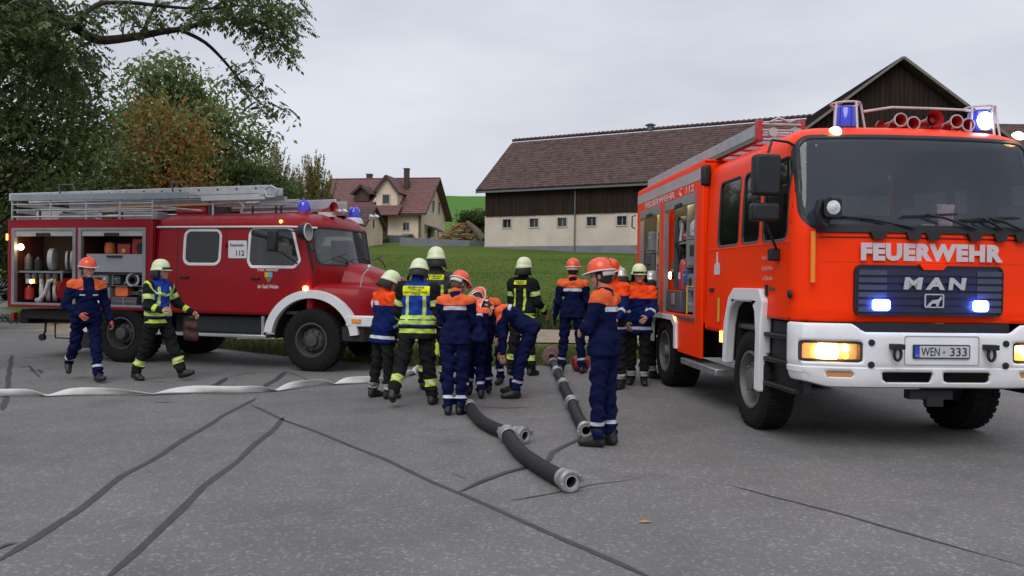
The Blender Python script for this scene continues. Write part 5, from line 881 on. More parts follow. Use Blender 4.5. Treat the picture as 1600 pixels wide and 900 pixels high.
V, T, mi = layers(V, T, [(flank(gp), 1), (flank(lambda V: np.minimum(w1(V), wf(V)) - .045), 4), (lambda V: np.maximum(sd_rr(V[:, 1], V[:, 2], .15, 1.72, FW - .15, 2.30, .12) - .035, -(V[:, 0] + .22)), 1), (flank(archr), 5), (flank(lambda V: np.minimum(w1(V), wf(V))), 3), (fpan, 2)])
keep = np.isin(mi, (0, 1, 4)); V2, T2 = compact(V, T[keep]); cabr = npmesh('cab', V2, T2, [RED, pm('red_panel_gap', (.022, .004, .004), var=0), CHR], red, mi=np.where(mi[keep] == 4, 2, mi[keep]), smooth=50); solid(cabr, .025, -1)
V2, T2 = compact(V, T[mi == 2]); npmesh('windscreen', V2 - np.array([.012, 0, 0]), T2, glassmat('truck_windscreen', (.62, .66, .68), .22, (.25, .28, .3)), red, smooth=180)
for k in range(4):
    c = V[T].mean(1); s = (mi == 3) & ((c[:, 0] < -1.5) == (k % 2 == 0)) & ((c[:, 1] < 1) == (k < 2)); V2, T2 = compact(V, T[s]); npmesh('side_window', V2 + np.array([0, .015 if k < 2 else -.015, 0]), T2, GLS if k % 2 == 0 else glassmat('door_glass', (.42, .46, .48), .10, (.2, .22, .24)), red, smooth=180)
MB().prism([(0, .88), (FW, .88), (FW - .03, 2.0), (FW - .2, 2.45), (.2, 2.45), (.03, 2.0)], .03, MXY((-2.95, 0, 0), (0, 1, 0), (0, 0, 1), (1, 0, 0))).build('rear_wall', RED, cabr, smooth=None)
MB().face([(-2.7, .42, 2.5695), (-.4, .42, 2.5695), (.0, 1.15, 2.5695), (-.4, FW - .42, 2.5695), (-2.7, FW - .42, 2.5695)]).build('roof_panel', RED, cabr, smooth=None)
MB().tube([(-2.95, .035, 2.315), (-.5, .035, 2.315), (-.12, .06, 2.30), (-.02, .16, 2.30)], .018, 6).build('gutter', CHR, red)
mb = MB(); mb.b2((-2.9, .1, .9), (-.1, 2.2, .95)).b2((-.25, .35, 1.3), (.14, 1.95, 1.62)); mb.build('cab_floor', GRYD, red, smooth=None)
for y in (.55, 1.75): s = MB().b2((-1.0, y - .25, 1.2), (-.5, y + .25, 1.36)).build('seat', BLK, red, bevel=.03); MB().b2((-1.05, y - .24, 1.36), (-.94, y + .24, 1.95)).build('backrest', BLK, s, bevel=.03)
MB().tube([(-.38 + .07 * math.sin(a), 1.7 + .21 * math.cos(a), 1.78 + .19 * math.sin(a)) for a in np.linspace(0, 2 * math.pi, 20)], .013, 6).build('steering_wheel', BLK, red)
MB().b2((-2.88, .3, 1.8), (-2.86, 2.0, 2.2)).build('cab_notice', GRYD, red, smooth=None)
MB().b2((-.10, FW - .09, 1.80), (-.85, FW - .07, 2.2)).build('far_window_light', pm('pale_window_daylight', (.3, .31, .32)), red, smooth=None)  # added pale sheet imitating daylight through the far window
sM = lambda x, z, off=.004, y=.0: MXY((x, y - off, z), (1, 0, 0), (0, 0, 1), (0, -1, 0))
sg_ = MB().prism(rrect(-1.545, 1.80, -1.205, 2.085, .02), .010, sM(0, 0, .004, .014)).build('emergency_sign', pm('sign_white', (.62, .64, .66), rough=.5, var=.04), red, smooth=None); MB().prism(rrect(-1.55, 1.795, -1.20, 2.09, .022), .006, sM(0, 0, .0, .014)).build('sign_frame', pm('sign_grey_frame', (.38, .40, .42)), sg_, smooth=None)
textmesh('lettering', 'Feuerwehr', .075, TXB, sg_, sM(-1.375, 2.015, .015, .012), ext=.0005, off=.001, width=.27); textmesh('lettering', '112', .125, TXB, sg_, sM(-1.32, 1.885, .015, .012), ext=.0005, off=.002, width=.15)
PW = pm('side_print_white', (.66, .62, .60), var=0); textmesh('lettering', 'Freiw. Feuerwehr', .085, PW, red, sM(-.80, 1.62, .008), ext=.001, width=.385, shear=.15, off=.001); textmesh('lettering', 'der Stadt Weiden', .085, PW, red, sM(-.80, 1.345), ext=.001, width=.38, shear=.15, off=.001)
cst = MB().prism([(-.86, 1.57), (-.72, 1.57), (-.72, 1.50), (-.79, 1.40), (-.86, 1.50)], .003, sM(0, 0)).build('town_crest', pm('crest_green', (.10, .20, .08), var=0), red, smooth=None); MB().prism(rect(-.86, 1.50, -.792, 1.575), .002, sM(0, 0, .007)).build('crest_yellow_field', pm('crest_yellow', (.55, .40, .05), var=0), cst, smooth=None); MB().prism(rect(-.788, 1.50, -.72, 1.575), .002, sM(0, 0, .007)).build('crest_blue_field', pm('crest_blue', (.15, .35, .60), var=0), cst, smooth=None)
for x in (-2.38, -1.03): MB().box((x, -.02, 1.475), (.16, .035, .035)).build('door_handle', BLK, red, bevel=.01)
for z in (2.02,): MB().box((-1.60, -.012, z), (.05, .02, .07)).build('hinge', RED, red)
# ---- bonnet and front wings
def nose(x):
    t = sst(.0, .96, x); e = max(0, (x - .58) / .50); rr = math.sqrt(max(0, 1 - min(1, e) ** 2.2)); return t, rr
P = []
for x in list(np.linspace(-.05, .58, 10)) + [.58 + .50 * math.sin(R(a)) for a in np.linspace(8, 90, 14)]:
    t, rr = nose(x); zt = 1.80 - .20 * t; zt = 1.20 + (zt - 1.20) * (.60 + .40 * rr); zs_ = 1.40 - .02 * t; zs_ = 1.06 + (zs_ - 1.06) * (.5 + .5 * rr); yo = .02 + .05 * t + (1 - rr) * .60; yi = .50 + .12 * t + (1 - rr) * .34; cz = .74
    prof = [(yo, cz), (yo, .95), (yo + .005, 1.15), (yo + .03, zs_ - .08), (yo + .09, zs_ - .015), (yo + .18, zs_), (yi - .09, zs_ + .005), (yi - .03, zs_ + .015), (yi, zs_ + .05), (yi + .02, zs_ + (zt - zs_) * .35), (yi + .06, zs_ + (zt - zs_) * .62), (yi + .15, zt - (zt - zs_) * .14), (yi + .30, zt - .015), (FW / 2, zt)]
    P.append([(x, y, z) for y, z in prof] + [(x, FW - y, z) for y, z in prof[-2::-1]])
V, T = gridtri(np.array(P)); V, T, mi = layers(V, T, [(lambda V: np.maximum(np.abs(V[:, 0] - (.47 - .25 * (V[:, 2] - 1.4))) - .008, 1.43 - V[:, 2]), 1), (lambda V: np.maximum(np.hypot(V[:, 0], V[:, 2] - .5) - .72, np.minimum(V[:, 1] - .45, FW - .45 - V[:, 1])), 5)])
s = mi != 5; V2, T2 = compact(V, T[s]); bon = npmesh('bonnet', V2, T2, [RED, pm('red_panel_gap', (.022, .004, .004))], red, mi=mi[s], smooth=60)
mb = MB()
for i in range(9): z = .86 + .075 * i; mb.tube([(1.085 - .04 * abs(y - 1.15) * 1.2, y, z) for y in np.linspace(.72, FW - .72, 7)], .014, 5)
mb.build('radiator_grille', BLK, red); MB().box((.80, .52, 1.50), (.02, .08, .015)).build('bonnet_catch', RED, red)
for y in (.34, FW - .34): h = MB().lathe([(.13, -.1), (.13, 0), (.11, .04)], (.95, y, 1.10), (1, -.1 if y < 1 else .1, 0), 20).build('headlight', CHR, red); MB().lathe([(.11, .035), (.07, .06), (0, .07)], (.95, y, 1.10), (1, 0, 0), 20).build('lens', MIRR, h)
for y in (.06, FW - .06):
    mk = MB().tube([(.75, y + .1, 1.36), (.83, y + .02, 1.55), (.95, y - .0, 1.66)], .008, 5).build('position_rod', CHR, red); MB().lathe([(0, -.03), (.028, -.01), (.028, .02), (0, .04)], (.95, y, 1.68), n=10).build('rod_ball', CHR, mk)
# wheel arch rims
for yy, sg in ((-.02, -1), (FW + .02, 1)):
    out = [(.84 * math.cos(R(a)) * 1.0, .50 + .80 * math.sin(R(a))) for a in np.linspace(8, 172, 30)]; inn = [(.70 * math.cos(R(a)), .50 + .67 * math.sin(R(a))) for a in np.linspace(8, 172, 30)]
    mb = MB(); mb.prism(out + inn[::-1], .11, MXY((0, yy + (.06 if sg < 0 else -.06), 0), (1, 0, 0), (0, 0, 1), (0, sg, 0))); mb.build('wheel_arch', CHR, red, bevel=.025, seg=3, smooth=50)
    MB().prism([(.70 * math.cos(R(a)), .50 + .68 * math.sin(R(a))) for a in np.linspace(0, 180, 24)] + [(.68 * math.cos(R(a)), .50 + .66 * math.sin(R(a))) for a in np.linspace(180, 0, 24)], .55, MXY((0, yy - sg * .05, 0), (1, 0, 0), (0, 0, 1), (0, -sg, 0))).build('wheel_well', DARK, red, smooth=None)
fi = MB().lathe([(0, .06), (.035, .05), (.045, 0)], (-.10, -.03, 1.32), (0, -1, .2), 14).build('indicator', pm('indicator_lit', (1, .6, .1), var=0, emit=(1, .55, .12), es=8), red)
bp_ = MB().prism([(.62, -.08), (1.06, -.05), (1.16, .12), (1.16, FW - .12), (1.06, FW + .05), (.62, FW + .08), (.62, FW - .05), (1.02, FW - .1), (1.09, FW - .2), (1.09, .2), (1.02, .1), (.62, .05)], .17, Matrix.Translation((0, 0, .74))).build('bumper', CHR, red, bevel=.02); MB().box((.80, -.07, .83), (.15, .03, .06)).build('side_reflector', pm('orange_reflector', (.85, .25, .03), rough=.3, var=0), bp_)
MB().b2((.52, -.01, .50), (.9, .3, .73)).build('bumper_bracket', BLK, red, bevel=.01)
mb = MB().b2((-5.9, .55, .62), (.85, .67, .84)).b2((-5.9, FW - .67, .62), (.85, FW - .55, .84)).cyl((0, .1, .5), (0, FW - .1, .5), .07).cyl((-3.62, .1, .5), (-3.62, FW - .1, .5), .09).b2((-2.8, .35, .5), (-1.9, .95, .84)).b2((.2, .7, .75), (.8, 1.6, 1.3)); mb.build('chassis', DARK, red, smooth=None)
for (x, y, sg, wd) in ((0, .10, -1, .28), (0, FW - .10, 1, .28), (-3.62, .22, -1, .50), (-3.62, FW - .22, 1, .50)): wheelthing(red, 'wheel', (x, y, .50), .50, wd, sg, .27, ax='y', rimmat=pm('dark_rim', (.045, .045, .045), rough=.6, var=.2), hub=.11)
# steps and tanks under the cab
MB().b2((-3.05, -.06, .505), (-.80, .22, .555)).build('running_board', ALU, red, bevel=.01); mb = MB()
for x in (-3.0, -.90): MB().b2((x, -.03, .55), (x + .05, .02, .86)).build('board_bracket', ALU, red, smooth=None)
pass; MB().b2((-2.5, .12, .56), (-1.0, .5, .85)).build('battery_box', BLK, red, bevel=.03)
MB().prism([(-2.98, .50), (-2.86, .50), (-2.98, .88), (-3.12, .88)], .4, sM(0, 0, 0, .38)).build('mudguard', CHR, red, smooth=None); MB().b2((-3.14, -.03, .48), (-3.08, .45, .90)).build('mudguard', CHR, red, smooth=None); MB().prism([(-4.38, .52), (-4.30, .50), (-4.12, .88), (-4.38, .88)], .5, sM(0, 0, 0, .45)).build('mudguard', CHR, red, smooth=None); MB().b2((-4.5, .0, .22), (-4.12, .06, .55)).build('mud_flap', BLK, red, smooth=None)
mb = MB().b2((-5.85, .1, .70), (-4.6, .5, .86)).b2((-5.98, .2, .60), (-5.8, 2.1, .82)); mb.build('rear_underframe', DARK, red); MB().b2((-5.99, .02, .66), (-5.93, .1, .80)).build('rear_reflector', pm('dark_red_lens', (.25, .01, .01), var=0), red)
MB().tube([(-5.5, .3, .7), (-5.5, .28, .45), (-5.48, .2, .38)], .02, 6).lathe([(0, -.03), (.06, -.03), (.06, .03), (0, .03)], (-5.48, .2, .36), (0, 1, 0), 14).tube([(-5.2, .2, .7), (-5.2, .2, .36), (-4.8, .2, .36), (-4.75, .2, .5)], .015, 6).build('tow_gear', DARK, red)
# mirrors, searchlight
m_ = MB().box((-.72, -.30, 2.17), (.32, .20, .10), Matrix.Rotation(R(14), 3, 'Y')).build('mirror', BLK, red, bevel=.03); MB().box((-.52, -.34, 2.07), (.17, .10, .34)).build('mirror_head', BLK, m_, bevel=.03); MB().tube([(-.2, .02, 2.22), (-.35, -.25, 2.24), (-.5, -.33, 2.22)], .012, 6).build('mirror_arm', BLK, m_); MB().tube([(-.28, .0, 1.72), (-.4, -.25, 1.88), (-.5, -.33, 1.92)], .012, 6).build('mirror_arm', BLK, m_)
s_ = MB().lathe([(0, -.17), (.10, -.15), (.135, -.06), (.145, 0), (.130, .0)], (-.03, -.12, 2.22), (1, .03, .05), 24).build('searchlight', BLK, red); MB().lathe([(.137, -.012), (.140, .014), (.127, .016)], (-.03, -.12, 2.22), (1, .03, .05), 24).build('lamp_ring', CHR, s_); MB().lathe([(.130, .0), (.09, -.03), (0, -.04)], (-.03, -.12, 2.22), (1, .03, .05), 24).build('lens', pm('milky_lens', (.30, .29, .28), rough=.3, metal=.3), s_)
MB().tube([(-.05, -.08, 2.05), (-.02, -.06, 1.85), (.02, -.0, 1.62)], .02, 6).tube([(.02, -.1, 2.03), (.06, -.11, 1.92)], .03, 8).build('bracket', BLK, s_)
for (x0, y0, x1, y1, zz) in ((.20, .50, .05, 1.02, 0), (.34, 1.05, .30, 1.6, 0), (.30, 1.75, .05, 2.15, 0)):
    wv = MB().tube([(x0 + .06, y0 + .25, 1.70), (x0 + .07, y0 + .1, 1.80), (x0 + .05, y0 - .12, 1.86)], .01, 5).tube([(x0 + .055, y0 - .30, 1.81), (x0 + .06, y0 + .12, 1.90)], .009, 5).build('wiper', BLK, red)
# ---- roof lamps and horns
for (x, y, h) in ((-.42, .45, .02), (-.15, 1.75, 0)):
    b = MB().lathe([(.17, -.05), (.14, .04), (.10, .06)], (x, y, 2.53), n=20, sx=1.1).build('beacon', RED if y < 1 else CHR, red); MB().lathe([(.105, .05), (.108, .12), (.095, .21), (.06, .25), (0, .26)], (x, y, 2.53), n=24).build('dome', BDOME, b, smooth=60); MB().lathe([(0, .04), (.015, .03), (.02, 0)], (x - .01, y, 2.79), n=8).build('finial', REDP, b)
h = MB().lathe([(.10, .10), (.09, .09), (.05, .02), (.03, -.06), (.03, -.18)], (-.08, .70, 2.66), (1, -.35, .12), 20).build('horn', REDP, red); MB().b2((-.28, .66, 2.52), (.0, .78, 2.60)).build('horn_bracket', CHR, h)
for (x, y) in ((.02, .80), (.10, .86), (.08, 1.95), (.16, 2.0)): MB().lathe([(0, -.05), (.03, -.02), (.045, .05), (.04, .055), (0, .04)], (x, y, 2.60), (.5, -.2, .8), 12).build('roof_lamp', CHR, red)
MB().lathe([(0, .03), (.025, .02), (.03, 0)], (-.62, .07, 2.40), (0, -1, .3), 10).build('marker_light', LAMPO, red)
# ---- equipment body with two open lockers
RB0, RB1 = -6.0, -2.97; L1 = (-5.87, -4.56); L2 = (-4.44, -3.13); ZB, ZT = .99, 2.26
frm = MB(); frm.prism(rect(RB0, .90, RB1, 2.42), .04, sM(0, 0, 0, NY + .04), [rect(L1[0], ZB, L1[1], ZT), rect(L2[0], ZB, L2[1], ZT)]); frm.b2((RB0, NY + .045, .90), (RB0 + .04, FW, 2.415)).b2((RB1 - .04, NY + .045, .90), (RB1, FW, 2.415)).b2((RB0 + .04, FW - .04, .90), (RB1 - .04, FW, 2.415)).b2((RB0 + .04, NY + .045, .90), (RB1 - .04, FW - .05, .94)).b2((RB0, NY, 2.42), (RB1, FW, 2.45)); frm.build('body', RED, red, bevel=.008)
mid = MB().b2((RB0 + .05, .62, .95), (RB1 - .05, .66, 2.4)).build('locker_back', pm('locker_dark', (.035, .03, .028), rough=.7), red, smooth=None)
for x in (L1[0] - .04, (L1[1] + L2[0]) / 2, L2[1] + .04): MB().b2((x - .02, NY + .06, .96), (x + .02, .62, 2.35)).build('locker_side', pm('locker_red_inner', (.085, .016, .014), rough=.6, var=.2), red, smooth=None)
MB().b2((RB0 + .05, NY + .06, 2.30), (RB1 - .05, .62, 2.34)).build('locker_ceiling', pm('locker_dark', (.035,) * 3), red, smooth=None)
for (a, b) in (L1, L2):
    mb = MB().b2((a - .035, NY - .015, ZB - .04), (a + .03, NY + .05, ZT + .045)).b2((b - .03, NY - .015, ZB - .04), (b + .035, NY + .05, ZT + .045)).b2((a + .03, NY - .015, ZT), (b - .03, NY + .05, ZT + .045)).b2((a + .03, NY - .015, ZB - .04), (b - .03, NY + .05, ZB)); mb.build('locker_frame', pm('grey_frame', (.26, .26, .27), rough=.5, metal=.3), red, smooth=None)
    s = MB().b2((a + .032, NY + .0, ZT - .10), (b - .032, NY + .04, ZT - .002)).build('roller_shutter', pm('greenish_shutter', (.40, .42, .39), rough=.5, metal=.3), red, bevel=.004); MB().b2(((a + b) / 2 - .14, NY - .03, ZT - .10), ((a + b) / 2 + .14, NY - .002, ZT - .045)).build('shutter_handle', BLK, s)
MB().b2((RB0 - .02, NY - .02, 2.09), (RB0 + .0, NY + .06, 2.20)).build('side_marker', LAMPO, red); MB().lathe([(0, .03), (.05, .02), (.06, 0)], (L1[0] + .08, .02, 1.97), (.3, -1, 0), 16).build('locker_lamp', WARM, red)
l = bpy.data.lights.new('locker_lamp_light', 'POINT'); l.energy = 2.2; l.color = (1, .62, .30); l.shadow_soft_size = .06; o = bpy.data.objects.new('locker_lamp_light', l); COL.objects.link(o); o.parent = red; o.location = (L1[0] + .14, -.06, 1.97)
l = bpy.data.lights.new('locker_lamp_light', 'POINT'); l.energy = 2.0; l.color = (1, .30, .12); l.shadow_soft_size = .04; o = bpy.data.objects.new('locker_lamp_light', l); COL.objects.link(o); o.parent = red; o.location = (L2[1] - .10, .18, 1.98)
MB().b2((L2[1] - .05, .10, 1.88), (L2[1] - .035, .14, 2.08)).build('locker_lamp', pm('red_glow_lamp', (1, .2, .1), var=0, emit=(1, .16, .05), es=5), red)
MB().b2((L1[0], NY + .08, 1.515), (L1[1] - .32, .6, 1.55)).build('shelf', GRY, red, smooth=None); MB().b2((L1[1] - .36, NY + .07, 1.15), (L1[1] - .33, NY + .1, 1.56)).build('shelf_post', GRY, red, smooth=None)
MB().b2((L2[0] + .1, NY + .08, 1.50), (L2[1], .6, 1.53)).build('shelf', GRYD, red, smooth=None); MB().b2((L2[0] + .1, NY + .08, 1.30), (L2[1], .6, 1.325)).build('shelf', GRYD, red, smooth=None); MB().b2((L2[0] + .58, NY + .09, 1.33), (L2[0] + .60, .6, 1.50)).build('shelf_divider', GRY, red, smooth=None)
def inred(name, label, cat, p, group=None): return thing(name, label, cat, mw=MRED @ Matrix.Translation(p), group=group)
t = inred('drawer', 'wide pale grey drawer with black handle pulled across the forward locker of the red truck', 'drawer', (L2[0] + .12, -.02, 1.545)); MB().prism(rrect(0, 0, 1.17, .31, .02), .05, sM(0, 0, 0, .03)).build('front_panel', pm('pale_drawer', (.29, .30, .31), rough=.5, metal=.2, var=.06), t); MB().b2((.44, -.05, .25), (.74, -.02, .285)).build('handle', BLK, t); MB().b2((.03, .04, .02), (1.14, .5, .05)).build('tray', GRY, t)
for k, (x, col, nm, lab) in enumerate(((L2[0] + .36, pm('orange_plastic', (.75, .16, .03), rough=.5), 'buoy', 'small orange drum behind the grey drawer of the red truck'), (L2[0] + .72, REDP, 'kit_box', 'small red box with yellow emblem behind the grey drawer'), (L2[0] + 1.08, REDP, 'kit_box', 'larger red box with dark arch behind the grey drawer'))):
    t = inred(nm, lab, 'drum' if k == 0 else 'box', (x, .25, 1.86))
    if k == 0: MB().lathe([(0, 0), (.09, .01), (.10, .1), (.08, .2), (0, .21)], n=16).build('drum', col, t)
    else: w_ = .13 if k == 1 else .19; MB().b2((-w_, -.1, 0), (w_, .15, .18 if k == 1 else .27)).build('box', col, t, bevel=.01); MB().lathe([(0, .002), (.04 if k == 1 else .10, .002), (.04 if k == 1 else .10, 0)], (0, -.101, .06 if k == 1 else .10), (0, -1, 0), 12).build('emblem' if k == 1 else 'opening', YEL if k == 1 else BLK, t)
HOSEW = pm('white_hose_canvas', (.50, .49, .47), rough=.8, var=.15, scale=20)
def hose_roll(p, r, wd, lab, grp, tilt=0., ax=(1, 0, 0)):
    t = inred('hose_roll', lab, 'hose roll', p, grp); a = Vector((1, tilt, 0)).normalized(); MB().lathe([(.06, -wd / 2), (r, -wd / 2), (r + .006, 0), (r, wd / 2), (.06, wd / 2)], (0, 0, 0), a, 26).build('hose', HOSEW, t, smooth=50)
    MB().lathe([(0, -wd / 2 - .004), (.055, -wd / 2 - .004), (.06, 0), (.055, wd / 2 + .004), (0, wd / 2 + .004)], (0, 0, 0), a, 14).build('coupling', GALV, t); return t
for k in range(3): hose_roll((L1[0] + .40 + .145 * k, .18, 1.18), .17, .06, ORD[k] + ' from the left of the white rolled hoses low in the rear locker', 'rolled hoses in the lower rear locker', .8)
hose_roll((L1[0] + .90, .14, 1.20), .17, .07, 'white rolled hose standing furthest right in the lower rear locker beside the red reel', None, .7)
hose_roll((L1[0] + .64, .16, 1.76), .19, .075, 'single thick white hose roll standing on the upper shelf of the rear locker', None, .55)
for k in range(4): hose_roll((L1[0] + .92 + .105 * k, .20, 1.74), .17, .03, ORD[k] + ' from the left of the thin white hose rolls on the upper shelf', 'thin hose rolls on the upper shelf', .75)
for k in range(5):
    t = inred('tube_coil', ORD[k] + ' from the left of the dark fittings along the locker shelf edge', 'reel', (L1[0] + .22 + .15 * k, .05, 1.46), 'dark reels along the shelf edge'); MB().lathe([(.03, -.04), (.05, -.035), (.05, .035), (.03, .04)], ax=(0, 0, 1), n=12).build('coil', GRYD, t); MB().b2((-.03, -.03, -.14), (.03, .03, -.04)).build('lug', pm('brass_fitting', (.55, .30, .08), rough=.35, metal=.7) if k in (1, 3, 4) else GALV, t, bevel=.008)
MB().lathe([(0, .02), (.03, .015), (.04, 0)], (L1[0] + .36, -.02, 1.36), (0, -1, 0), 12).build('locker_lamp', WARM, red)
t = inred('cable_drum', 'red round cable drum in the lower right corner of the rear locker', 'cable drum', (L1[0] + 1.02, .12, 1.22)); MB().lathe([(0, -.04), (.21, -.04), (.21, -.03), (.10, -.02), (.10, .04)], ax=(.9, -.25, 0), n=28).build('flange', REDP, t); MB().lathe([(0, .04), (.21, .04), (.21, .05), (0, .05)], ax=(.9, -.25, 0), n=28).build('flange', REDP, t)
t = inred('standpipe', 'white bent standpipe leaning in front of the lower hose rolls', 'pipe', (L1[0] + .62, .0, 1.0)); MB().tube([(-.12, 0, .02), (.0, .02, .16), (.07, .03, .36), (.16, .05, .40)], .035, 10).build('pipe', HOSEW, t); MB().lathe([(.03, -.02), (.06, -.01), (.06, .03), (.03, .04)], (-.12, 0, .02), (.6, 0, 1), 14).build('coupling', GALV, t)
for k, (x, z, w_, h_, mt, lab) in enumerate(((L2[0] + .34, 1.34, .38, .15, GRY, 'grey radio unit with dark display on the upper shelf of the forward locker'), (L2[0] + .36, 1.06, .42, .22, GRY, 'grey metal case with square black dial in the forward locker'), (L2[0] + .24, .99, .24, .06, CHR, 'low pale tray on the locker floor'), (L2[0] + .86, .99, .52, .13, GRYD, 'dark blue-grey crate in the bottom of the forward locker'))):
    t = inred('equipment_case', lab, 'case', (x, .2, z)); MB().b2((-w_ / 2, -.2, 0), (w_ / 2, .3, h_)).build('case', mt, t, bevel=.008)
    if k < 2: MB().b2((-.07, -.21, .05), (.07, -.2, h_ - .04)).build('dial', BLK, t); MB().lathe([(0, .01), (.02, .01), (.02, 0)], (.13, -.2, h_ * .6), (0, -1, 0), 10).build('knob', CHR, t)
    if k == 3: MB().b2((-.25, -.212, .05), (.25, -.2, .06)).b2((-.01, -.213, .0), (.01, -.2, .13)).build('rib', GRY, t, smooth=None)
t = inred('chainsaw', 'orange chainsaw body standing in the forward locker of the red truck', 'chainsaw', (L2[0] + .76, .15, 1.13)); MB().prism(rrect(-.14, 0, .12, .17, .04), .16, sM(0, 0, 0, .08)).build('motor_housing', pm('orange_plastic', (.75, .16, .03)), t, bevel=.02); MB().tube([(-.12, 0, .05), (-.14, 0, .18), (.0, 0, .22), (.08, 0, .16)], .014, 6).build('handle', BLK, t); MB().b2((.12, -.02, .03), (.40, .0, .09)).build('guide_bar', GRYD, t)
t = inred('power_cutter', 'black and silver round cutter on the upper shelf at the front of the locker', 'cutter', (L2[0] + 1.0, .08, 1.42)); MB().lathe([(0, -.06), (.08, -.06), (.10, 0), (.08, .05), (.05, .06)], ax=(.2, -1, 0), n=20).build('drum', BLK, t); MB().lathe([(.085, .02), (.12, .02), (.12, .05), (.085, .05)], ax=(.2, -1, 0), n=20).build('guard', GALV, t); MB().tube([(-.2, 0, -.08), (-.1, 0, .02), (0, 0, .10), (.16, .02, .08)], .014, 6).build('handle', GALV, t)
# ---- roof gallery and ladders
mb = MB(); 
for z in (2.50, 2.62, 2.72): mb.tube([(RB0 + .05, NY + .03, z), (RB1 - .02, NY + .03, z)], .012 if z > 2.5 else .018, 6).tube([(RB0 + .05, FW - .05, z), (RB1 - .02, FW - .05, z)], .012, 6)
for x in (RB0 + .06, -5.1, -4.35, -3.65, RB1 - .03): mb.tube([(x, NY + .03, 2.45), (x, NY + .03, 2.93)], .016, 6)
for i in range(3): mb.b2((RB0 + .03, .1, 2.46 + .12 * i), (RB0 + .06, 2.1, 2.53 + .12 * i))
mb.build('roof_gallery', GALV, red, smooth=40)
MB().b2((RB0 + .06, NY + .0, 2.78), (-2.28, NY + .025, 2.90)).build('gallery_board', pm('blue_grey_board', (.27, .30, .33), rough=.5, metal=.2, var=.1), red, bevel=.01)
Lr = MRED @ MXY((-6.12, .10, 2.80), (1, 0, .012), (0, 1, 0), (-.012, 0, 1)); t = thing('extension_ladder', 'long aluminium extension ladder lying along the near roof edge of the red truck', 'ladder', mw=Lr)
for y in (0, .42):
    r_ = MB().b2((0, y - .025, 0), (5.25, y + .025, .135)).build('rail', pm('pale_ladder_metal', (.50, .51, .53), rough=.4, metal=.35, var=.1), t, bevel=.008)
    for i in range(14): MB().cyl((.35 + .36 * i, y - .03, .085), (.35 + .36 * i, y - .024, .085), .018, n=8).build('rung_hole', BLK, r_)
for i in range(14): MB().cyl((.35 + .36 * i, .025, .085), (.35 + .36 * i, .395, .085), .016, n=8).build('rung', GALV, t)
MB().b2((4.0, -.035, -.10), (5.2, -.005, -.01)).build('lower_rail', pm('pale_ladder_metal', (.5,) * 3), t, bevel=.006)
t = thing('extension_ladder', 'second aluminium ladder reaching forward over the cab roof of the red truck', 'ladder', mw=MRED @ MXY((-5.3, .62, 2.66), (1, 0, .012), (0, 1, 0), (-.012, 0, 1)))
for y in (0, .42): MB().b2((0, y - .025, 0), (4.45, y + .025, .15)).build('rail', GALV, t, bevel=.008)
for i in range(13): MB().cyl((.3 + .35 * i, .025, .075), (.3 + .35 * i, .395, .075), .016, n=8).build('rung', GALV, t)
t = thing('ladder_section', 'short pale ladder section sticking out furthest forward above the red cab', 'ladder', mw=MRED @ MXY((-2.35, 1.15, 2.66), (1, 0, .015), (0, 1, 0), (-.015, 0, 1)))
for y in (0, .4): MB().b2((0, y - .02, 0), (2.15, y + .02, .17)).build('rail', pm('pale_ladder_metal', (.5,) * 3), t, bevel=.008)
for i in range(7): MB().cyl((.1 + .3 * i, .02, .08), (.1 + .3 * i, .38, .08), .015, n=8).build('rung', GALV, t)
pu = MB().tube([(-.92, .05, 2.92), (-.80, .05, 2.98), (-.68, .05, 2.92), (-.72, .05, 2.80), (-.86, .05, 2.80), (-.92, .05, 2.92)], .022, 8).lathe([(0, -.03), (.07, -.03), (.07, .03), (0, .03)], (-.80, .08, 2.87), (0, 1, 0), 18).b2((-1.0, .04, 2.84), (-.78, .1, 2.98)); pu.build('ladder_head', GALV, red)
t = inred('wooden_pole', 'long wooden pole lying behind the rails on the roof of the red truck', 'pole', (-3.0, .45, 2.70)); MB().tube([(-1.4, 0, -.02), (1.5, 0, .04)], .022, 8).build('shaft', pm('pole_wood', (.42, .22, .08), rough=.7), t); MB().tube([(1.5, 0, .04), (1.75, 0, .05)], .03, 8).build('ferrule', GALV, t)
t = inred('roof_box', 'dark red rounded box strapped on the roof behind the cab of the red truck', 'box', (-2.62, .75, 2.53)); MB().b2((-.32, -.3, 0), (.32, .3, .22)).build('box', REDP, t, bevel=.08, seg=4); MB().b2((.36, -.3, 0), (.40, .3, .28)).build('strap_frame', GRYD, t)
for k, (x, y, a, b, c) in enumerate(((-4.9, .3, .7, .25, .12), (-3.5, .35, .8, .3, .14), (-5.35, .2, .5, .1, .16))): t = inred('roof_stowage', ('grey flat case' if k == 0 else 'pale folded cover' if k == 1 else 'white metal rack') + ' lying inside the roof gallery of the red truck', 'case', (x, y, 2.455)); MB().b2((-a / 2, -b / 2, 0), (a / 2, b / 2, c)).build('case', (GRY, pm('pale_cover', (.34, .35, .38)), CHR)[k], t, bevel=.02); MB().b2((-a / 2 + .08, -b / 2 - .01, .02), (-a / 2 + .12, -b / 2, c)).build('strap', BLK, t)
fk = MB().tube([(-1.95, .15, 2.52), (-1.95, .15, 2.82)], .018, 6).tube([(-1.95, .15, 2.72), (-1.45, .15, 2.73), (-1.36, .15, 2.66), (-1.42, .15, 2.56)], .018, 6); fk.build('ladder_rest', GALV, red); MB().tube([(-2.9, .1, 2.66), (-2.2, .2, 2.60)], .015, 6).build('hook_rod', GALV, red)
for x in (-1.5, -1.05, -.95): MB().tube([(x, .62, 2.52), (x, .62, 2.74)], .015, 6).build('ladder_support', BLK, red)
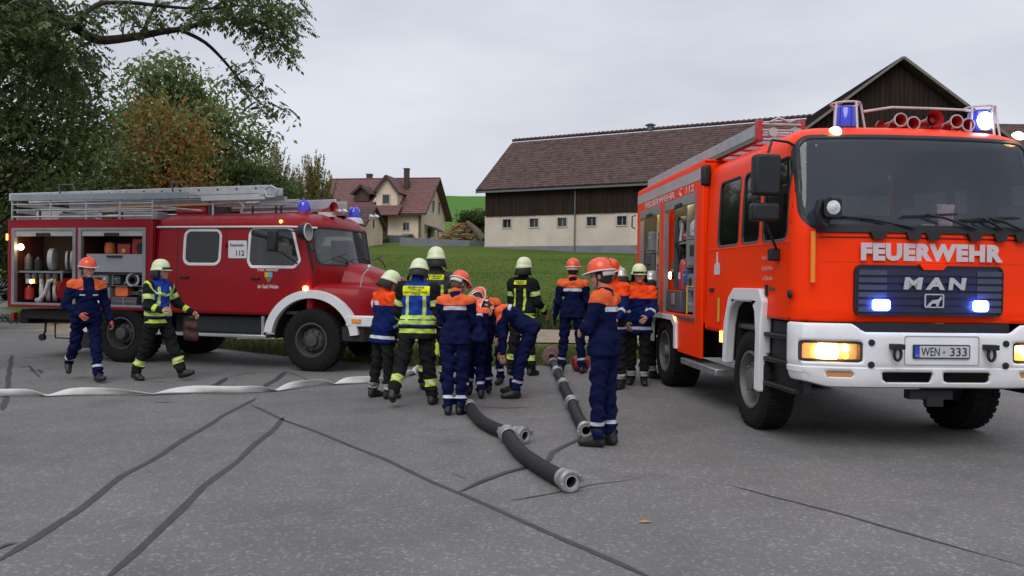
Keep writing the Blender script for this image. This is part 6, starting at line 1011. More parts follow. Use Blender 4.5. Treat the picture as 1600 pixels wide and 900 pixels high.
for x in (-4.9, -2.6): MB().tube([(x, -.02, 2.88), (x - .03, -.02, 3.06), (x + .15, .1, 3.07), (x + .2, .1, 2.95)], .018, 6).build('ladder_clamp', GRYD, red)

for k, (x, z, w_, h_, mt, lab) in enumerate(((L2[0] + .12, 1.34, .10, .15, BLK, 'slim black canister on the upper shelf edge'), (L2[0] + .66, 1.34, .14, .14, GRYD, 'dark square box next to the shelf divider'), (L2[0] + 1.2, 1.54, .10, .12, GRYD, 'small dark tin behind the drawer end'), (L2[0] + 1.18, 1.13, .16, .16, BLK, 'black bundle right of the orange chainsaw'), (L2[0] + .62, 1.13, .08, .17, REDP, 'narrow red canister left of the chainsaw'), (L1[0] + .12, 1.56, .14, .30, GRYD, 'dark canister at the left end of the upper shelf'), (L1[0] + .34, 1.56, .14, .24, BLK, 'black canister on the upper shelf beside the thick hose roll'), (L1[1] - .12, 1.03, .16, .40, GRYD, 'dark upright case in the right corner behind the red drum'), (L1[0] + .14, 1.03, .16, .26, REDP, 'red canister in the left corner of the rear locker'))):
    t = inred('stowed_gear', lab + ' of the red truck', 'gear', (x, .16, z)); MB().lathe([(0, 0), (w_ * .5, .01), (w_ * .5, h_ * .75), (w_ * .25, h_ * .9), (w_ * .2, h_)], n=14).build('tank', mt, t) if 'canister' in lab or 'tin' in lab else MB().b2((-w_ / 2, -.1, 0), (w_ / 2, .12, h_)).build('box', mt, t, bevel=.012)
    if not ('canister' in lab or 'tin' in lab): MB().b2((-w_ * .3, -.112, h_ * .6), (w_ * .3, -.10, h_ * .68)).build('strap', GALV, t)
# ================================================================ PEOPLE
def smin(a, b, k): h = np.clip(.5 + .5 * (b - a) / k, 0, 1); return b + (a - b) * h - k * h * (1 - h)
def sd_cone(P, a, b, ra, rb, sc=None):
    a, b = np.asarray(a, float), np.asarray(b, float); d = b - a; L2 = max(d @ d, 1e-9); t = np.clip(((P - a) @ d) / L2, 0, 1); q = P - a - t[..., None] * d
    return np.sqrt((q * q).sum(-1)) - (ra + (rb - ra) * t)
def sd_ell(P, c, r, Rm=None):
    q = P - np.asarray(c)
    if Rm is not None: q = q @ Rm
    r = np.asarray(r, float); k0 = np.sqrt(((q / r) ** 2).sum(-1)); k1 = np.sqrt(((q / r ** 2) ** 2).sum(-1)); return k0 * (k0 - 1) / np.maximum(k1, 1e-6)
def surface(prims, vox, k=.03, noise=None, cuts=()):
    """smooth union of cones / ellipsoids -> one continuous mesh (surface nets)"""
    lo = np.full(3, 1e9); hi = -lo; bbs = []
    for p in prims:
        if p[0] == 'c': a, b, ra, rb = p[1:5]; m = max(ra, rb); l = np.minimum(a, b) - m; h = np.maximum(a, b) + m
        else: c, r = p[1:3]; m = max(r); l = np.asarray(c) - m; h = np.asarray(c) + m
        bbs.append((l, h)); lo = np.minimum(lo, l); hi = np.maximum(hi, h)
    lo -= .05; hi += .05; n = np.ceil((hi - lo) / vox).astype(int) + 1; F = np.full(n, .2)
    ax = [lo[i] + np.arange(n[i]) * vox for i in range(3)]
    for p, (l, h) in zip(prims, bbs):
        i0 = np.maximum(((l - .06 - lo) / vox).astype(int), 0); i1 = np.minimum(((h + .06 - lo) / vox).astype(int) + 2, n); sl = tuple(slice(i0[i], i1[i]) for i in range(3))
        G = np.stack(np.meshgrid(*[ax[i][sl[i]] for i in range(3)], indexing='ij'), -1); d = sd_cone(G, *p[1:5]) if p[0] == 'c' else sd_ell(G, *p[1:]); F[sl] = smin(F[sl], d, p[5] if p[0] == 'c' and len(p) > 5 else k)
    if noise is not None or cuts:
        G = np.stack(np.meshgrid(*ax, indexing='ij'), -1)
        if noise is not None: F = F + noise(G)
        for c in cuts: F = np.maximum(F, c(G))
    s = F < 0; cell = np.zeros(tuple(n - 1), bool); cnt = np.zeros(tuple(n - 1)); acc = np.zeros(tuple(n - 1) + (3,)); sh = lambda A, o: A[o[0]:o[0] + n[0] - 1, o[1]:o[1] + n[1] - 1, o[2]:o[2] + n[2] - 1]
    for axx in range(3):
        for b in ((0, 0), (0, 1), (1, 0), (1, 1)):
            o0 = [0, 0, 0]; o = [i for i in range(3) if i != axx]; o0[o[0]], o0[o[1]] = b; o1 = list(o0); o1[axx] = 1
            f0, f1 = sh(F, o0), sh(F, o1); x = (f0 < 0) != (f1 < 0); t = np.where(x, f0 / np.where(x, f0 - f1, 1), 0); cnt += x
            for i in range(3): acc[..., i] += np.where(x, (t if i == axx else o0[i]), 0)
    cell = cnt > 0; idx = np.full(cell.shape, -1); idx[cell] = np.arange(cell.sum()); ij = np.argwhere(cell); V = lo + (ij + acc[cell] / cnt[cell][:, None]) * vox; Q = []
    for axx in range(3):
        o = [i for i in range(3) if i != axx]; e = [slice(None)] * 3; e0 = list(e); e1 = list(e); e0[axx] = slice(0, -1); e1[axx] = slice(1, None); a, b = s[tuple(e0)], s[tuple(e1)]; x = np.argwhere(a != b)
        x = x[(x[:, o[0]] > 0) & (x[:, o[1]] > 0) & (x[:, o[0]] < n[o[0]] - 1) & (x[:, o[1]] < n[o[1]] - 1)]; fl = a[tuple(x.T)]
        def at_(d0, d1): y = x.copy(); y[:, o[0]] -= d0; y[:, o[1]] -= d1; return idx[tuple(y.T)]
        q = np.stack([at_(1, 1), at_(0, 1), at_(0, 0), at_(1, 0)], 1)
        if axx == 1: fl = ~fl
        q[~fl] = q[~fl][:, ::-1]; Q.append(q)
    Q = np.vstack(Q); return V, np.vstack([Q[:, [0, 1, 2]], Q[:, [0, 2, 3]]])
SKIN = pm('skin', (.45, .25, .18), rough=.55, var=.08, scale=20); HAIRD = pm('dark_hair', (.022, .016, .012), rough=.7, bump=.5, bscale=120); HAIRB = pm('brown_hair', (.10, .06, .035), rough=.7, bump=.5, bscale=120)
def cloth(name, col, sc=9, **k): return pm(name, col, rough=.9, var=.2, scale=sc, bump=.5, bscale=38, spec=.08, **k)
NAVY = cloth('navy_cloth', (.006, .0095, .046)); YOKE = cloth('orange_cloth', (.78, .135, .045)); HVOR = cloth('fluorescent_orange_cloth', (.86, .075, .015)); NAVP = cloth('parka_blue', (.007, .017, .095)); SLV = cloth('silver_reflective', (.55, .56, .62)); BLKC = cloth('black_turnout_cloth', (.014, .015, .015)); LIME = cloth('lime_reflective', (.52, .68, .10)); YELB = cloth('neon_yellow_panel', (.74, .82, .02)); BLUV = cloth('royal_blue_vest', (.016, .050, .30)); GRYC = cloth('grey_jacket', (.05, .052, .05)); BOOT = pm('boot_leather', (.012, .012, .012), rough=.45, var=.2, bump=.2); MAROON = cloth('maroon_cloth', (.10, .012, .02))
HO = pm('orange_helmet_shell', (.80, .085, .022), rough=.28, var=.03, coat=.3); HL = pm('pale_lime_helmet_shell', (.66, .73, .46), rough=.4, var=.05, coat=.1); HG = pm('silver_helmet_shell', (.45, .46, .47), rough=.3, metal=.4); HBR = pm('white_helmet_rim', (.70, .66, .64), rough=.5, var=0); NKP = pm('black_neck_guard', (.016, .016, .018), rough=.7, var=.15)
def rotm(ax, deg): return np.array(Matrix.Rotation(R(deg), 3, ax))
def fk(p, H):
    """joints of a figure facing +y (x = its right hand side)"""
    s = H / 1.75; J = {}; hipz = .93 * s; T = rotm('Z', p.get('twist', 0)) @ rotm('Y', p.get('side', 0)) @ rotm('X', -p.get('lean', 2)); pel = np.array([0, 0, hipz])
    J['pel'] = pel; J['chest'] = pel + T @ [0, 0, .36 * s]; bend = p.get('curl', 0); T2 = T @ rotm('X', -bend); J['neck'] = J['chest'] + T2 @ [0, -.01, .17 * s]; Hm = T2 @ rotm('Z', p.get('hyaw', 0)) @ rotm('X', -p.get('hpitch', 0)); J['head'] = J['neck'] + T2 @ [0, .015, .09 * s] + Hm @ [0, .02, .085 * s]; J['T'] = T; J['T2'] = T2; J['Hm'] = Hm; J['s'] = s
    for k, sg in (('R', 1), ('L', -1)):
        a = p.get('arm' + k, (8, 6, 12)); sh = J['neck'] + T2 @ [sg * .185 * s, 0, -.055 * s]; A = T2 @ rotm('X', a[0]) @ rotm('Y', -sg * a[1]) @ rotm('Z', a[3] if len(a) > 3 else 0); el = sh + A @ [0, 0, -.29 * s]; Fm = A @ rotm('X', a[2]) @ rotm('Y', (a[4] if len(a) > 4 else 0)); wr = el + Fm @ [0, 0, -.25 * s]; J['sh' + k], J['el' + k], J['wr' + k], J['F' + k] = sh, el, wr, Fm
        l = p.get('leg' + k, (0, 3, 0)); hp = pel + rotm('Z', p.get('twist', 0) * .0) @ np.array([sg * .095 * s, 0, -.03 * s]); A = rotm('X', l[0]) @ rotm('Y', -sg * l[1]); kn = hp + A @ [0, 0, -.42 * s]; Sm = A @ rotm('X', -l[2]); an = kn + Sm @ [0, 0, -.40 * s]; yaw = l[4] if len(l) > 4 else sg * -10; Fo = rotm('Z', yaw) @ rotm('X', l[3] if len(l) > 3 else 0); J['hp' + k], J['kn' + k], J['an' + k], J['Fo' + k] = hp, kn, an, Fo
        J['toe' + k] = an + Fo @ [0, .15 * s, -.06 * s]; J['heel' + k] = an + Fo @ [0, -.05 * s, -.065 * s]
    dz = min(min(J['toe' + k][2] - .035 * s, J['heel' + k][2] - .03 * s) for k in 'RL'); 
    for k in list(J):
        if isinstance(J[k], np.ndarray) and J[k].shape == (3,): J[k] = J[k] - [0, 0, dz]
    return J
def hand_mesh(curl, sg):
    """palm, four unequal bent fingers and a thumb; hangs along -z, palm faces the body, built at 4 mm"""
    pr = [('c', np.array([0, 0, .03]), np.array([0, 0, -.02]), .026, .028), ('c', np.array([0, .014, -.02]), np.array([0, .022, -.075]), .016, .014), ('c', np.array([0, -.014, -.02]), np.array([0, -.022, -.07]), .016, .013)]; A = curl
    for i, (y, l) in enumerate(((.030, .072), (.010, .080), (-.011, .075), (-.031, .058))):
        p = np.array([0, y, -.078]); ang = R(8 + A * .35); 
        for j, f in enumerate((.45, .32, .23)):
            q = p + np.array([-sg * math.sin(ang), 0, -math.cos(ang)]) * l * f; pr.append(('c', p, q, .0092 - .001 * j, .0085 - .001 * j, .004)); p = q; ang += R(A * .8)
    p = np.array([0, .026, -.01]); q = p + np.array([-sg * .012, .032, -.028]); r = q + np.array([-sg * .014, .006, -.030]); pr += [('c', p, q, .015, .011, .012), ('c', q, r, .0105, .008, .004)]
    return surface(pr, .0048, .012)
HANDS = {}
def person(label, base, face, H, pose, outfit, helmet='O', group=None, hair=HAIRD, glove=None, build=1.0, vest=None, lower=True, bag=False):
    """face: heading in degrees, 0 = away from the camera, 180 = towards it, 90 = to the left of the picture"""
    J = fk(pose, H); s = J['s']; root = thing('person', label, 'person', (base[0], base[1], 0), R(face), group); T, T2, Hm = J['T'], J['T2'], J['Hm']; W_ = build
    hd = J['head']; hc = lambda x, y, z: hd + Hm @ (np.array([x, y, z]) * s)
    # body with head and face, one continuous skin
    pr = [('e', hc(0, -.012, .015), np.array([.078, .098, .105]) * s, Hm), ('e', hc(0, .02, -.05), np.array([.058, .072, .075]) * s, Hm), ('c', hc(0, .105, -.018), hc(0, .088, .022), .014 * s, .009 * s, .012), ('c', hc(-.03, .082, .03), hc(.03, .082, .03), .012 * s, .012 * s, .02), ('e', hc(0, .078, -.098), np.array([.024, .02, .018]) * s, Hm), ('c', hc(-.018, .092, -.058), hc(.018, .092, -.058), .008 * s, .008 * s, .008), ('c', J['neck'] - T2 @ [0, 0, .06], hc(0, -.02, -.05), .056 * s, .052 * s)]
    for sg in (-1, 1): pr += [('e', hc(sg * .078, -.012, -.01), np.array([.010, .022, .032]) * s, Hm), ('e', hc(sg * .043, .06, -.03), np.array([.026, .026, .024]) * s, Hm)]
    pr += [('c', J['neck'] - T2 @ [0, 0, .05 * s], J['chest'], .06 * s, .08 * s), ('c', J['chest'], J['pel'] + np.array([0, 0, .04]), .08 * s, .08 * s)]
    for k in 'RL': pr += [('c', J['sh' + k], J['el' + k], .042 * s, .034 * s), ('c', J['el' + k], J['wr' + k], .036 * s, .026 * s), ('c', J['hp' + k], J['kn' + k], .06 * s, .045 * s), ('c', J['kn' + k], J['an' + k], .042 * s, .03 * s)]
    V, Tt = surface(pr, .0125, .018)
    eye = lambda V: np.minimum.reduce([np.linalg.norm((V - hc(sg * .032, .090, .004)) * np.array([1, 1, 1]), axis=1) - .0125 * s for sg in (-1, 1)]); brow = lambda V: np.minimum.reduce([sd_cone(V, hc(sg * .018, .095, .027), hc(sg * .048, .085, .026), .006 * s, .005 * s) for sg in (-1, 1)]); lip = lambda V: sd_cone(V, hc(-.02, .1, -.060), hc(.02, .1, -.060), .0085 * s, .0085 * s)
    V, Tt, mi = layers(V, Tt, [(brow, 1), (eye, 1), (lip, 2)]); npmesh('body', V, Tt, [SKIN, hair, pm('lips', (.33, .12, .10), rough=.5, var=0)], root, mi=mi, smooth=180)
    V, Tt = surface([('e', hc(0, -.022, .018), np.array([.088, .100, .108]) * s, Hm), ('e', hc(0, -.045, -.03), np.array([.078, .068, .07]) * s, Hm)], .014, .02, cuts=[lambda G: ((G - hc(0, .03, .0)) @ Hm[:, 1]) - .0]); npmesh('hair', V, Tt, hair, root, smooth=180)
    # garments
    sd_ = sum(map(ord, label)) % 97; nz = lambda G: (.0095 + 0 * G[..., 0]) * np.sin(G[..., 2] * 42 + 3 * np.sin(G[..., 0] * 14 + sd_) + 2 * G[..., 1] * 9) * np.sin(G[..., 0] * 19 + G[..., 2] * 13 + sd_) + .004 * np.sin(G[..., 2] * 95 + G[..., 0] * 31 + sd_) * np.sin(G[..., 1] * 37)
    lk = outfit in ('youth',); bulk = {'youth': 1.0, 'parka': 1.13, 'turnout': 1.12}[outfit.split('_')[0]] * W_; c = lambda x, y, z: J['chest'] + T2 @ (np.array([x, y, z]) * s); pz = lambda x, y, z: J['pel'] + T @ (np.array([x, y, z]) * s)
    hem = {'youth': -.07, 'parka': -.17, 'turnout': -.13}[outfit.split('_')[0]]
    jk = [('c', c(-.09, .0, .10), c(.09, .0, .10), .095 * s * bulk, .095 * s * bulk), ('c', c(-.07, .015, 0), c(.07, .015, 0), .108 * s * bulk, .108 * s * bulk), ('c', pz(-.06, .01, .14), pz(.06, .01, .14), .108 * s * bulk, .108 * s * bulk), ('c', pz(-.088, 0, hem + .03), pz(.088, 0, hem + .03), .118 * s * bulk, .118 * s * bulk), ('c', pz(-.08, 0, .05), pz(.08, 0, .05), .118 * s * bulk, .118 * s * bulk), ('c', c(0, 0, .08), c(0, 0, .20), .09 * s, .062 * s), ('c', J['neck'] - T2 @ [0, 0, .02 * s], J['neck'] + T2 @ [0, 0, (.045 if outfit == 'youth' else .065) * s], .07 * s, (.062 if outfit == 'youth' else .075) * s), ('c', c(0, .01, .0), pz(0, .01, .1), .12 * s * bulk, .12 * s * bulk)]
    ar = bulk * (1.0 if outfit == 'youth' else 1.05)
    for k in 'RL': jk += [('c', J['sh' + k], J['el' + k], .070 * s * ar, .057 * s * ar), ('c', J['el' + k], J['wr' + k] - (J['wr' + k] - J['el' + k]) * .04, .056 * s * ar, .046 * s * ar)]
    th = T[:, 2]; hemc = lambda G: -(((G - J['pel']) @ th) - hem * s)
    V, Tt = surface(jk, .0145, .035, nz, cuts=[lambda G: np.where(np.minimum.reduce([sd_cone(G, J['sh' + k], J['wr' + k], .09, .09) for k in 'RL'] + [sd_cone(G, J['el' + k], J['wr' + k], .085, .07) for k in 'RL']) < 0, -1, hemc(G))])
    tl = lambda V: ((V - J['pel']) @ th) / s   # height up the torso
    armd = lambda V: np.minimum.reduce([np.minimum(sd_cone(V, J['sh' + k], J['el' + k], .083 * s * ar, .074 * s * ar), sd_cone(V, J['el' + k], J['wr' + k], .074 * s * ar, .066 * s * ar)) for k in 'RL']); lx = lambda V: ((V - J['chest']) @ T2[:, 0]) / s; ly = lambda V: ((V - J['chest']) @ T2[:, 1]) / s; lz = lambda V: ((V - J['chest']) @ T2[:, 2]) / s
    def armt(V, seg, t0, w_):
        o = []
        for k in 'RL':
            a, b = (J['sh' + k], J['el' + k]) if seg == 0 else (J['el' + k], J['wr' + k]); d = b - a; L_ = np.linalg.norm(d); t = (V - a) @ d / L_ / L_; o.append(np.maximum(np.abs(t - t0) * L_ - w_, sd_cone(V, a, b, .10 * s, .09 * s)))
        return np.minimum.reduce(o)
    neckd = lambda V: np.linalg.norm(V - J['neck'], axis=1) / s
    back = lambda V: ly(V)          # <0 behind
    box_ = lambda V, x0, z0, x1, z1: sd_rr(lx(V), lz(V), x0, z0, x1, z1, .005)
    torso = lambda V: -armd(V) - .01
    ls = []
    if outfit == 'youth': mats = [NAVY, YOKE, SLV]; ls = [(lambda V: np.maximum(np.maximum(.052 - lz(V) + .25 * np.maximum(0, np.abs(lx(V)) - .12), neckd(V) - .285), np.minimum(ly(V), .075 - np.abs(lx(V)))), 1), (lambda V: neckd(V) - .085, 0), (lambda V: np.maximum(np.maximum(box_(V, -.145, -.005, .145, .042), back(V)), -armd(V) * 0 - 1), 2), (lambda V: np.maximum(np.minimum(box_(V, .055, -.03, .125, -.008), box_(V, -.125, -.03, -.04, -.008)), -back(V)), 2)]
    elif outfit == 'parka': mats = [NAVP, HVOR, SLV]; ls = [(lambda V: np.maximum(.0 - lz(V), neckd(V) - .40), 1), (lambda V: np.maximum(np.abs(tl(V) + .085) - .022, -armd(V) + .0 - .02), 2), (lambda V: armt(V, 1, .35, .022), 2), (lambda V: np.maximum(box_(V, -.13, .0, .02, .06), back(V)), 2)]
    else:
        mats = [GRYC if outfit.endswith('grey') else BLKC, LIME, SLV, BLUV, YELB]
        ls = [(lambda V: armt(V, 0, .55, .036), 1), (lambda V: armt(V, 1, .62, .034), 1), (lambda V: armt(V, 0, .55, .010), 2), (lambda V: np.maximum(np.abs(tl(V) + .02) - .035, -armd(V) - .015), 1), (lambda V: np.maximum(np.minimum(np.abs(np.abs(lx(V)) - .085) - .017, 9), np.maximum(np.abs(tl(V) - .22) - .17, -armd(V) - .01)), 1)]
        if vest: ls = ls[:3] + [(lambda V: np.maximum(np.maximum(-armd(V) - .004, .03 - tl(V)), neckd(V) * 0 - 1), 3), (lambda V: np.maximum(np.abs(neckd(V) - .235) - .012, -(armd(V)) - .03), 1) if vest == 'front' else (lambda V: V[:, 0] * 0 + 1, 1), (lambda V: np.maximum(np.abs(np.abs(lx(V)) - .105) - .020, np.maximum(np.abs(lz(V) + .08) - .20, -armd(V) - .004)), 1), (lambda V: np.maximum(np.abs(np.abs(lx(V)) - .105) - .006, np.maximum(np.abs(lz(V) + .08) - .20, -armd(V) - .004)), 2), (lambda V: np.maximum(np.minimum(np.abs(tl(V) - .135) - .024, np.abs(tl(V) - .072) - .024), -armd(V) - .004), 1), (lambda V: np.maximum(np.abs(tl(V) + .03) - .026, -armd(V) - .015), 1), (lambda V: np.maximum(box_(V, -.165, .04, .165, .158), back(V)) if vest == 'back' else V[:, 0] * 0 + 1, 4)]
        else: ls.append((lambda V: np.maximum(box_(V, -.105, .09, .105, .155), back(V)), 4))
    V, Tt, mi = layers(V, Tt, ls); jo = npmesh('jacket', V, Tt, mats, root, mi=mi, smooth=180)
    if outfit.startswith('turnout'):
        bvh = BVHTree.FromPolygons([tuple(v) for v in V], [tuple(t) for t in Tt]); bk = -Vector(T2[:, 1]); up_ = Vector(T2[:, 2]); rt = -Vector(T2[:, 0]) * -1; lines = [('FEUERWEHR', .137, .20, .026), ('WEIDEN', .108, .13, .022), ('FACHDIENSTFÜHRER', .080, .28, .022), ('17 09 20', .054, .11, .018)] if vest == 'back' else ([('FEUERWEHR', .135, .17, .024), ('WEIDEN', .108, .10, .02)] if not vest else [])
        for tx, z, wd, sz in lines:
            M = MXY(Vector(c(0, -.30, z)), rt, up_, bk); o = textmesh('lettering', tx, sz * 1.35 * s, TXB, root, M, ext=.0, off=.0006, width=wd * s)
            for v in o.data.vertices:
                h = bvh.ray_cast(v.co, -bk, .6); 
                if h[0] is not None: v.co = h[0] + bk * .004
                else: v.co = v.co - bk * .2
    # trousers and boots
    leg = []; fat = {'youth': 1.0, 'parka': 1.02, 'turnout': 1.13}[outfit.split('_')[0]]
    for k in 'RL': an = J['an' + k]; leg += [('c', J['hp' + k] + np.array([0, 0, .04]), J['kn' + k], .098 * s * fat, .074 * s * fat), ('c', J['kn' + k], an + (J['kn' + k] - an) * .10, .074 * s * fat, .066 * s * fat)]
    leg += [('c', pz(-.05, 0, .03), pz(.05, 0, .03), .112 * s * fat, .112 * s * fat), ('c', pz(-.03, 0, .11), pz(.03, 0, .11), .10 * s * fat, .10 * s * fat)]
    V, Tt = surface(leg, .0145, .022, lambda G: nz(G) * 1.5 - .006 * np.exp(-((G[..., 2] - .17 * s) / .06) ** 2) * np.sin(G[..., 2] * 110))
    def lt(V, t0, w_):
        o = []
        for k in 'RL': a, b = J['kn' + k], J['an' + k]; d = b - a; L_ = np.linalg.norm(d); t = (V - a) @ d / L_ / L_; o.append(np.maximum(np.abs(t - t0) * L_ - w_, sd_cone(V, a, b, .11 * s, .10 * s)))
        return np.minimum.reduce(o)
    if outfit == 'youth': mt = [NAVY, SLV]; ls = [(lambda V: lt(V, .66, .017), 1)]
    elif outfit == 'parka': mt = [BLKC, pm('dirty_silver_band', (.30, .28, .25), rough=.7)]; ls = [(lambda V: lt(V, .80, .034), 1)]
    else: mt = [BLKC, LIME, SLV]; ls = [(lambda V: lt(V, .55, .042), 1), (lambda V: lt(V, .55, .009), 2)]
    V, Tt, mi = layers(V, Tt, ls); npmesh('trousers', V, Tt, mt, root, mi=mi, smooth=180)
    for k in 'RL':
        an, Fo = J['an' + k], J['Fo' + k]; f = lambda x, y, z: an + Fo @ (np.array([x, y, z]) * s)
        V, Tt = surface([('c', an + (J['kn' + k] - an) * .22, f(0, -.01, 0), .056 * s, .05 * s), ('c', f(0, -.035, -.045), f(0, .05, -.045), .046 * s, .046 * s), ('c', f(0, .05, -.052), f(0, .155, -.058), .045 * s, .040 * s), ('c', f(0, -.01, 0), f(0, .09, -.035), .05 * s, .038 * s)], .0125, .02, cuts=[lambda G: -((G - f(0, 0, -.098)) @ Fo[:, 2])]); b = npmesh('boot', V, Tt, BOOT, root, smooth=60)
        wr, Fm = J['wr' + k], J['F' + k]; sg = 1 if k == 'R' else -1; cu = pose.get('curl' + k, 32); key = (cu, sg)
        if key not in HANDS: HANDS[key] = hand_mesh(cu, sg)
        Vh, Th = HANDS[key]; npmesh('hand', (Vh * s) @ Fm.T + wr + Fm @ np.array([0, 0, -.028 * s]), Th, glove or SKIN, root, smooth=180)
    # helmet
    hm = lambda a, b, z: Vector(hc(a, b, z)); mat = {'O': HO, 'L': HL, 'S': HG}[helmet]; rows = []; n = 36; tall = .135 if helmet == 'O' else .142; bz = .038 if helmet == 'O' else .022
    prof = [(1.0 - .0 * i, 0) for i in range(0)] + [(math.cos(R(a)), math.sin(R(a))) for a in np.linspace(0, 90, 11)]
    def ringp(q, zz, ex): return [hm((.108 + ex) * q * math.cos(a), -.010 + (.128 + ex) * q * math.sin(a), zz) for a in np.linspace(0, 2 * math.pi, n, endpoint=False)]
    if helmet == 'O':
        rows = [[hm((.130 + .0) * math.cos(a), -.006 + (.150 + .030 * max(0, math.sin(a))) * math.sin(a), bz - .006 + .010 * math.cos(a) ** 2) for a in np.linspace(0, 2 * math.pi, n, endpoint=False)]] + [ringp(q ** .85 if q > 0 else 0, bz + .004 + tall * z, .004) for q, z in prof]
    else:
        rows = [[hm(.128 * math.cos(a), -.010 + (.150 + .022 * max(0, math.sin(a))) * math.sin(a), bz - .012 - .018 * max(0, -math.sin(a))) for a in np.linspace(0, 2 * math.pi, n, endpoint=False)], [hm(.118 * math.cos(a), -.010 + .137 * math.sin(a), bz + .012) for a in np.linspace(0, 2 * math.pi, n, endpoint=False)]] + [ringp(q ** .8 if q > 0 else 0, bz + .02 + tall * .93 * z, .003) for q, z in prof]
    hel = MB().grid(rows, True).build('helmet', mat, root, smooth=60); solid(hel, .004, -1)
    if helmet == 'O':
        MB().tube(rows[0] + [rows[0][0]], .0065, 6, caps=False).build('helmet_rim', HBR, hel); MB().grid([[hm(x, -.012 + y * 1.02, z) for x, y, z in [(.012 * sg, .128 * math.cos(a), bz + .012 + tall * 1.03 * math.sin(a)) for a in np.linspace(.35, math.pi - .35, 14)]] for sg in (-1, 1)]).build('helmet_ridge', mat, hel, smooth=180)
        bandp = [[hm(.112 * math.cos(a), -.012 + .13 * math.sin(a), z) for a in np.linspace(R(200), R(340), 14)] for z in (bz - .055, bz - .0)]; b = MB().grid(bandp).build('head_band', HBR, hel, smooth=180); solid(b, .004)
    else:
        g = [[hm((.112 + .02 * (z < -.05)) * math.cos(a), -.02 + (.125 + .035 * (z < -.05)) * math.sin(a), z) for a in np.linspace(R(165), R(375), 20)] for z in (bz - .005, -.03, -.11)]; b = MB().grid(g).build('neck_guard', NKP, hel, smooth=180); solid(b, .006)
        if helmet == 'L': b = MB().grid([[hm(.127 * math.cos(a), -.008 + .152 * math.sin(a), z) for a in np.linspace(R(30), R(150), 14)] for z in (bz + .0, bz + .035)]).build('folded_visor', pm('dark_visor', (.03, .03, .035), rough=.2, var=0), hel, smooth=180)
    MB().tube([hm(-.088, .0, bz), hm(-.078, .02, -.07), hm(0, .06, -.118), hm(.078, .02, -.07), hm(.088, .0, bz)], .006, 5).build('chin_strap', BLK, hel)
    return root, J
def wpos(root, J, p): return root.matrix_basis @ Vector(p)
YG = 'youth fire brigade members in navy and orange'; FG = 'firefighters in dark turnout clothing'
def spot(u, v): p = gr(u, v); return (p.x, p.y)
def spoty(u, Y): p = at(u, 450, Y); return (p.x, Y)
walkA = dict(lean=4, legR=(22, 2, 6, 0), legL=(-20, 2, 24, -25), armR=(-14, 10, 20), armL=(22, 10, 62), hyaw=10)
person('youth in navy suit and orange helmet walking past the open lockers of the red truck', spot(134, 596), 222, 1.69, dict(lean=3, legL=(17, 1, 4, 10), legR=(-22, 2, 28, -28), armR=(-2, 16, 72, 40), armL=(-4, 14, 26), hyaw=6, curlR=70, curlL=60), 'youth', group=YG, build=1.08, glove=cloth('red_cuff_skin', (.5, .12, .10)))
p2, J2 = person('firefighter with blue vest and pale helmet striding right and carrying a brown bag', spot(246, 594), 248, 1.70, dict(lean=2, legR=(-16, 4, 6, -4), legL=(24, 4, 2, 20), armR=(10, 10, 70, 0, 6), armL=(16, 24, 40), hyaw=18, curlR=75, curlL=85), 'turnout', 'L', FG, vest='front')
person("person in orange and blue parka and black trousers, closest to the red truck's nose", spot(597, 622), -50, 1.56, dict(lean=4, legR=(3, 3, 4), legL=(-3, 3, 4), armR=(12, 4, 34), armL=(10, 5, 30), hyaw=-20, hpitch=22), 'parka', 'L')
person('firefighter seen from behind in blue vest with yellow lettered back panel', spot(650, 632), -4, 1.70, dict(lean=3, legR=(4, 7, 6), legL=(-16, 9, 18, -16), armR=(8, 13, 30), armL=(24, 11, 42), hpitch=20, curlR=70), 'turnout', 'L', FG, vest='back', build=1.12, glove=BLKC)
person('tall firefighter in grey-black jacket seen from behind, standing behind the lettered blue vest', spoty(681, 10.9), 2, 1.87, dict(lean=1, hyaw=10, hpitch=8, armR=(6, 12, 26), armL=(10, 10, 30)), 'turnout_grey', 'L', FG)
person('slim youth in navy suit seen from behind, looking down at the crouching group', spot(710, 648), -8, 1.56, dict(lean=5, legR=(3, -2, 3), legL=(-2, -1.5, 2), armR=(24, 3, 48, 30), armL=(22, 4, 50, -20), hyaw=-38, hpitch=26, side=-1), 'youth', group=YG, hair=HAIRB, build=.98)
person('youth bending forward in the middle of the group, orange helmet tipped down', spot(749, 617), 8, 1.50, dict(lean=30, curl=14, legR=(16, 4, 14), legL=(4, 5, 10), armR=(40, 2, 12), armL=(44, 6, 22), hpitch=38, hyaw=25), 'youth', group=YG)
person('youth stooping low to the left with both arms reaching down, right of the group', spot(830, 621), 84, 1.68, dict(lean=56, curl=22, legR=(26, 4, 16), legL=(18, 5, 8), armR=(76, 4, 6), armL=(72, 2, 4), hpitch=-2, hyaw=42), 'youth', group=YG)
person('youth bent behind the stooping one, only helmet and one shin showing', spoty(776, 11.7), 150, 1.58, dict(lean=38, curl=12, legR=(14, 3, 10), legL=(10, 3, 10), armR=(40, 2, 20), armL=(40, 2, 20), hpitch=20, hyaw=0), 'youth', group=YG)
person('crouched youth almost hidden between the slim youth and the bending one', spoty(742, 10.0), 10, 1.46, dict(lean=30, curl=10, legR=(30, 3, 40), legL=(26, 3, 40), armR=(40, 2, 20), armL=(40, 2, 20), hpitch=35, hyaw=15), 'youth', group=YG)
person('firefighter in dark jacket with lime stripes on the verge behind the stooping youth', spoty(817, 12.7), -28, 1.80, dict(lean=1, legR=(2, 4, 2), legL=(-4, 4, 4), armR=(8, 10, 40), armL=(14, 8, 40), hyaw=-12), 'turnout', 'L', FG)
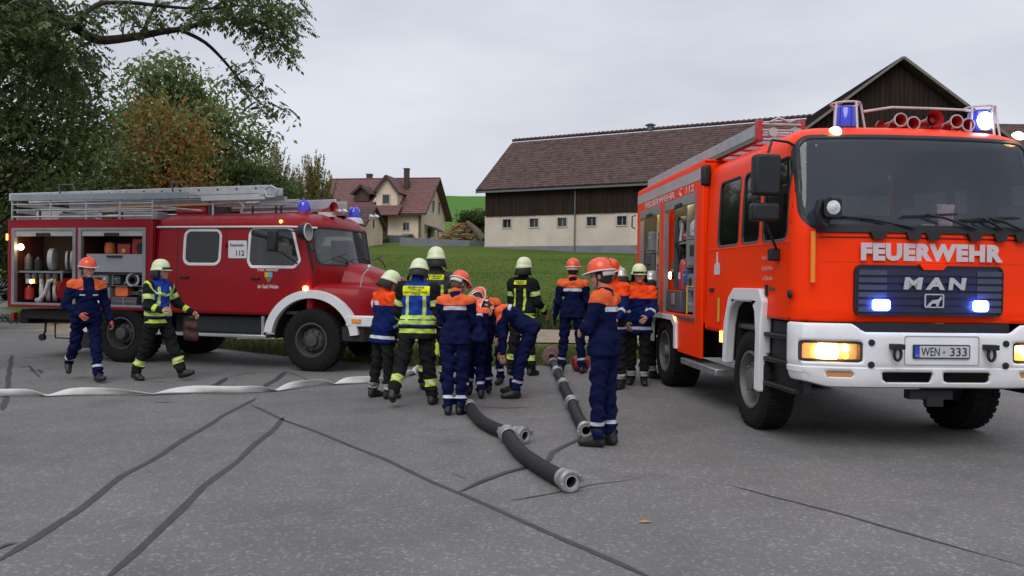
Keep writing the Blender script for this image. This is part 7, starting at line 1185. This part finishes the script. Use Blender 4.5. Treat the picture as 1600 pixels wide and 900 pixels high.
person('youth in navy suit seen from behind standing by the far end of the coupled hoses', spot(893, 583), -6, 1.80, dict(lean=1, legR=(0, 5, 2), legL=(2, 5, 2), armR=(14, 8, 30), armL=(4, 10, 18), hyaw=-12), 'youth', group=YG, glove=BLKC, build=1.03)
person('youth in navy suit nearest the camera, arms folded, standing by the hose end', spot(942, 697), 60, 1.655, dict(lean=1, legR=(-2, -1, 2), legL=(3, -1, 3), armR=(14, 8, 84, 66), armL=(18, 6, 78, -60), hyaw=8, hpitch=10, curlR=60), 'youth', group=YG, build=1.05)
person('youth with bright orange shoulders standing behind the foreground youth, face turned down', spot(956, 606), 140, 1.76, dict(lean=2, legR=(0, 4, 2), legL=(0, 4, 2), armR=(16, 5, 40), armL=(14, 6, 40), hyaw=20, hpitch=18), 'parka', group=None, build=.92)
person('figure in grey helmet half hidden between two orange-shouldered persons', spoty(972, 12.3), 20, 1.66, dict(lean=2, hpitch=10), 'parka', 'S', None, build=.9)
person('person in orange and navy parka and pale helmet, facing the camera beside the orange engine', spot(996, 601), 168, 1.70, dict(lean=2, legR=(0, 0, 2), legL=(4, 0, 4), armR=(8, 6, 40, 30), armL=(12, 8, 60, -30), hyaw=14), 'parka', 'L')
person('person in silver helmet at the open rear locker of the orange fire engine', spoty(1015, 12.6), -70, 1.62, dict(lean=2), 'parka', 'S', None, build=.75)
# gloves and torch hanging at the hip of the lettered vest
for o in bpy.data.objects:
    if o.get('label', '').startswith('firefighter seen from behind in blue vest'): PV = o; break
for k, (dx, dz, m) in enumerate(((.20, .78, BLKC), (.235, .72, LIME), (.19, .70, BLKC))): V, T_ = surface([('c', np.array([dx, -.02, dz]), np.array([dx + .02, -.04, dz - .10]), .035, .028), ('c', np.array([dx, -.02, dz - .08]), np.array([dx + .045, -.02, dz - .13]), .016, .012)], .012, .02); npmesh('hanging_glove', V, T_, m, PV, smooth=180)
# brown bag carried by the striding firefighter
hp_ = p2.matrix_basis @ Vector(J2['wrL']); t = thing('shoulder_bag', 'soft brown bag hanging from the hand of the striding firefighter', 'bag', hp_, R(20)); BAG = cloth('brown_bag', (.085, .045, .036)); V, T_ = surface([('c', np.array([-.04, 0, -.20]), np.array([.04, 0, -.20]), .07, .07), ('c', np.array([-.04, 0, -.34]), np.array([.03, 0, -.35]), .08, .08), ('c', np.array([-.02, 0, -.08]), np.array([.02, 0, -.08]), .03, .03)], .015, .05, lambda G: .008 * np.sin(G[..., 2] * 40 + G[..., 0] * 30)); npmesh('bag', V, T_, BAG, t, smooth=180); MB().tube([(-.02, 0, -.10), (-.01, 0, .0), (.02, 0, -.08)], .012, 6).build('handle', BAG, t)
# ================================================================ HOSES ON THE ROAD
HB = pm('black_suction_hose', (.008, .008, .009), rough=.65, var=.3, scale=8, dirt=.35, dirtcol=(.022, .022, .022), bump=.3, bscale=30); CPL = pm('cast_aluminium_coupling', (.36, .36, .37), rough=.42, metal=.65, var=.15, dirt=.3, dirtcol=(.2, .2, .2))
def suction(label, pts, group=None, z=.078, r=.062, ends=(1, 1)):
    P = [Vector((*spot(u, v), 0)) for u, v in pts]; Q = []
    n = len(P)
    for i in range(n - 1):
        for j in range(8):
            t = j / 8; a = P[max(i - 1, 0)]; b = P[i]; c = P[i + 1]; d = P[min(i + 2, n - 1)]; Q.append(.5 * ((2 * b) + (c - a) * t + (2 * a - 5 * b + 4 * c - d) * t * t + (3 * b - a - 3 * c + d) * t ** 3))
    Q.append(P[-1]); root = thing('suction_hose', label, 'hose', Q[0], 0, group); L_ = len(Q) - 1; C = [q - Q[0] + Vector((0, 0, z if i < 2 or i > L_ - 2 else z - .012)) for i, q in enumerate(Q)]
    C2 = []; rr = []
    for i in range(L_):
        for j in range(5): C2.append(C[i].lerp(C[i + 1], j / 5)); rr.append(r + .0028 * math.sin((i * 5 + j) * 2.1))
    C2.append(C[-1]); rr.append(r); nn = 24; mb = MB(); mb.tube(C2, rr, nn, caps=False); o = mb.build('hose', HB, root, smooth=180); solid(o, .012, -1)
    for k, (p, d) in enumerate(((C[0], C[0] - C[1]), (C[-1], C[-1] - C[-2]))):
        d.normalize(); cp = MB().lathe([(r + .002, -.10), (r + .008, -.095), (r + .010, -.07), (r + .004, -.06), (r + .011, -.05), (r + .011, -.03), (r + .016, -.02), (r + .021, .0), (r + .021, .03), (r + .012, .036), (r + .010, .048), (r - .004, .050), (r - .012, .046), (r - .012, -.05)], p, d, 32).build('coupling', CPL, root, smooth=45)
        x, y, _ = basis(d); mb = MB()
        for a in (20, 200):
            rd = x * math.cos(R(a)) + y * math.sin(R(a)); tg = d.cross(rd); MB().box(p + rd * (r + .014) + d * .058, (.055, .02, .022), Matrix((tg, d, rd)).transposed()).build('lug', CPL, cp, bevel=.004)
        MB().lathe([(r - .013, .047), (r - .013, .052), (r - .020, .052), (r - .020, .03)], p, d, 28).build('gasket', pm('pale_gasket', (.42, .40, .36) if k else (.03, .03, .03), var=.05) if k else SEAL, cp)
    return root
suction('nearest black suction hose, its pale ringed open end pointing at the camera', [(792, 691), (812, 718), (845, 743), (888, 768)])
suction('black suction hose lying second nearest, its open end beside the nearest hose coupling', [(733, 646), (752, 668), (782, 684), (815, 693)])
suction('black suction hose ending in an open coupling at the boots of the foreground youth', [(894, 640), (903, 662), (915, 684)]); suction('third black suction hose from the far end of the coupled row', [(880, 610), (887, 625), (893, 638)]); suction('second black suction hose from the far end of the coupled row', [(871, 588), (875, 598), (880, 608)]); suction('farthest black suction hose of the coupled row, at the strainer', [(864, 573), (867, 580), (870, 587)])
st = Vector((*spot(862, 572), 0)); t = thing('suction_strainer', 'large round dark suction strainer at the verge end of the coupled hoses', 'strainer', st, R(-10)); MB().lathe([(.06, -.02), (.16, -.01), (.175, .02), (.17, .16), (.12, .22), (0, .23)], (0, 0, .17), (-.1, 1, 0), 28).build('basket', pm('rusty_grey_mesh', (.13, .10, .09), rough=.8, var=.4, scale=20), t, smooth=50); MB().lathe([(.05, -.08), (.085, -.07), (.085, -.03), (.16, -.022), (.16, -.01), (0, -.01)], (0, 0, .17), (-.1, 1, 0), 28).build('lid', pm('pinkish_cap', (.22, .12, .11), rough=.6), t)
mb = MB()
for i in range(16): a = 2 * math.pi * i / 16; mb.tube([(.178 * math.cos(a), .02, .17 + .178 * math.sin(a)), (.173 * math.cos(a), .16, .17 + .173 * math.sin(a))], .006, 4)
mb.build('guard_bar', pm('rusty_grey_mesh', (.13, .1, .09)), t)
t = thing('float', 'small red drum-shaped float on the ground behind the far youth in navy', 'float', (*spot(907, 580), 0)); MB().lathe([(0, -.13), (.10, -.13), (.125, -.10), (.13, 0), (.125, .10), (.10, .13), (0, .13)], (0, 0, .13), (1, .2, 0), 24).build('drum', pm('red_float', (.35, .02, .035), rough=.45, var=.15), t); MB().tube([(-.05, 0, .25), (0, 0, .31), (.05, 0, .25)], .01, 5).build('handle', BLK, t)
# twisted flat hose
pts = [(-40, 621), (0, 622), (60, 620), (150, 618), (230, 618), (300, 615), (370, 617), (440, 610), (500, 603), (560, 600), (600, 598), (640, 588), (665, 575)]
P = [Vector((*spot(u, v), 0)) for u, v in pts]; Q = []
for i in range(len(P) - 1):
    k = int((P[i + 1] - P[i]).length / .03); Q += [P[i].lerp(P[i + 1], j / k) for j in range(k)]
for _ in range(30): Q = [Q[0]] + [(Q[i - 1] + Q[i] * 2 + Q[i + 1]) / 4 for i in range(1, len(Q) - 1)] + [Q[-1]]
rows = []; L_ = 0; WH = .047
for i, q in enumerate(Q):
    d = (Q[min(i + 1, len(Q) - 1)] - Q[max(i - 1, 0)]).normalized(); nn = Vector((-d.y, d.x, 0)); L_ += .03
    ph = L_ * 2.9 + .9 * math.sin(L_ * 1.3) ; a = ph + .42 * math.sin(2 * ph); rd = nn * math.cos(a) + Vector((0, 0, 1)) * math.sin(a); ctr = q + Vector((0, 0, .012 + WH * abs(math.sin(a)) * .98)) + nn * .02 * math.sin(L_ * 3); up_ = -nn * math.sin(a) + Vector((0, 0, 1)) * math.cos(a)
    rows.append([ctr + rd * (WH * t) + up_ * (.009 * math.sqrt(max(0, 1 - t * t)) + .012 * math.sin(L_ * 5) * t * (1 - t)) for t in (-1, -.8, -.4, 0, .4, .8, 1)] + [ctr + rd * (WH * t) - up_ * (.009 * math.sqrt(max(0, 1 - t * t)) - .012 * math.sin(L_ * 5) * t * (1 - t)) for t in (.8, .4, 0, -.4, -.8)])
o = MB().grid(rows, True).build('flat_hose', pm('dusty_white_hose', (.60, .58, .56), rough=.75, var=.12, scale=6, dirt=.3, dirtcol=(.35, .33, .31)), None, smooth=180); tag(o, 'long white flat hose lying twisted across the road on the left', 'hose')
# ================================================================ PARKED CAR AT THE LEFT EDGE
cp_ = at(2, 438, 44); t = thing('parked_car', 'silver-grey car parked beyond the rear end of the red truck', 'car', (cp_.x - 1.4, 44, .0), R(-20)); CARP = pm('silver_car_paint', (.30, .33, .38), rough=.3, metal=.5, coat=.5, var=.04)
def car_ring(y, pts): return [(x, y, z) for x, z in pts]
out = [(-2.1, .35), (-2.15, .75), (-2.0, .92), (-1.35, 1.0), (-.75, 1.42), (.55, 1.46), (1.25, 1.0), (2.0, .88), (2.15, .6), (2.1, .35)]
P = []
for y, sx, sz in ((-.86, .97, .0), (-.84, 1, 1), (-.70, 1, 1), (0, 1.01, 1.02), (.70, 1, 1), (.84, 1, 1), (.86, .97, 0)):
    P.append([(x * sx, y * (1 if z < 1.0 else .84), .35 + (z - .35) * (1 if sz else .9)) for x, z in out])
P = [[(p[0] * (1), p[1], p[2]) for p in r] for r in P]; MB().grid(P).prism(out, .02, MXY((0, -.80, 0), (1, 0, 0), (0, 0, 1), (0, -1, 0))).prism(out, .02, MXY((0, .82, 0), (1, 0, 0), (0, 0, 1), (0, -1, 0))).build('body', CARP, t, smooth=50)
for sg in (-1, 1):
    for a, b in (((-1.2, 1.02), (-.70, 1.36)), ((-.2, 1.02), (.5, 1.38))): MB().prism([(a[0], a[1]), (b[0] if a[0] > -1 else -.22, a[1]), (b[0] - .0 if a[0] > -1 else -.22, b[1]), (max(a[0], -.72) if a[0] < -1 else a[0], b[1])], .01, MXY((0, sg * .79 + (.0 if sg < 0 else .0), 0), (1, 0, 0), (0, 0, 1), (0, sg, 0)) @ Matrix.Translation((0, 0, .05))).build('window', DGLASS, t, smooth=None)
    for x in (-1.35, 1.35): e = MB().lathe([(.14, -.1), (.30, -.09), (.32, 0), (.30, .09), (.14, .1)], (x, sg * .76, .32), (0, 1, 0), 20).build('wheel', RUB, t); MB().lathe([(0, .10), (.18, .105), (.2, .09)], (x, sg * .76, .32), (0, sg, 0), 14).build('rim', GALV, e)
    MB().box((2.08, sg * .6, .72), (.12, .3, .14)).build('headlight', MIRR, t, bevel=.03)
MB().box((2.13, 0, .5), (.06, 1.3, .12)).build('grille', BLK, t)
